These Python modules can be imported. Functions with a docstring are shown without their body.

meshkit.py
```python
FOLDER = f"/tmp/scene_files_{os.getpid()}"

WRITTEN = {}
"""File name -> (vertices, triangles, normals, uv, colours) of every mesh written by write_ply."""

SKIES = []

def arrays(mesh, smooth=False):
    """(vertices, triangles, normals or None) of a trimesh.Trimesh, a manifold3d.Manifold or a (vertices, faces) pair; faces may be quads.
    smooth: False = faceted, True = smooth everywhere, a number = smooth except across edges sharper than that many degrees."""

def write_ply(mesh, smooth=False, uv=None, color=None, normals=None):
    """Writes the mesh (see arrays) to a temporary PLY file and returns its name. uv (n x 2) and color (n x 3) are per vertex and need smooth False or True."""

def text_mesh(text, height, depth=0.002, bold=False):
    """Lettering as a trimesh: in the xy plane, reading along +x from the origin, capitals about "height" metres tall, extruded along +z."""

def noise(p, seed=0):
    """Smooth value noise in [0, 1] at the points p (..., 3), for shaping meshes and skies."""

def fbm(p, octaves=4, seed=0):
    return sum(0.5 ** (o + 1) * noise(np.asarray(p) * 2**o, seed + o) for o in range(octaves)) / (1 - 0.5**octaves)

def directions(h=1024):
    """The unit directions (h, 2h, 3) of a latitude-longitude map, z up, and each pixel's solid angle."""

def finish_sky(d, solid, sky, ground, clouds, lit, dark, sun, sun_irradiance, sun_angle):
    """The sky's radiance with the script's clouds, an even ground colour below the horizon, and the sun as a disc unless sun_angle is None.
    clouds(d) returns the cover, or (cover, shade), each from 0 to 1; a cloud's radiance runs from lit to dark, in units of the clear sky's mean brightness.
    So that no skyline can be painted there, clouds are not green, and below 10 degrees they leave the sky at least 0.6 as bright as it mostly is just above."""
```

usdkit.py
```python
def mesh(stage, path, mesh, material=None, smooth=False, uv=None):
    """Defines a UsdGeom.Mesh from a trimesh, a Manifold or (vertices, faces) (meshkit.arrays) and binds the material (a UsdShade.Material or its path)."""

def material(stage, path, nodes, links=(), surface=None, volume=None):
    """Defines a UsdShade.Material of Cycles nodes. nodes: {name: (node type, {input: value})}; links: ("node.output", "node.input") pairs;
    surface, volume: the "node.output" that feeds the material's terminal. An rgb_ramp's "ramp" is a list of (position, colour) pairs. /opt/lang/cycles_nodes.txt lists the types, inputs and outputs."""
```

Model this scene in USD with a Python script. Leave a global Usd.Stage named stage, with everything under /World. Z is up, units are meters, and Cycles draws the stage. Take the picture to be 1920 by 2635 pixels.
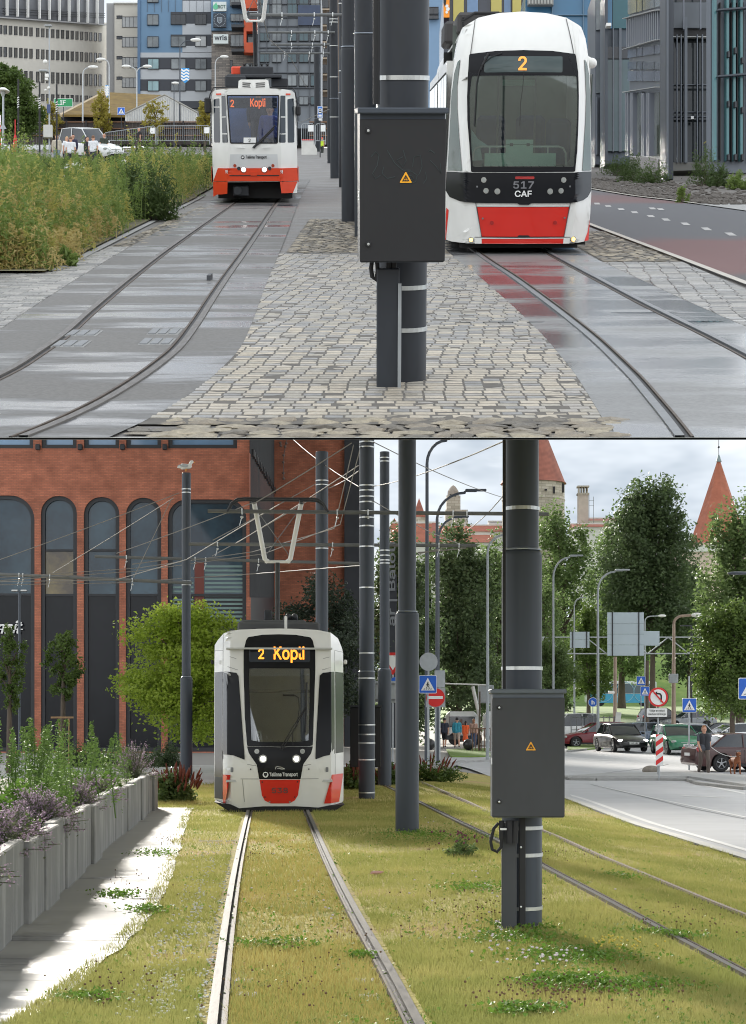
import math,random
import numpy as np,trimesh,usdkit,meshkit
import manifold3d as m3
from shapely.geometry import Polygon
from shapely import affinity
from pxr import Usd,UsdGeom,UsdLux,UsdShade,Gf,Sdf,Vt

# ------------------------------------------------------------------ camera, sky, sun, exposure
F_PX,U0,HZ,HZ2,EYE,EYE2,SLOPE = 4649.0,960.0,1854.0,331.0,1.64,1.70,0.3276
THETA = math.atan(SLOPE)
CT,ST = math.cos(THETA),math.sin(THETA)
EXPOSURE = 0.95
SKY_STRENGTH,SUN_POWER,SUN_ANGLE = 0.135,1.25,5.0
CLOUD = 1.34  # cloud shift picked: dim clouds in view, brighter unseen ones light the scene
SUN_EL,SUN_AZ = math.radians(18.8),math.radians(-15)

stage = Usd.Stage.CreateInMemory()
UsdGeom.SetStageUpAxis(stage,'Z'); UsdGeom.SetStageMetersPerUnit(stage,1.0)
UsdGeom.Xform.Define(stage,'/World'); UsdGeom.Scope.Define(stage,'/World/Looks')
cam = UsdGeom.Camera.Define(stage,'/World/camera')
cam.CreateHorizontalApertureAttr(36.0); cam.CreateVerticalApertureAttr(36.0 * 1024 / 746)
cam.CreateFocalLengthAttr(36.0 * F_PX / 1920); cam.CreateVerticalApertureOffsetAttr(36.0 * (HZ - 1317.5) / 1920)
cam.CreateClippingRangeAttr(Gf.Vec2f(0.1,9000)); cam.CreateExposureAttr(EXPOSURE)
cx = UsdGeom.Xformable(cam); cx.AddTranslateOp().Set(Gf.Vec3d(0,0,EYE)); cx.AddRotateXOp().Set(90.0)

SD = np.array([math.sin(SUN_AZ) * math.cos(SUN_EL),math.cos(SUN_AZ) * math.cos(SUN_EL),math.sin(SUN_EL)])
dome = UsdLux.DomeLight.Define(stage,'/World/sky')
dome.GetPrim().SetCustomDataByKey('kind','structure')
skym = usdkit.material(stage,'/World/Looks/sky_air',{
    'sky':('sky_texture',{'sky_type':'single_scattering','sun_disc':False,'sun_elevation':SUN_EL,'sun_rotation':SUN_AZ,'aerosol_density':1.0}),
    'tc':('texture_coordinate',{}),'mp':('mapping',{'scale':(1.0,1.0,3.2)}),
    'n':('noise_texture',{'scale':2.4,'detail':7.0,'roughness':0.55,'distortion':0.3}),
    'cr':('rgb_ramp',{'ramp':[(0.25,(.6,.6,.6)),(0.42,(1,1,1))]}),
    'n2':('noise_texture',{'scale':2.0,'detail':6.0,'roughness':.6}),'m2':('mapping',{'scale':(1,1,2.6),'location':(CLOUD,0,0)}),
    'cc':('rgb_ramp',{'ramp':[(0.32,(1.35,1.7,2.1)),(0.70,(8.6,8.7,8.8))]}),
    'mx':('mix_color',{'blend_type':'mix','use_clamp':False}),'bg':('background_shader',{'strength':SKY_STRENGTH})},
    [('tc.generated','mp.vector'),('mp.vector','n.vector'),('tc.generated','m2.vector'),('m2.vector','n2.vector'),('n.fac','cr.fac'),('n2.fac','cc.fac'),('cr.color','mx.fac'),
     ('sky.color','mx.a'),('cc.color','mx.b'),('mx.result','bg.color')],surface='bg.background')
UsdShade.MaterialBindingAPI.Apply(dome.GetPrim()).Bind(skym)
sun = UsdLux.DistantLight.Define(stage,'/World/sun')
sun.CreateNormalizeAttr(True); sun.CreateIntensityAttr(SUN_POWER); sun.CreateAngleAttr(SUN_ANGLE); sun.CreateColorAttr(Gf.Vec3f(1.0,0.94,0.85))
UsdGeom.Xformable(sun).AddRotateXYZOp().Set(Gf.Vec3f(90 - math.degrees(SUN_EL),0,-math.degrees(SUN_AZ) + 180))

# ------------------------------------------------------------------ writing things and parts
taken = {}
def numbered(parent,name):
    k = (parent,name); n = taken.get(k,0); taken[k] = n + 1
    return f'{parent}/{name}' + (f'_{n:03d}' if n else '')
def path(parent):
    return '/World' if parent is None else str(parent.GetPath())
def keys(p,label=None,cat=None,group=None,kind=None):
    for k,v in (('label',label),('category',cat),('group',group),('kind',kind)):
        if v:p.SetCustomDataByKey(k,v)
    return p
def thing(name,label,cat,loc=(0,0,0),rz=0.0,group=None,M=None):
    x = UsdGeom.Xform.Define(stage,numbered('/World',name))
    if M is not None:
        x.AddTransformOp().Set(Gf.Matrix4d(*np.asarray(M,float).T.ravel()))
    else:
        x.AddTranslateOp().Set(Gf.Vec3d(*map(float,loc)))
        if rz:x.AddRotateZOp().Set(math.degrees(rz))
    return keys(x.GetPrim(),label,cat,group)
def put(name,mesh,mt,parent=None,smooth=False,label=None,cat=None,group=None,kind=None):
    """ONE Mesh prim; in the parent's coordinates (which are those of its thing)."""
    if isinstance(mesh,MB):mesh = mesh.get()
    m = usdkit.mesh(stage,numbered(path(parent),name),mesh,mt,smooth=smooth)
    return keys(m.GetPrim(),label,cat,group,kind)
def dup(src,loc,rz=0.0,label=None,group=None,name=None,scale=None):
    was = src.GetCustomData()
    x = UsdGeom.Xform.Define(stage,numbered('/World',name or src.GetName().rstrip('0123456789').rstrip('_')))
    p = x.GetPrim()
    x.AddTranslateOp().Set(Gf.Vec3d(*map(float,loc)))
    x.AddRotateZOp().Set(math.degrees(rz))
    if scale is not None:x.AddScaleOp().Set(Gf.Vec3f(*map(float,scale)))
    p.GetReferences().AddInternalReference(src.GetPath()); p.SetInstanceable(True)
    x.SetXformOpOrder(x.GetOrderedXformOps())
    return keys(p,label or was.get('label'),was.get('category'),group or was.get('group'))

# ------------------------------------------------------------------ places: pixels of the photograph's rays to metres
def ux(u,d):return (u - U0) * d / F_PX
def lz(v,d):return EYE - (v - HZ) * d / F_PX                 # lower street: height of a ray at distance d
def uh(v,d):return EYE2 - (v - HZ2) * d / F_PX               # upper street: height over the sloping street
def un(v,d):t = (HZ - v) / F_PX; return (t * d - SLOPE * d + EYE2) / (CT + t * ST)      # height square to the slope
def ud(v):return EYE2 * F_PX / (v - HZ2)
def sz(d):return SLOPE * d - EYE2 + EYE                        # the slope's level at distance d
def sst(t):
    t = np.clip(t,0,1); return t * t * (3 - 2 * t)
def gz(x,d):
    """the lower street's ground level"""
    x,d = np.asarray(x,float),np.asarray(d,float)
    g = -0.3 * sst((x - 1.5) / 3.5) * (1 - sst((d - 75) / 25))
    hill = sst((d - 112) / 110) * sst((x - 2) / 8)
    return g + 3.4 * hill + 11.0 * sst((d - 232) / 45) * sst((x - 2) / 8) + 6 * sst((d - 285) / 60) * sst((x + 12) / 14)
def ld(v,u=0.0):
    """distance at which the ray through (u, v) meets the lower ground"""
    d = 20.0
    for _ in range(60):d = 0.5 * d + 0.5 * (EYE - float(gz(ux(u,d),d))) * F_PX / (v - HZ)
    return d
def hs(d):return -np.maximum(0,np.asarray(d,float) - 60) * 0.005     # the upper street falls off a little far away
def up(x,d,h=0.0):return np.array([x,d,sz(d) + hs(d) + h])
def UP(pts):
    """(x, distance, height over the street) to the world"""
    p = np.asarray(pts,float); q = p.copy(); q[:,2] = SLOPE * p[:,1] - EYE2 + EYE + p[:,2]; return q

# ------------------------------------------------------------------ shapes
def rot(rx=0,ry=0,rz=0):
    return trimesh.transformations.euler_matrix(rx,ry,rz)[:3,:3]
class MB:
    def __init__(s):s.v,s.f,s.n = [],[],0
    def add(s,v,f):
        v = np.asarray(v,float); f = np.asarray(f,int)
        if f.shape[1] == 4:f = np.vstack([f[:,[0,1,2]],f[:,[0,2,3]]])
        s.v.append(v); s.f.append(f + s.n); s.n += len(v); return s
    def mesh(s,m):return s.add(m.vertices,m.faces)
    def get(s):return np.vstack(s.v),np.vstack(s.f)
    def box(s,c,size,rz=0,bev=0.0,R=None):
        hx,hy,hz = np.asarray(size,float) / 2
        if bev <= 0:
            v = np.array([[x,y,z] for x in (-hx,hx) for y in (-hy,hy) for z in (-hz,hz)])
            f = np.array([[0,1,3,2],[4,6,7,5],[0,4,5,1],[2,3,7,6],[0,2,6,4],[1,5,7,3]])
        else:
            b = min(bev,.49 * min(size))
            v = np.array([[sx * (hx - (b if k != 0 else 0)),sy * (hy - (b if k != 1 else 0)),sg * (hz - (b if k != 2 else 0))] for sx in (-1,1) for sy in (-1,1) for sg in (-1,1) for k in range(3)])
            h = trimesh.convex.convex_hull(v); v,f = np.array(h.vertices),np.array(h.faces)
        if R is None and rz:R = rot(rz=rz)
        if R is not None:v = v @ R.T
        return s.add(v + np.asarray(c,float),f)
    def tube(s,pts,r,n=8,cap=True,close=False):
        p = np.asarray(pts,float); k = len(p)
        r = np.broadcast_to(np.asarray(r,float),(k,))
        t = np.gradient(p,axis=0) if not close else np.roll(p,-1,0) - np.roll(p,1,0)
        t /= np.linalg.norm(t,axis=1,keepdims=True) + 1e-12
        ref = np.array([0,0,1.0]) if abs(t[0][2]) < .9 else np.array([1.0,0,0])
        a = np.cross(t[0],ref); a /= np.linalg.norm(a); A = [a]
        for i in range(1,k):
            a = A[-1] - t[i] * (A[-1] @ t[i]); a /= np.linalg.norm(a) + 1e-12; A.append(a)
        A = np.array(A); B = np.cross(t,A); ang = np.arange(n) * 2 * np.pi / n
        v = (p[:,None] + r[:,None,None] * (np.cos(ang)[None,:,None] * A[:,None] + np.sin(ang)[None,:,None] * B[:,None])).reshape(-1,3)
        m = k if close else k - 1
        i,j = np.meshgrid(np.arange(m),np.arange(n),indexing='ij'); i2 = (i + 1) % k; j2 = (j + 1) % n
        f = np.stack([i * n + j,i * n + j2,i2 * n + j2,i2 * n + j],-1).reshape(-1,4)
        f = np.vstack([f[:,[0,1,2]],f[:,[0,2,3]]])
        if cap and not close:
            v = np.vstack([v,p[:1],p[-1:]]); c0,c1 = k * n,k * n + 1; jj = np.arange(n); j2 = (jj + 1) % n
            f = np.vstack([f,np.stack([np.full(n,c0),j2,jj],1),np.stack([np.full(n,c1),(k - 1) * n + jj,(k - 1) * n + j2],1)])
        return s.add(v,f)
    def cyl(s,p0,p1,r,r1=None,n=16):return s.tube([p0,p1],[r,r if r1 is None else r1],n)
    def lathe(s,prof,c=(0,0,0),n=24,axis='z'):
        prof = np.asarray(prof,float); a = np.arange(n) * 2 * np.pi / n; k = len(prof)
        v = np.stack([prof[:,:1] * np.cos(a),prof[:,:1] * np.sin(a),np.repeat(prof[:,1:],n,1)],-1).reshape(-1,3)
        if axis == 'y':v = v[:,[0,2,1]] * [1,1,1]
        if axis == 'x':v = v[:,[2,0,1]]
        i,j = np.meshgrid(np.arange(k - 1),np.arange(n),indexing='ij'); j2 = (j + 1) % n
        f = np.stack([i * n + j,i * n + j2,(i + 1) * n + j2,(i + 1) * n + j],-1).reshape(-1,4)
        if axis == 'y':f = f[:,::-1]
        return s.add(v + np.asarray(c,float),f)
    def ball(s,c,r,sub=2,sc=(1,1,1),R=None):
        m = trimesh.creation.icosphere(sub,1.0); v = m.vertices * np.asarray(sc) * r
        if R is not None:v = v @ R.T
        return s.add(v + np.asarray(c,float),m.faces)
    def prism(s,poly,y0,y1,plane='xz',fn=None):
        """polygon extruded: plane xz = seen from the front (y depth), xy = a plan (z height), yz = seen from the side (x depth)"""
        if not hasattr(poly,'buffer'):poly = Polygon(poly)
        poly = poly.buffer(0)
        for g in getattr(poly,'geoms',[poly]):
            if g.area < 1e-7:continue
            m = trimesh.creation.extrude_polygon(g,1.0,engine='earcut'); v = np.array(m.vertices); t = v[:,2] * (y1 - y0) + y0; f = np.array(m.faces)
            if plane == 'xz':w = np.stack([v[:,0],t,v[:,1]],1); f = f[:,::-1]
            elif plane == 'yz':w = np.stack([t,v[:,0],v[:,1]],1)
            else:w = np.stack([v[:,0],v[:,1],t],1)
            if (y1 < y0):f = f[:,::-1]
            s.add(fn(w) if fn else w,f)
        return s
    def text(s,txt,c,height,depth=.004,bold=False,width=None,R=None,stretch=None):
        """lettering seen from the front (reads along +x, faces -y), centred on c"""
        m = meshkit.text_mesh(txt,height,depth,bold); v = np.array(m.vertices)
        v[:,:2] -= (v[:,:2].max(0) + v[:,:2].min(0)) / 2
        if width:v[:,0] *= width / (v[:,0].max() - v[:,0].min())
        w = np.stack([v[:,0],-v[:,2],v[:,1]],1)
        if R is not None:w = w @ R.T
        return s.add(w + np.asarray(c,float),m.faces)
    def quads(s,P):
        P = np.asarray(P,float); n = len(P); i = np.arange(n) * 4
        return s.add(P.reshape(-1,3),np.stack([i,i + 1,i + 2,i + 3],1))
    def move(s,M=None,fn=None):
        for k in range(len(s.v)):
            s.v[k] = fn(s.v[k]) if fn else s.v[k] @ np.asarray(M)[:3,:3].T + np.asarray(M)[:3,3]
        return s
def ribbon(left,right,ds,level,dz,nx=2,up_=False,thick=0.0):
    """a sheet between two lines x(d), laid on the ground"""
    t = np.linspace(0,1,nx)
    xl,xr = left(ds),right(ds)
    X = xl[:,None] * (1 - t) + xr[:,None] * t; D = np.repeat(ds[:,None],nx,1)
    Z = (SLOPE * D - EYE2 + EYE + hs(D) + dz) if up_ else level(X,D) + dz
    v = np.stack([X,D,Z],-1).reshape(-1,3)
    i,j = np.meshgrid(np.arange(len(ds) - 1),np.arange(nx - 1),indexing='ij')
    f = np.stack([i * nx + j,i * nx + j + 1,(i + 1) * nx + j + 1,(i + 1) * nx + j],-1).reshape(-1,4)
    return v,f
def line(pts):
    """x as a smooth line over distance; pts: (d, x)"""
    from scipy.interpolate import PchipInterpolator
    p = np.array(sorted(pts),float); g = PchipInterpolator(p[:,0],p[:,1],extrapolate=False)
    def fn(d):
        d = np.asarray(d,float); return np.where(d < p[0,0],p[0,1] + (d - p[0,0]) * (p[1,1] - p[0,1]) / (p[1,0] - p[0,0]),np.where(d > p[-1,0],p[-1,1] + (d - p[-1,0]) * (p[-1,1] - p[-2,1]) / (p[-1,0] - p[-2,0]),np.nan_to_num(g(np.clip(d,p[0,0],p[-1,0])))))
    return fn
def rrect(x0,z0,x1,z1,r,n=5):
    p = Polygon([(x0,z0),(x1,z0),(x1,z1),(x0,z1)])
    return p.buffer(-r).buffer(r,quad_segs=n) if r > 0 else p
def circle(x,z,r,n=24):
    a = np.arange(n) * 2 * np.pi / n; return Polygon(np.stack([x + r * np.cos(a),z + r * np.sin(a)],1))
def thick_line(pts,w):
    from shapely.geometry import LineString
    return LineString(pts).buffer(w / 2,cap_style='flat')

# ------------------------------------------------------------------ materials
mats = {}
def C(r,g,b):
    """sRGB 0..255 to linear"""
    return tuple((x / 255 / 12.92) if x / 255 < .04045 else ((x / 255 + .055) / 1.055) ** 2.4 for x in (r,g,b))
def mat(name,col,rough=.6,var=.12,scale=6.0,metal=0.0,bump=0.0,bscale=60.0,coat=0.0,spec=.5,island=0.0,emit=None,es=0.0,rvar=0.0,stretch=(1,1,1),col2=None,trans=0.0,spread=(.3,.7)):
    if name in mats:return mats[name]
    col = np.asarray(col,float); c2 = np.asarray(col2,float) if col2 is not None else None
    a,b = (col * (1 - var),col * (1 + var)) if c2 is None else (col,c2)
    N = {'geo':('geometry',{}),'mp':('mapping',{'scale':stretch}),'n':('noise_texture',{'scale':scale,'detail':6.0,'roughness':.6}),'r':('rgb_ramp',{'ramp':[(spread[0],a),(spread[1],b)]}),
         'p':('principled_bsdf',{'roughness':rough,'metallic':metal,'coat_weight':coat,'specular_ior_level':spec})}
    L = [('geo.position','mp.vector'),('mp.vector','n.vector')]
    src = 'n.fac'
    if island > 0:
        N['im'] = ('mix_float',{'fac':island}); L += [('n.fac','im.a'),('geo.random_per_island','im.b')]; src = 'im.result'
    L += [(src,'r.fac'),('r.color','p.base_color')]
    if rvar:
        N['rm'] = ('map_range',{'from_min':.3,'from_max':.7,'to_min':max(0,rough - rvar),'to_max':rough + rvar}); L += [('n.fac','rm.value'),('rm.result','p.roughness')]
    if bump:
        N['bn'] = ('noise_texture',{'scale':bscale,'detail':4.0}); N['b'] = ('bump',{'strength':1.0,'distance':bump}); L += [('mp.vector','bn.vector'),('bn.fac','b.height'),('b.normal','p.normal')]
    if emit is not None:N['p'][1].update(emission_color=emit,emission_strength=es)
    out = 'p.BSDF'
    if trans:
        N['t'] = ('translucent_bsdf',{}); N['mx'] = ('mix_closure',{'fac':trans}); L += [('r.color','t.color'),('p.BSDF','mx.closure1'),('t.BSDF','mx.closure2')]; out = 'mx.closure'
    mats[name] = usdkit.material(stage,'/World/Looks/' + name,N,L,surface=out)
    return mats[name]
def pane(name,tint=(.8,.85,.85),ior=1.5,refl=(1,1,1)):
    if name not in mats:
        mats[name] = usdkit.material(stage,'/World/Looks/' + name,{'f':('fresnel',{'IOR':ior}),'t':('transparent_bsdf',{'color':tint}),'g':('glossy_bsdf',{'roughness':.02,'color':refl}),'m':('mix_closure',{})},
            [('f.fac','m.fac'),('t.BSDF','m.closure1'),('g.BSDF','m.closure2')],surface='m.closure')
    return mats[name]
white_paint = mat('white_paint',C(220,220,216),.3,.05,2.2,coat=.4,stretch=(1,1,.5))
white_dull = mat('white_dull',C(222,222,218),.5,.05,3)
tram_red = mat('tram_red',C(203,38,26),.3,.03,3,coat=.4)
tram_orange = mat('tram_orange',C(206,62,26),.33,.04,3,coat=.4)
black_gloss = mat('black_gloss',C(22,23,26),.2,.1,3,spec=.2)
black_dull = mat('black_dull',C(26,26,28),.6,.2,8)
rubber = mat('rubber',C(24,24,25),.7,.15,20)
pole_grey = mat('pole_grey',C(50,57,66),.45,.2,2.2,rvar=.12,stretch=(5,5,.5))
pole_dark = mat('pole_dark',C(33,37,43),.5,.2,2.2,rvar=.1,stretch=(5,5,.5))
cabinet_grey = mat('cabinet_grey',C(55,57,60),.5,.16,3,stretch=(1,1,.4),bump=.0006,bscale=500)
cabinet_black = mat('cabinet_black',C(22,22,24),.6,.2,3,stretch=(1,1,.4),bump=.0006,bscale=500)
steel = mat('steel',C(176,176,172),.3,.1,20,metal=.9)
steel_dull = mat('steel_dull',C(120,122,124),.5,.15,12,metal=.5)
galv = mat('galv',C(160,165,168),.5,.08,6,metal=.3)
rail_steel = mat('rail_steel',C(90,86,82),.5,.25,9,metal=.25,rvar=.12,stretch=(4,.6,1))
rail_rust = mat('rail_rust',C(84,74,66),.65,.35,12,metal=.3)
dark_metal = mat('dark_metal',C(52,54,58),.5,.15,8,metal=.3)
wire_m = mat('wire',C(128,124,118),.7,.1,5)
dark_glass = mat('dark_glass',C(28,34,40),.05,.25,1.2,spec=.9)
blue_glass = mat('blue_glass',C(58,92,116),.06,.3,.7,spec=.9)
amber_led = mat('amber_led',C(255,150,40),.5,0,1,emit=C(255,158,52),es=.9)
orange_led = mat('orange_led',C(255,100,40),.5,0,1,emit=C(255,112,46),es=.9)
lamp_lit = mat('lamp_lit',(1,1,1),.3,0,1,emit=(1,.97,.9),es=4.0)
lamp_amber = mat('lamp_amber',(1,.7,.3),.3,0,1,emit=(1,.55,.16),es=1.6)
lamp_glass = mat('lamp_glass',C(140,144,140),.12,.1,20,coat=.8)
lamp_red = mat('lamp_red',C(150,24,22),.2,.1,20,coat=.8)
sign_white = mat('sign_white',C(225,226,224),.4,.03,4)
sign_blue = mat('sign_blue',C(26,92,190),.4,.04,4)
sign_red = mat('sign_red',C(206,36,34),.4,.04,4)
sign_black = mat('sign_black',C(26,26,28),.5,.05,4)
sign_yellow = mat('sign_yellow',C(240,168,30),.45,.04,9)
concrete = mat('concrete',C(150,150,148),.85,.18,1.6,bump=.002,bscale=40)
concrete_pale = mat('concrete_pale',C(196,195,190),.85,.1,1.2,bump=.002,bscale=50)
# ------------------------------------------------------------------ the lower street: ground, lawn, road, pavement
soil = mat('soil',C(96,92,70),.95,.2,1.5)
def grid(xs,ds,fn):
    X,D = np.meshgrid(xs,ds); v = np.stack([X,D,fn(X,D)],-1).reshape(-1,3); n = len(xs)
    i,j = np.meshgrid(np.arange(len(ds) - 1),np.arange(n - 1),indexing='ij')
    return v,np.stack([i * n + j,i * n + j + 1,(i + 1) * n + j + 1,(i + 1) * n + j],-1).reshape(-1,4)
xs = np.concatenate([[-3000,-400,-120,-60,-30],np.arange(-14,70,1.0),[80,110,160,400,3000]])
dsx = np.concatenate([[-600,-60,-10],np.arange(2,120,2.0),np.arange(120,420,6.0),[500,800,1500,4000]])
hill_green = usdkit.material(stage,'/World/Looks/hill_grass',{'geo':('geometry',{}),'n':('noise_texture',{'scale':.25,'detail':8.0,'roughness':.7}),'r':('rgb_ramp',{'ramp':[(.3,C(66,92,40)),(.52,C(104,132,58)),(.75,C(134,150,76))]}),'s':('separate_xyz',{}),'h':('map_range',{'from_min':.6,'from_max':2.0,'clamp':True}),'x':('mix_color',{'a':C(150,148,144)}),'p':('principled_bsdf',{'roughness':.95})},
    [('geo.position','n.vector'),('geo.position','s.vector'),('s.z','h.value'),('h.result','x.fac'),('n.fac','r.fac'),('r.color','x.b'),('x.result','p.base_color')],surface='p.BSDF')
put('ground',grid(xs,dsx,lambda x,d:gz(x,d) - .06),hill_green,kind='structure',smooth=True)
lawn_edge = line([(d_,ux(u_,d_)) for u_,d_ in ((1920,24.9),(1740,29.5),(1600,34.5),(1456,44),(1340,52),(1262,60))])   # lawn's right edge along the road
lawn_m = usdkit.material(stage,'/World/Looks/lawn_turf',{'geo':('geometry',{}),'n':('noise_texture',{'scale':.55,'detail':7.0,'roughness':.66}),'n2':('noise_texture',{'scale':14.0,'detail':4.0}),
    'r':('rgb_ramp',{'ramp':[(.30,C(140,144,80)),(.42,C(190,178,110)),(.54,C(174,166,100)),(.64,C(192,164,122)),(.74,C(160,134,102))]}),'r2':('rgb_ramp',{'ramp':[(.3,(.5,.5,.5)),(.7,(1.25,1.25,1.2))]}),
    'm':('mix_color',{'blend_type':'multiply','fac':.5,'use_clamp':False}),'p':('principled_bsdf',{'roughness':.95,'specular_ior_level':.2}),'b':('bump',{'distance':.03})},
    [('geo.position','n.vector'),('geo.position','n2.vector'),('n.fac','r.fac'),('n2.fac','r2.fac'),('r.color','m.a'),('r2.color','m.b'),('m.result','p.base_color'),('n2.fac','b.height'),('b.normal','p.normal')],surface='p.BSDF')
pave_edge0 = line([(9.0,-2.05),(9.77,ux(85,9.77)),(12,ux(262,12)),(15,ux(385,15)),(20,ux(445,20)),(28,ux(480,28)),(33.5,ux(498,33.5)),(36,ux(520,36)),(46,-3.4)])
def ragged(fn,amp,seed):
    return lambda d:fn(d) + amp * (meshkit.fbm(np.stack([d * 1.7,0 * d + seed,0 * d],-1),4) - .5) * 2
ds = np.arange(6,62,.25)
wall_line = line([(10.0,ux(-120,10.0)),(13.73,ux(42,13.73)),(16.87,ux(152,16.87)),(20.7,ux(239,20.7)),(25.96,ux(324,25.96)),(33.2,ux(399,33.2))])
put('lawn',ribbon(lambda d:np.where(d < 33.4,pave_edge0(d) - .35,-14.0),lawn_edge,ds,gz,.004,14),lawn_m,kind='structure',smooth=True)
pave_m = usdkit.material(stage,'/World/Looks/pavement_concrete',{'geo':('geometry',{}),'mp':('mapping',{'scale':(.35,1.6,1)}),'n':('noise_texture',{'scale':.9,'detail':7.0,'roughness':.65}),
    'r':('rgb_ramp',{'ramp':[(.36,C(104,104,104)),(.47,C(156,156,154)),(.8,C(172,172,170))]}),'rr':('rgb_ramp',{'ramp':[(.36,(.25,) * 3),(.5,(.7,) * 3)]}),'p':('principled_bsdf',{'roughness':.6})},
    [('geo.position','mp.vector'),('mp.vector','n.vector'),('n.fac','r.fac'),('n.fac','rr.fac'),('r.color','p.base_color'),('rr.color','p.roughness')],surface='p.BSDF')
# the pale pavement strip beside the planter, in slabs with recessed joints
pv = thing('pavement',None,None); keys(pv,kind='structure')
pe = ragged(pave_edge0,.05,3.0)
slab_d = np.concatenate([np.arange(7.2,33.6,1.02),[33.6]])
for a,b in zip(slab_d[:-1],slab_d[1:]):
    dd = np.linspace(a + .006,b - .006,9)
    v,f = ribbon(lambda d:wall_line(d) - .6,pe,dd,gz,.018,5); put('paving_slab',MB().add(v,f).add(*ribbon(lambda d:wall_line(d) - .6,pe,dd[[0,-1]],gz,.012,2)),pave_m,pv)
far_pave = mat('far_pave',C(178,178,174),.8,.08,1)
put('pavement',ribbon(lambda d:0 * d - 30.0,line([(46,-4.3),(52,-3.2),(58,-2.0),(66,-.5)]),np.arange(46,67,1.0),gz,.008,8),far_pave,kind='structure')
# road, kerb, markings
asphalt = mat('road_asphalt',C(178,179,181),.55,.07,1.4,bump=.004,bscale=90,stretch=(.5,1,1))
dr = np.concatenate([np.arange(16,60,.5),np.arange(60,118,1.0)])
road_left = line([(d_,ux(u_,d_)) for u_,d_ in ((1990,23),(1920,24.9),(1740,29.5),(1600,34.5),(1456,44),(1340,52),(1262,60),(1212,68),(1150,76),(1172,90),(1350,101),(1480,106),(1500,117))])
put('road',ribbon(road_left,lambda d:0 * d + 42.0,dr,gz,.012,40),asphalt,kind='structure',smooth=True)
mark = mat('road_paint',C(214,214,212),.7,.1,9)
wl = lambda o,w:(lambda d:lawn_edge(d) + o,lambda d:lawn_edge(d) + o + w)
put('kerb_line',ribbon(lambda d:lawn_edge(d) + .02,lambda d:lawn_edge(d) + .22,np.arange(18,60,.5),gz,.03,2),concrete_pale,kind='structure')
put('road_marking',ribbon(*wl(.42,.13),np.arange(18,58,.5),gz,.017,2),mark,kind='structure')
def stroke(pts,w,dz=.017,n=24):
    """a painted or cut line on the road through photo points"""
    P = np.array([(ux(u,(q := ld(v,u))),q) for u,v in pts]); t = np.linspace(0,1,n)
    s = np.r_[0,np.cumsum(np.linalg.norm(np.diff(P,axis=0),axis=1))]; s /= s[-1]
    Q = np.stack([np.interp(t,s,P[:,0]),np.interp(t,s,P[:,1])],1); T = np.gradient(Q,axis=0); T /= np.linalg.norm(T,axis=1,keepdims=True)
    N = np.stack([-T[:,1],T[:,0]],1); A,B = Q + N * w / 2,Q - N * w / 2
    v = np.vstack([np.c_[A,gz(A[:,0],A[:,1]) + dz],np.c_[B,gz(B[:,0],B[:,1]) + dz]]); i = np.arange(n - 1)
    return v,np.stack([i,i + n,i + n + 1,i + 1],1)
put('road_marking',stroke([(1540,2024),(1680,2055),(1800,2080),(1920,2105)],.1),mark,kind='structure')
put('road_marking',stroke([(1752,2049),(1868,2054)],.22),mark,kind='structure')
put('road_marking',stroke([(1470,1985),(1552,1986)],.25),mark,kind='structure')
put('road_marking',stroke([(1800,2020),(1870,2034),(1920,2044)],.16),mark,kind='structure')
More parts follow.
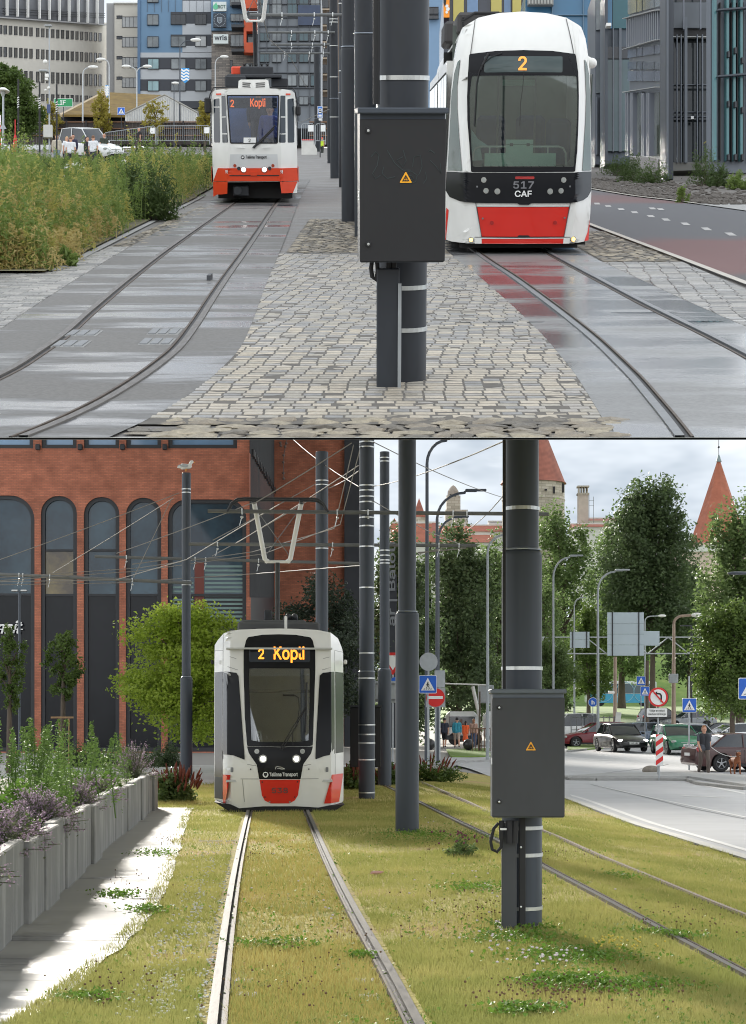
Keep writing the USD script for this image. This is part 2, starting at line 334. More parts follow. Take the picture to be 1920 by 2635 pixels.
for q in (([(1460,1955),(1505,1955)]),([(1530,1957),(1580,1956)]),([(1560,1968),(1610,1969)])):
    put('road_marking',stroke(q,.3),mark,kind='structure')
tar = mat('tar_seam',C(70,70,72),.5,.2,6)
put('road_seam',stroke([(1520,2020),(1640,2048),(1760,2078),(1920,2110)],.03,.019),tar,kind='structure')
put('road_seam',stroke([(1540,1992),(1640,1981),(1720,1968)],.06,.019),tar,kind='structure')
def kerb(pts,w=.18,h=.12,name='kerb',mt=concrete,n=40):
    P = np.array([(ux(u,(q := ld(v,u))),q) for u,v in pts]); s = np.r_[0,np.cumsum(np.linalg.norm(np.diff(P,axis=0),axis=1))]; L = s[-1]
    k = int(max(2,L / 1.0)); t = np.linspace(0,L,k + 1); Q = np.stack([np.interp(t,s,P[:,0]),np.interp(t,s,P[:,1])],1)
    r = thing(name,None,None); keys(r,kind='structure')
    for a,b in zip(Q[:-1],Q[1:]):
        c = (a + b) / 2; dl = b - a
        put('kerb_stone',MB().box((c[0],c[1],float(gz(*c)) + h / 2 - .02),(np.linalg.norm(dl) - .012,w,h),math.atan2(dl[1],dl[0]),.012),mt,r)
kerb([(1455,2003),(1470,2009),(1560,2010),(1660,2009),(1772,2011),(1800,2021),(1920,2034)])
kerb([(1462,1936),(1500,1932),(1550,1925)],name='kerb')
kerb([(1160,1998),(1153,1985),(1160,1972),(1185,1962),(1262,1960)],name='kerb')
island_m = mat('island_paving',C(168,168,166),.8,.1,2)
iv = np.array([(ux(u,ld(v,u)),ld(v,u)) for u,v in ((1458,2003),(1770,2004),(1920,2026),(1920,2000),(1760,1992),(1560,1995))])
put('traffic_island',MB().prism(iv,0,.09,'xy',fn=lambda w:np.c_[w[:,:2],gz(w[:,0],w[:,1]) + w[:,2]]),island_m,kind='structure')
verge = mat('verge_grass',C(104,128,58),.95,.25,3)
gv = np.array([(ux(u,q),q) for u,q in ((1460,103),(1465,96),(1500,98),(1552,104),(1552,118),(1462,118))])
put('grass_verge',MB().prism(gv,0,.10,'xy',fn=lambda w:np.c_[w[:,:2],gz(w[:,0],w[:,1]) + w[:,2]]),verge,kind='structure')
gv = np.array([(ux(u,q),q) for u,q in ((1148,100),(1160,86),(1262,88),(1262,104))])
put('grass_verge',MB().prism(gv,0,.06,'xy',fn=lambda w:np.c_[w[:,:2],gz(w[:,0],w[:,1]) + w[:,2]]),verge,kind='structure')

# rails of the lower street: grooved rail, each rail a thing with head, lip and foot
def rail(pts,label,ds,groove,up_=False,h=.03,sp=None,wear=rail_steel):
    g = line(pts); r = thing('tram_rail',label,'rail',group=None)
    def prof(o0,o1,z0,z1):
        X0,X1 = g(ds) + o0,g(ds) + o1
        lv = (lambda x:SLOPE * ds - EYE2 + EYE + hs(ds)) if up_ else (lambda x:gz(x,ds))
        n = len(ds); v = np.vstack([np.c_[X,ds,lv(X) + z] for X,z in ((X0,z0),(X0,z1),(X1,z1),(X1,z0))]); i = np.arange(n - 1)
        f = np.vstack([np.stack([k * n + i,k * n + i + 1,(k + 1) * n + i + 1,(k + 1) * n + i],1) for k in range(3)])
        return v,f
    b = -.004 if up_ else -.02
    put('rail_head',prof(-.027,.027,b,h),wear,r)
    a = groove
    put('rail_lip',prof(*sorted((a * .062,a * .079)),b,h - .006),rail_rust,r)
    put('rail_groove',prof(*sorted((a * .028,a * .061)),b - .001,h - (.016 if up_ else .03)),black_dull,r)
    return r
dl_ = np.concatenate([np.arange(7,34,.25),np.arange(34,48,.5)])
def pxl(pts):return [(ld(v,u),ux(u,ld(v,u))) for u,v in pts]
rail(pxl([(548,2635),(558,2550),(578,2400),(605,2240),(634,2110),(646,2060)]),'left rail of the grass track in front of the low floor tram',dl_,1,h=.045)
rail(pxl([(1070,2635),(1010,2520),(925,2370),(858,2240),(800,2110),(778,2060)]),'right rail of the grass track in front of the low floor tram',dl_,-1,h=.045)
d2 = np.arange(9.2,48,.5)
rail(pxl([(1080,2068),(1180,2118),(1290,2172),(1402,2236),(1540,2310),(1720,2408),(1920,2515)]),'shiny rail curving right behind the grey cabinet pole',d2,1,h=.03)
rail(pxl([(1225,2075),(1290,2105),(1402,2142),(1560,2212),(1680,2262),(1800,2312),(1920,2360)]),'faint rail half sunk in grass nearest to the road',d2,-1,h=.03,wear=mat('rail_worn',C(150,136,124),.6,.2,9))
# concrete sleeper ends that show between the rails
sl = mat('sleeper_concrete',C(190,188,184),.8,.15,5)
for u,v,lab in ((628,2528,'far sleeper end by the left rail'),(635,2564,'near sleeper end by the left rail'),(938,2528,'far sleeper end by the right rail'),(950,2568,'near sleeper end by the right rail')):
    d = ld(v,u); r = thing('sleeper_end','pale concrete ' + lab,'sleeper',(ux(u,d),d,0))
    for k in range(3):put('sleeper_rib',MB().box(((k - 1) * .042,0,.005),(.036,.13,.03),0,.006),sl,r)
put('drain_gap',MB().box((ux(610,11.3),11.3,.0),(.1,.9,.02)),mat('ballast',C(150,148,146),.9,.5,60,bump=.01,bscale=60),kind='structure')
# ------------------------------------------------------------------ the upper street: a sloping deck that begins above the lower street
dk = np.concatenate([[9.95,10.6,12.0],np.arange(15,60,5),np.arange(60,291,20.0)])
def half(d):return 0.215 * d + 1.4
deck_m = mat('deck_pale_bounce',C(214,213,208),.9,.05,.5)  # added deck, pale so its unseen underside bounces light onto the lower street
def deck():
    m = MB(); n = len(dk); zt = sz(dk) + hs(dk) - .10
    zb = np.minimum(zt - .004,sz(dk[0]) - .0025 + .235 * (dk - dk[0])); zb = np.maximum(zb,zt - 1.2 - .0 * dk); zt[0] = sz(dk[0]) - .0015; zb[0] = zt[0] - .001
    v = np.vstack([np.c_[s * half(dk),dk,z] for s,z in ((-1,zt),(1,zt),(1,zb),(-1,zb))]); i = np.arange(n - 1)
    f = np.vstack([np.stack([k * n + i,((k + 1) % 4) * n + i,((k + 1) % 4) * n + i + 1,k * n + i + 1],1) for k in range(4)])
    f = np.vstack([f,[[0,3 * n,2 * n,n]],[[n - 1,2 * n - 1,3 * n - 1,4 * n - 1]]])
    return m.add(v,f)
put('sloping_street_deck',deck(),deck_m,kind='structure')
du = np.concatenate([np.arange(9.95,45,.5),np.arange(45,62,1.0),np.arange(62,262,8.0)])
wet = lambda name,c0,c1,r0,r1,sc,st,lo=.38,hi=.6,bump=.0:usdkit.material(stage,'/World/Looks/' + name,{'geo':('geometry',{}),'mp':('mapping',{'scale':st}),'n':('noise_texture',{'scale':sc,'detail':8.0,'roughness':.62}),'n3':('noise_texture',{'scale':160.0,'detail':3.0}),'n4':('noise_texture',{'scale':26.0,'detail':8.0,'roughness':.8}),'g4':('rgb_ramp',{'ramp':[(.34,(.62,) * 3),(.66,(1.25,) * 3)]}),'m4':('mix_color',{'blend_type':'multiply','fac':.8,'use_clamp':False}),
    'r':('rgb_ramp',{'ramp':[(lo,c0),(hi,c1)]}),'q':('rgb_ramp',{'ramp':[(lo,(r0,) * 3),(hi,(r1,) * 3)]}),'p':('principled_bsdf',{'specular_ior_level':.5}),'b':('bump',{'distance':bump})},
    [('geo.position','mp.vector'),('mp.vector','n.vector'),('geo.position','n3.vector'),('n.fac','r.fac'),('n.fac','q.fac'),('geo.position','n4.vector'),('n4.fac','g4.fac'),('r.color','m4.a'),('g4.color','m4.b'),('m4.result','p.base_color'),('q.color','p.roughness'),('n3.fac','b.height')] + ([('b.normal','p.normal')] if bump else []),surface='p.BSDF')
setts_far = wet('setts_far',C(84,82,80),C(128,124,120),.35,.75,1.1,(.6,2.0,1),bump=.003)
slab_m = wet('track_slab',C(58,59,62),C(112,110,107),.10,.78,.8,(.35,1.5,.8),.38,.50,bump=.0006)
slab_d = wet('track_slab_dark',C(66,67,69),C(120,120,119),.05,.5,.75,(.4,1.1,.8),.44,.60,bump=.0006)
LL = [(39.9,-3.17),(30.5,-3.0),(24.5,-2.88),(20.2,-2.76),(16.8,-2.64),(14.3,-2.55),(13.06,-2.55),(12.14,-2.60),(9.9,-3.0),(60,-3.62)]
LR = [(39.3,-2.13),(29.5,-1.87),(24.2,-1.74),(20.6,-1.66),(17.9,-1.59),(15.8,-1.53),(14.06,-1.50),(12.83,-1.545),(11.6,-1.64),(10.84,-1.74),(9.9,-1.94),(60,-2.56)]
RL = [(60,.6),(30,1.27),(23.66,1.455),(20.58,1.60),(18.1,1.685),(16.0,1.745),(14.16,1.775),(12.58,1.77),(11.33,1.74),(10.54,1.715),(9.95,1.69)]
RR = [(60,1.66),(30,2.30),(23.4,2.46),(20.3,2.56),(17.8,2.64),(16.2,2.71),(14.77,2.78),(13.65,2.82),(11.5,2.86),(9.9,2.84)]
lLL,lLR,lRL,lRR = line(LL),line(LR),line(RL),line(RR)
o = lambda f,k:(lambda d:f(d) + k)
flat = lambda X,D:SLOPE * D - EYE2 + EYE + hs(D)
near = du[du < 62]
put('paved_square',ribbon(lambda d:-half(d),lambda d:half(d),du,None,-.014,30,True),setts_far,kind='structure',smooth=True)
put('track_slab',ribbon(o(lLL,.081),o(lLR,-.081),near,None,0,6,True),slab_m,kind='structure',smooth=True)
put('track_slab',ribbon(o(lLR,.029),o(lLR,.47),near,None,.0,3,True),slab_m,kind='structure',smooth=True)
put('track_slab',ribbon(o(lLL,-.58),o(lLL,-.029),near,None,.0,3,True),slab_m,kind='structure',smooth=True)
put('track_slab',ribbon(o(lRL,.081),o(lRR,-.081),near,None,.0,6,True),slab_d,kind='structure',smooth=True)
put('track_slab',ribbon(o(lRL,-.37),o(lRL,-.029),near,None,.0,3,True),slab_d,kind='structure',smooth=True)
put('track_slab',ribbon(o(lRR,.029),o(lRR,.46),near,None,.0,3,True),slab_d,kind='structure',smooth=True)
dq = np.arange(9.95,58,.35)
rail(LL,'left rail of the wet paved track before the old orange and white tram',dq,1,True,.012)
rail(LR,'right rail of the wet paved track before the old orange and white tram',dq,-1,True,.012)
rail(RL,'left rail of the wet track in front of the tall white tram',dq,1,True,.012,wear=steel_dull)
rail(RR,'right rail of the wet track in front of the tall white tram',dq,-1,True,.012,wear=steel_dull)

# setts laid in rows: each a block of its own; those that show largest are parts
rng = np.random.default_rng(5)
sett_mats = [wet(f'sett_stone_{k}',np.array(c) * .74,c,.22,.75,2.2,(1,1,1),.36,.58,bump=.002) for k,c in enumerate((C(184,174,157),C(166,160,148),C(194,184,167),C(142,141,139),C(166,161,154)))]
def sett(x0,x1,d0,d1,h0,tl):
    b = .004; t = rng.normal(0,tl,4)
    P = [(x0,d0,-.05),(x1,d0,-.05),(x1,d1,-.05),(x0,d1,-.05),(x0,d0,h0 - .009),(x1,d0,h0 - .009),(x1,d1,h0 - .009),(x0,d1,h0 - .009),
         (x0 + b,d0 + b,h0 + t[0]),(x1 - b,d0 + b,h0 + t[1]),(x1 - b,d1 - b,h0 + t[2]),(x0 + b,d1 - b,h0 + t[3])]
    f = [[8,9,10,11]] + [[a,(a + 1) % 4,(a + 1) % 4 + 4,a + 4] for a in range(4)] + [[a + 4,(a + 1) % 4 + 4,(a + 1) % 4 + 8,a + 8] for a in range(4)]
    return UP(P),np.array(f)
put('joint_sand',ribbon(lambda d:lLR(d) + .462,lambda d:lRL(d) - .362,np.arange(10.4,24.7,.25),None,-.0016,3,True),mat('joint_sand',C(98,94,88),.9,.2,9),kind='structure')
sq = thing('sett_paving','wet cream and grey stone setts in rows between the two tram tracks',None); keys(sq,kind='structure')
def lay(xl,xr,d0,d1,pitch,wid,hh=.0,tl=.0006,ang=0.0):
    out = []; d = d0
    while d < d1:
        a,b = float(xl(d)),float(xr(d)); x = math.floor(a / wid) * wid - .5 * wid + ((d * .10 + .012 * math.sin(d * 4) + rng.normal(0,.003)) % wid); p = pitch * rng.uniform(.95,1.05)
        while x < b:
            w = wid * rng.uniform(.95,1.05); lo,hi = max(x,a),min(x + w,b)
            if hi - lo > .03:out.append((lo + .004,hi - .004,d + .013,d + p - .013,hh + rng.normal(0,.001),tl))
            x += w
        d += p
    return out
edge_a = lambda d:np.maximum(lLR(d) + .47,-1.16 + 0 * d)
main = lay(lambda d:lLR(d) + .462,lambda d:lRL(d) - .362,10.62,24.6,.112,.128)
pieces = sorted(main,key=lambda s:s[2])
piece_n = 0
loose = [MB() for _ in sett_mats]
for k,s_ in enumerate(pieces):
    i = int(rng.choice(5,p=(.36,.24,.16,.06,.18) if s_[2] + rng.normal(0,1.2) < 14.5 else (.08,.3,.0,.42,.2)))
    v,f = sett(*s_)
    if piece_n < 290 and k % 3 == 0:put('sett',(np.array(v),f),sett_mats[i],sq); piece_n += 1
    else:loose[i].add(v,f)
for i,m in enumerate(loose):put('setts',m,sett_mats[i],sq,kind='stuff')
# setts left of the left track and right of the right track
mats_side = [wet(f'sett_side_{k}',np.array(c) * .6,c,.2,.7,2.0,(1,1,1),.38,.6,bump=.002) for k,c in enumerate((C(150,148,144),C(130,129,127),C(166,163,158)))]
ss = thing('sett_paving','wet grey setts between the left track and the tall weeds',None); keys(ss,kind='structure')
mm = [MB() for _ in mats_side]
for s_ in lay(lambda d:np.where(d < 21.4,-half(d) + .3,-3.82),lambda d:lLL(d) - .59,12.0,26,.128,.2):mm[int(rng.integers(0,3))].add(*sett(*s_))
for i,m in enumerate(mm):put('setts',m,mats_side[i],ss,kind='stuff')
ss = thing('sett_paving','wet grey setts between the right track and the red cycle path',None); keys(ss,kind='structure')
mm = [MB() for _ in mats_side]
for s_ in lay(lambda d:lRR(d) + .46,lambda d:np.minimum(3.96 + 0 * d,half(d) - .1),13.0,23,.128,.2):mm[int(rng.integers(0,3))].add(*sett(*s_))
for i,m in enumerate(mm):put('setts',m,mats_side[i],ss,kind='stuff')
# split rough stone at the front edge, and dark rubble setts at the trams
rough = [wet(f'rough_stone_{k}',np.array(c) * .6,c,.4,.9,9,(1,1,1),.35,.65,bump=.006) for k,c in enumerate((C(150,140,124),C(122,116,106),C(168,158,138)))]
def lump(x0,x1,d0,d1,h):
    m = trimesh.creation.box([1,1,1]).subdivide(); v = np.array(m.vertices); v = v / np.maximum(1,.82 * np.linalg.norm(v,axis=1,keepdims=True) / .5)
    v = v + rng.normal(0,.045,v.shape); c = np.array([(x0 + x1) / 2,(d0 + d1) / 2,h - .05]); q = c + v * [x1 - x0,d1 - d0,.12]; q[:,2] = np.maximum(q[:,2],-.004); return UP(q),m.faces
rs = thing('rough_stone_kerb','rough split stones along the front edge of the sett paving',None); keys(rs,kind='structure')
d = 9.96; n = 0
while d < 10.60:
    x = -1.9; p = rng.uniform(.09,.13)
    while x < 1.36:
        w = rng.uniform(.1,.26)
        if x > lLR(d) + .48:
            put('rough_stone',lump(x,x + w,d,d + p,rng.uniform(-.006,.008)),rough[int(rng.integers(0,3))],rs)
        x += w + .004
    d += p + .003
rb = thing('rubble_setts','dark uneven cobbles on the ground behind the cabinet pole',None); keys(rb,kind='structure')
mm = [MB() for _ in rough]
for a,b,d0,d1 in ((-1.2,1.05,24.8,34),(-3.8,-3.45,26,40),(2.95,3.95,23.2,30)):
    d = d0
    while d < d1:
        x = a + (0 if d0 != 24.8 else 0)
        while x < b:
            w = rng.uniform(.1,.2); mm[int(rng.integers(0,3))].add(*lump(x,x + w,d,d + .13,rng.uniform(-.02,.0))); x += w + .01
        d += .14
for i,m in enumerate(mm):put('cobbles',m,rough[i],rb,kind='stuff')
# drain covers beside the left rails
for x,d,lab in ((-2.38,14.25,'nearer ribbed drain cover inside the left rail'),(-2.40,15.0,'farther ribbed drain cover inside the left rail'),(-1.72,14.4,'nearer ribbed drain cover inside the right rail'),(-1.74,15.1,'farther ribbed drain cover inside the right rail')):
    g = thing('drain_cover',lab + ' on the wet paved track','drain cover')
    put('frame',MB().prism([(x - .13,d - .2),(x + .13,d - .2),(x + .13,d + .2),(x - .13,d + .2)],-.02,.004,'xy',fn=UP),concrete,g)
    for k in range(3):put('rib',MB().prism([(x - .12 + k * .085,d - .18),(x - .06 + k * .085,d - .18),(x - .06 + k * .085,d + .18),(x - .12 + k * .085,d + .18)],.004,.012,'xy',fn=UP),steel_dull,g)
put('point_box',MB().prism([(-1.86,20.2),(-1.82,20.2),(-1.82,20.5),(-1.86,20.5)],-.02,.06,'xy',fn=UP),dark_metal,label='small dark box beside the right rail of the left track',cat='track box')
# puddles: water lying in the dips of the right track
water = mat('puddle_water',C(44,48,50),.02,.1,2,spec=.6)
def blob(x,d,a,b,seed,n=28):
    t = np.arange(n) * 2 * np.pi / n; r = .62 + .75 * meshkit.fbm(np.stack([np.cos(t) * 1.6 + seed,np.sin(t) * 1.6,0 * t + seed],-1),3)
    return np.stack([x + a * r * np.cos(t),d + b * r * np.sin(t)],1)
for k,(u,v,a,b) in enumerate(((1300,829,.38,.03),(1800,828,.2,.04),(1660,805,.3,.04))):
    d = ud(v); put('puddle',MB().prism(blob(ux(u,d),d,a,b,k * 3.7),-.012,.0012 + .0002 * (k % 4),'xy',fn=UP),water,kind='structure')
# cycle path, its kerb and dashes, gravel, the concrete pad
def pathmat():
    return usdkit.material(stage,'/World/Looks/cycle_path_asphalt',{'geo':('geometry',{}),'s':('separate_xyz',{}),'n':('noise_texture',{'scale':.3,'detail':4.0}),'ad':('math',{'math_type':'multiply_add','value2':9.0}),'f':('map_range',{'from_min':20.0,'from_max':70.0,'clamp':True}),
        'r':('rgb_ramp',{'interpolate':True,'ramp':[(.06,C(80,76,76)),(.10,C(80,76,76)),(.13,C(102,70,68)),(.235,C(102,70,69)),(.27,C(76,77,81)),(.50,C(78,79,83)),(.54,C(98,70,69)),(.60,C(94,70,70)),(.64,C(78,78,81)),(1,C(82,82,84))]}),
        'p':('principled_bsdf',{'roughness':.7}),'n3':('noise_texture',{'scale':120.0,'detail':3.0}),'b':('bump',{'distance':.004})},
        [('geo.position','s.vector'),('geo.position','n.vector'),('n.fac','ad.value1'),('s.y','ad.value3'),('ad.value','f.value'),('f.result','r.fac'),('r.color','p.base_color'),('geo.position','n3.vector'),('n3.fac','b.height'),('b.normal','p.normal')],surface='p.BSDF')
pe_l,pe_r = line([(18,4.16),(20,4.12),(23.45,4.06),(27.7,3.97),(31.6,3.89),(60,3.4)]),line([(20,9.5),(26,8.9),(34,8.0),(42.5,6.95),(45.2,6.49),(49.7,6.11),(62,5.2)])
put('cycle_path',ribbon(pe_l,pe_r,np.arange(17,62,.5),None,.004,16,True),pathmat(),kind='structure')
put('path_edge_line',ribbon(lambda d:pe_l(d) - .10,pe_l,np.arange(17,60,.5),None,.02,2,True),mat('edge_stone',C(176,170,160),.6,.1,6),kind='structure')
put('path_edge_line',ribbon(lambda d:pe_r(d),lambda d:pe_r(d) + .1,np.arange(40.5,60,.5),None,.03,2,True),mat('edge_stone',None),kind='structure')
dash_m = mat('dash_paint',C(168,166,164),.7,.15,9)
dashes = thing('cycle_path_dashes',None,None); keys(dashes,kind='structure')
for u,v in ((1536.5,524.7),(1565,531),(1598.5,539),(1633,547),(1675,557),(1714,566),(1764,577),(1818,590),(1880,603.5),(1679,537),(1700,539)):
    d = ud(v); x = ux(u,d); s_ = min(.42,.42); put('dash',(UP([(x - .10,d - s_,.009),(x + .02,d - s_,.009),(x + .10,d + s_,.009),(x - .02,d + s_,.009)]),np.array([[0,1,2,3]])),dash_m,dashes)
gravel_m = mat('gravel_bed',C(104,100,96),.95,.35,22,bump=.02,bscale=30)
put('gravel_strip',ribbon(lambda d:pe_r(d) + .12,lambda d:0 * d + half(d),np.arange(36,130,1.0),None,.01,12,True),gravel_m,kind='structure')
put('concrete_pad',ribbon(lambda d:pe_r(d) + .02,lambda d:0 * d + half(d) - .05,np.arange(30,40.6,.5),None,.02,2,True),mat('pad_concrete',C(142,142,140),.6,.08,2),kind='structure')
stones = MB()
for k in range(1500):
    d = rng.uniform(40,60); x = float(pe_r(d)) + .2 + rng.uniform(0,4.5) * rng.random(); r = rng.uniform(.03,.09)
    m = trimesh.creation.icosahedron(); v = np.array(m.vertices) * r * [1.2,1,.7] * (1 + .2 * rng.normal(size=(12,1))); stones.add(v + up(x,d,r * .3),m.faces)
put('gravel_stones',stones,mat('gravel_stone',C(120,114,108),.95,.45,5,island=.8),label='grey stones of the gravel beside the glass building',cat='gravel',kind='stuff')
# soil of the weed bed
put('weed_bed',ribbon(lambda d:-half(d),lambda d:np.where(d < 45,-3.85 - .02 * (d - 21),-4.4 + 0 * d - (d - 45) * .03),np.concatenate([np.arange(21.2,60,1.0),np.arange(60,135,5.0)]),None,.03,6,True),soil,kind='structure')
put('bed_kerb',ribbon(lambda d:-3.86 - .02 * (d - 21),lambda d:-3.74 - .02 * (d - 21),np.arange(21.6,46,.5),None,.005,2,True),concrete,kind='structure')
# ------------------------------------------------------------------ trams: every panel is a shaped sheet that follows the curved nose F(x, z)
def smoothed(p,r=.02):
    p = Polygon(p) if not isinstance(p,Polygon) else p
    return p.buffer(0).buffer(-r).buffer(2 * r).buffer(-r)
def drape(poly,F,off,thick,edge=.11):
    """panel: polygon in front view (x, z), standing off the nose by off, thick deep"""
    m = MB()
    poly = poly.buffer(0) if isinstance(poly,Polygon) or hasattr(poly,'geoms') else Polygon(poly).buffer(0)
    for g in getattr(poly,'geoms',[poly]):
        if g.area < 1e-6:continue
        g = g.simplify(.002)
        if edge:g = g.segmentize(edge)
        t = trimesh.creation.extrude_polygon(g,1.0,engine='earcut')
        v,f = np.array(t.vertices),np.array(t.faces)
        if edge:
            v,f = trimesh.remesh.subdivide_to_size(np.c_[v[:,:2],v[:,2] * .01],f,max_edge=edge * 1.6,max_iter=8)
            v = np.c_[v[:,:2],np.clip(v[:,2] * 100,0,1)]
            v,f = trimesh.Trimesh(v,f,process=True).vertices,trimesh.Trimesh(v,f,process=True).faces
        y = F(v[:,0],v[:,1]) - off + (v[:,2]) * thick
        m.add(np.stack([v[:,0],y,v[:,1]],1),np.asarray(f)[:,::-1])
    return m
def rim(poly,F,yend,w=.05):
    """the sides of a nose, from its curved edge back to the car body"""
    m = drape(poly.difference(poly.buffer(-w)),lambda x,z:0 * x,0,1.0,.2)
    def fn(v):
        f = F(v[:,0],v[:,2]); return np.stack([v[:,0],f + np.clip(v[:,1],0,1) * (yend - f),v[:,2]],1)
    return m.move(fn=fn)
class Nose:
    """front view of a tram: crop pixels of the photograph to metres on its nose plane"""
    def __init__(s,o,sc,uc,d0,upper):s.o,s.sc,s.uc,s.d0,s.upper = o,sc,uc,d0,upper
    def p(s,x,y):
        u,v = s.o[0] + s.sc * x,s.o[1] + s.sc * y
        if s.upper:
            t = (HZ - v) / F_PX; z = (t * s.d0 - SLOPE * s.d0 + EYE2) / (CT + t * ST); return (u - s.uc) * (s.d0 - z * ST) / F_PX,z
        return (u - s.uc) * s.d0 / F_PX,EYE - (v - HZ) * s.d0 / F_PX
    def P(s,pts):return [s.p(*q) for q in pts]
    def r(s,k):return k * s.sc * s.d0 / F_PX
def slope_frame(x,d,yaw=0.0):
    """stands square on the sloping street, as a vehicle does"""
    M = np.eye(4); Rx = rot(rx=THETA) @ rot(rz=yaw); M[:3,:3] = Rx; M[:3,3] = [x,d,sz(d)]; return M
def strip(pts,w):return thick_line(pts,w)
def body_block(sec,y0,y1,z=None):
    m = MB(); m.prism(sec,y0,y1,'xz'); return m
def pantograph(t,y,zr,zh,w0,w1,whead,xo=0.0):
    """seen from the front: lower arm, two spread upper arms crossed by stays, collector head with horns"""
    mv = lambda m:m.move(fn=lambda w:w + [xo,0,0])
    p = put('pantograph',mv(MB().cyl((0,y + 1.3,zr),(0,y + .2,zh - 1.25 * (zh - zr) / 2.6),.055,.05,10)),dark_metal,t)
    zk = zh - 1.25 * (zh - zr) / 2.6
    put('arm',mv(MB().tube([(-w0 * .75,y + .2,zk),(-w0,y + .18,zk + .06),(-w1,y - .35,zh - .08)],.05,10).tube([(w0 * .75,y + .2,zk),(w0,y + .18,zk + .06),(w1,y - .35,zh - .08)],.05,10).cyl((-w0,y + .2,zk),(w0,y + .2,zk),.03,n=10)),white_dull,p)
    put('stay',mv(MB().cyl((-w0,y + .16,zk + .1),(w1,y - .35,zh - .15),.008,n=5).cyl((w0,y + .16,zk + .1),(-w1,y - .35,zh - .15),.008,n=5)),steel_dull,p)
    hd = MB()
    for q in (-.2,.15):
        hd.tube([(-whead,y - .35 + q,zh - .28),(-whead + .09,y - .35 + q,zh - .1),(-whead + .22,y - .35 + q,zh - .01),(-whead + .36,y - .35 + q,zh),(whead - .36,y - .35 + q,zh),(whead - .22,y - .35 + q,zh - .01),(whead - .09,y - .35 + q,zh - .1),(whead,y - .35 + q,zh - .28)],.024,8)
    hd.box((-w1,y - .37,zh - .05),(.08,.45,.07)).box((w1,y - .37,zh - .05),(.08,.45,.07))
    put('collector_head',mv(hd),dark_metal,p)

# ---------- the low floor tram of the lower street
NL = Nose((520,1580),.2421,719.0,ld(2091,719),False)
P = NL.P
lft = thing('low_floor_tram','white and red low floor tram number 538 on the grass track','tram',(ux(719,NL.d0),NL.d0,0),.058)
def FL(x,z):
    a = np.abs(x)
    return .13 * a ** 2 + np.maximum(0,a - .93) * 3.2 + .09 * np.maximum(0,z - 1.0) ** 1.3 + 1.3 * np.maximum(0,z - 2.85) ** 2 + .12 * np.maximum(0,.75 - z)
outl = Polygon(P([(114,1985),(112,1600),(112,600),(116,300),(150,252),(215,188),(275,166),(400,150),(600,142),(822,138),(1040,142),(1240,152),(1380,180),(1468,230),(1515,330),(1530,385),(1530,2015),(1500,2040),(1360,2040),(1240,2062),(990,2046),(650,2046),(395,2068),(300,2025),(120,2000)]))
mask = smoothed(P([(487,236),(640,210),(822,203),(1004,210),(1157,236),(1182,272),(1207,385),(1207,600),(1178,1398),(1150,1404),(835,1412),(480,1404),(455,1100),(441,600),(441,380),(466,272)]),.02)
glassP = smoothed(P([(500,575),(1148,575),(1150,700),(1135,1345),(1000,1360),(640,1360),(525,1345),(498,700)]),.02)
black2 = smoothed(P([(478,1408),(835,1416),(1180,1408),(1160,1482),(1082,1590),(1075,1602),(1048,1756),(608,1756),(582,1602),(575,1590),(500,1482)]),.008)
redp = smoothed(P([(612,1762),(1044,1762),(1020,1930),(985,1985),(930,2016),(730,2016),(667,1985),(636,1930)]),.012)
sideL = smoothed(P([(218,604),(365,622),(388,662),(420,1100),(455,1552),(330,1502),(218,1492)]),.012)
sideR = smoothed(P([(1205,1548),(1215,1300),(1255,650),(1285,622),(1420,604),(1420,1490),(1300,1512)]),.012)
backL = Polygon(P([(116,604),(212,604),(212,1980),(118,1980)])); backR = Polygon(P([(1430,604),(1528,604),(1528,1480),(1430,1486)]))
put('nose_sides',rim(outl,FL,1.45),white_paint,lft,smooth=35)
hole = glassP
put('nose_shell',drape(outl.difference(hole).difference(redp).difference(black2),FL,0,.05),white_paint,lft,smooth=35)
put('windscreen_surround',drape(mask.difference(glassP),FL,.008,.02),black_gloss,lft,smooth=35)
put('windscreen',drape(glassP,FL,.0,.006),pane('screen_glass',(.8,.83,.84),2.1),lft,smooth=True)
put('lower_mask',drape(black2,FL,.006,.05),black_gloss,lft,smooth=35)
put('front_panel',drape(redp,FL,.008,.05),tram_red,lft,smooth=35,label='red front panel')
for q,nm in ((sideL,'side_window'),(sideR,'side_window')):put(nm,drape(q,FL,.014,.02),black_gloss,lft,smooth=35)
put('cab_door',drape(backL,FL,.016,.02),black_gloss,lft,smooth=35); put('side_window',drape(backR,FL,.016,.02),black_gloss,lft,smooth=35)
put('door_sill_panel',drape(Polygon(P([(118,1745),(211,1745),(211,1978),(119,1978)])),FL,.024,.02),dark_metal,lft,smooth=35)
for q in ([(216,1712),(300,1712),(242,2022),(216,2018)],[(1385,1712),(1526,1712),(1476,2016),(1300,2020)]):
    put('red_flash',drape(Polygon(P(q)).buffer(0),FL,.02,.03,.07),tram_red,lft,smooth=35)
seam = mat('panel_seam',C(90,90,90),.6,.1,5)
for q in ([(410,1754),(606,1754)],[(1050,1754),(1240,1754)],[(216,190),(216,600)],[(1424,370),(1424,600)],[(1424,372),(1528,378)],[(112,366),(214,372)],[(290,448),(362,470)],[(1290,468),(1360,450)],[(268,555),(380,592)],[(1280,590),(1378,562)],[(430,1760),(450,2000)],[(1424,1490),(1424,2035)],[(480,1600),(575,1612)],[(1080,1612),(1160,1600)]):
    put('panel_seam',drape(strip(P(q),.007),FL,.0035,.01),seam,lft)
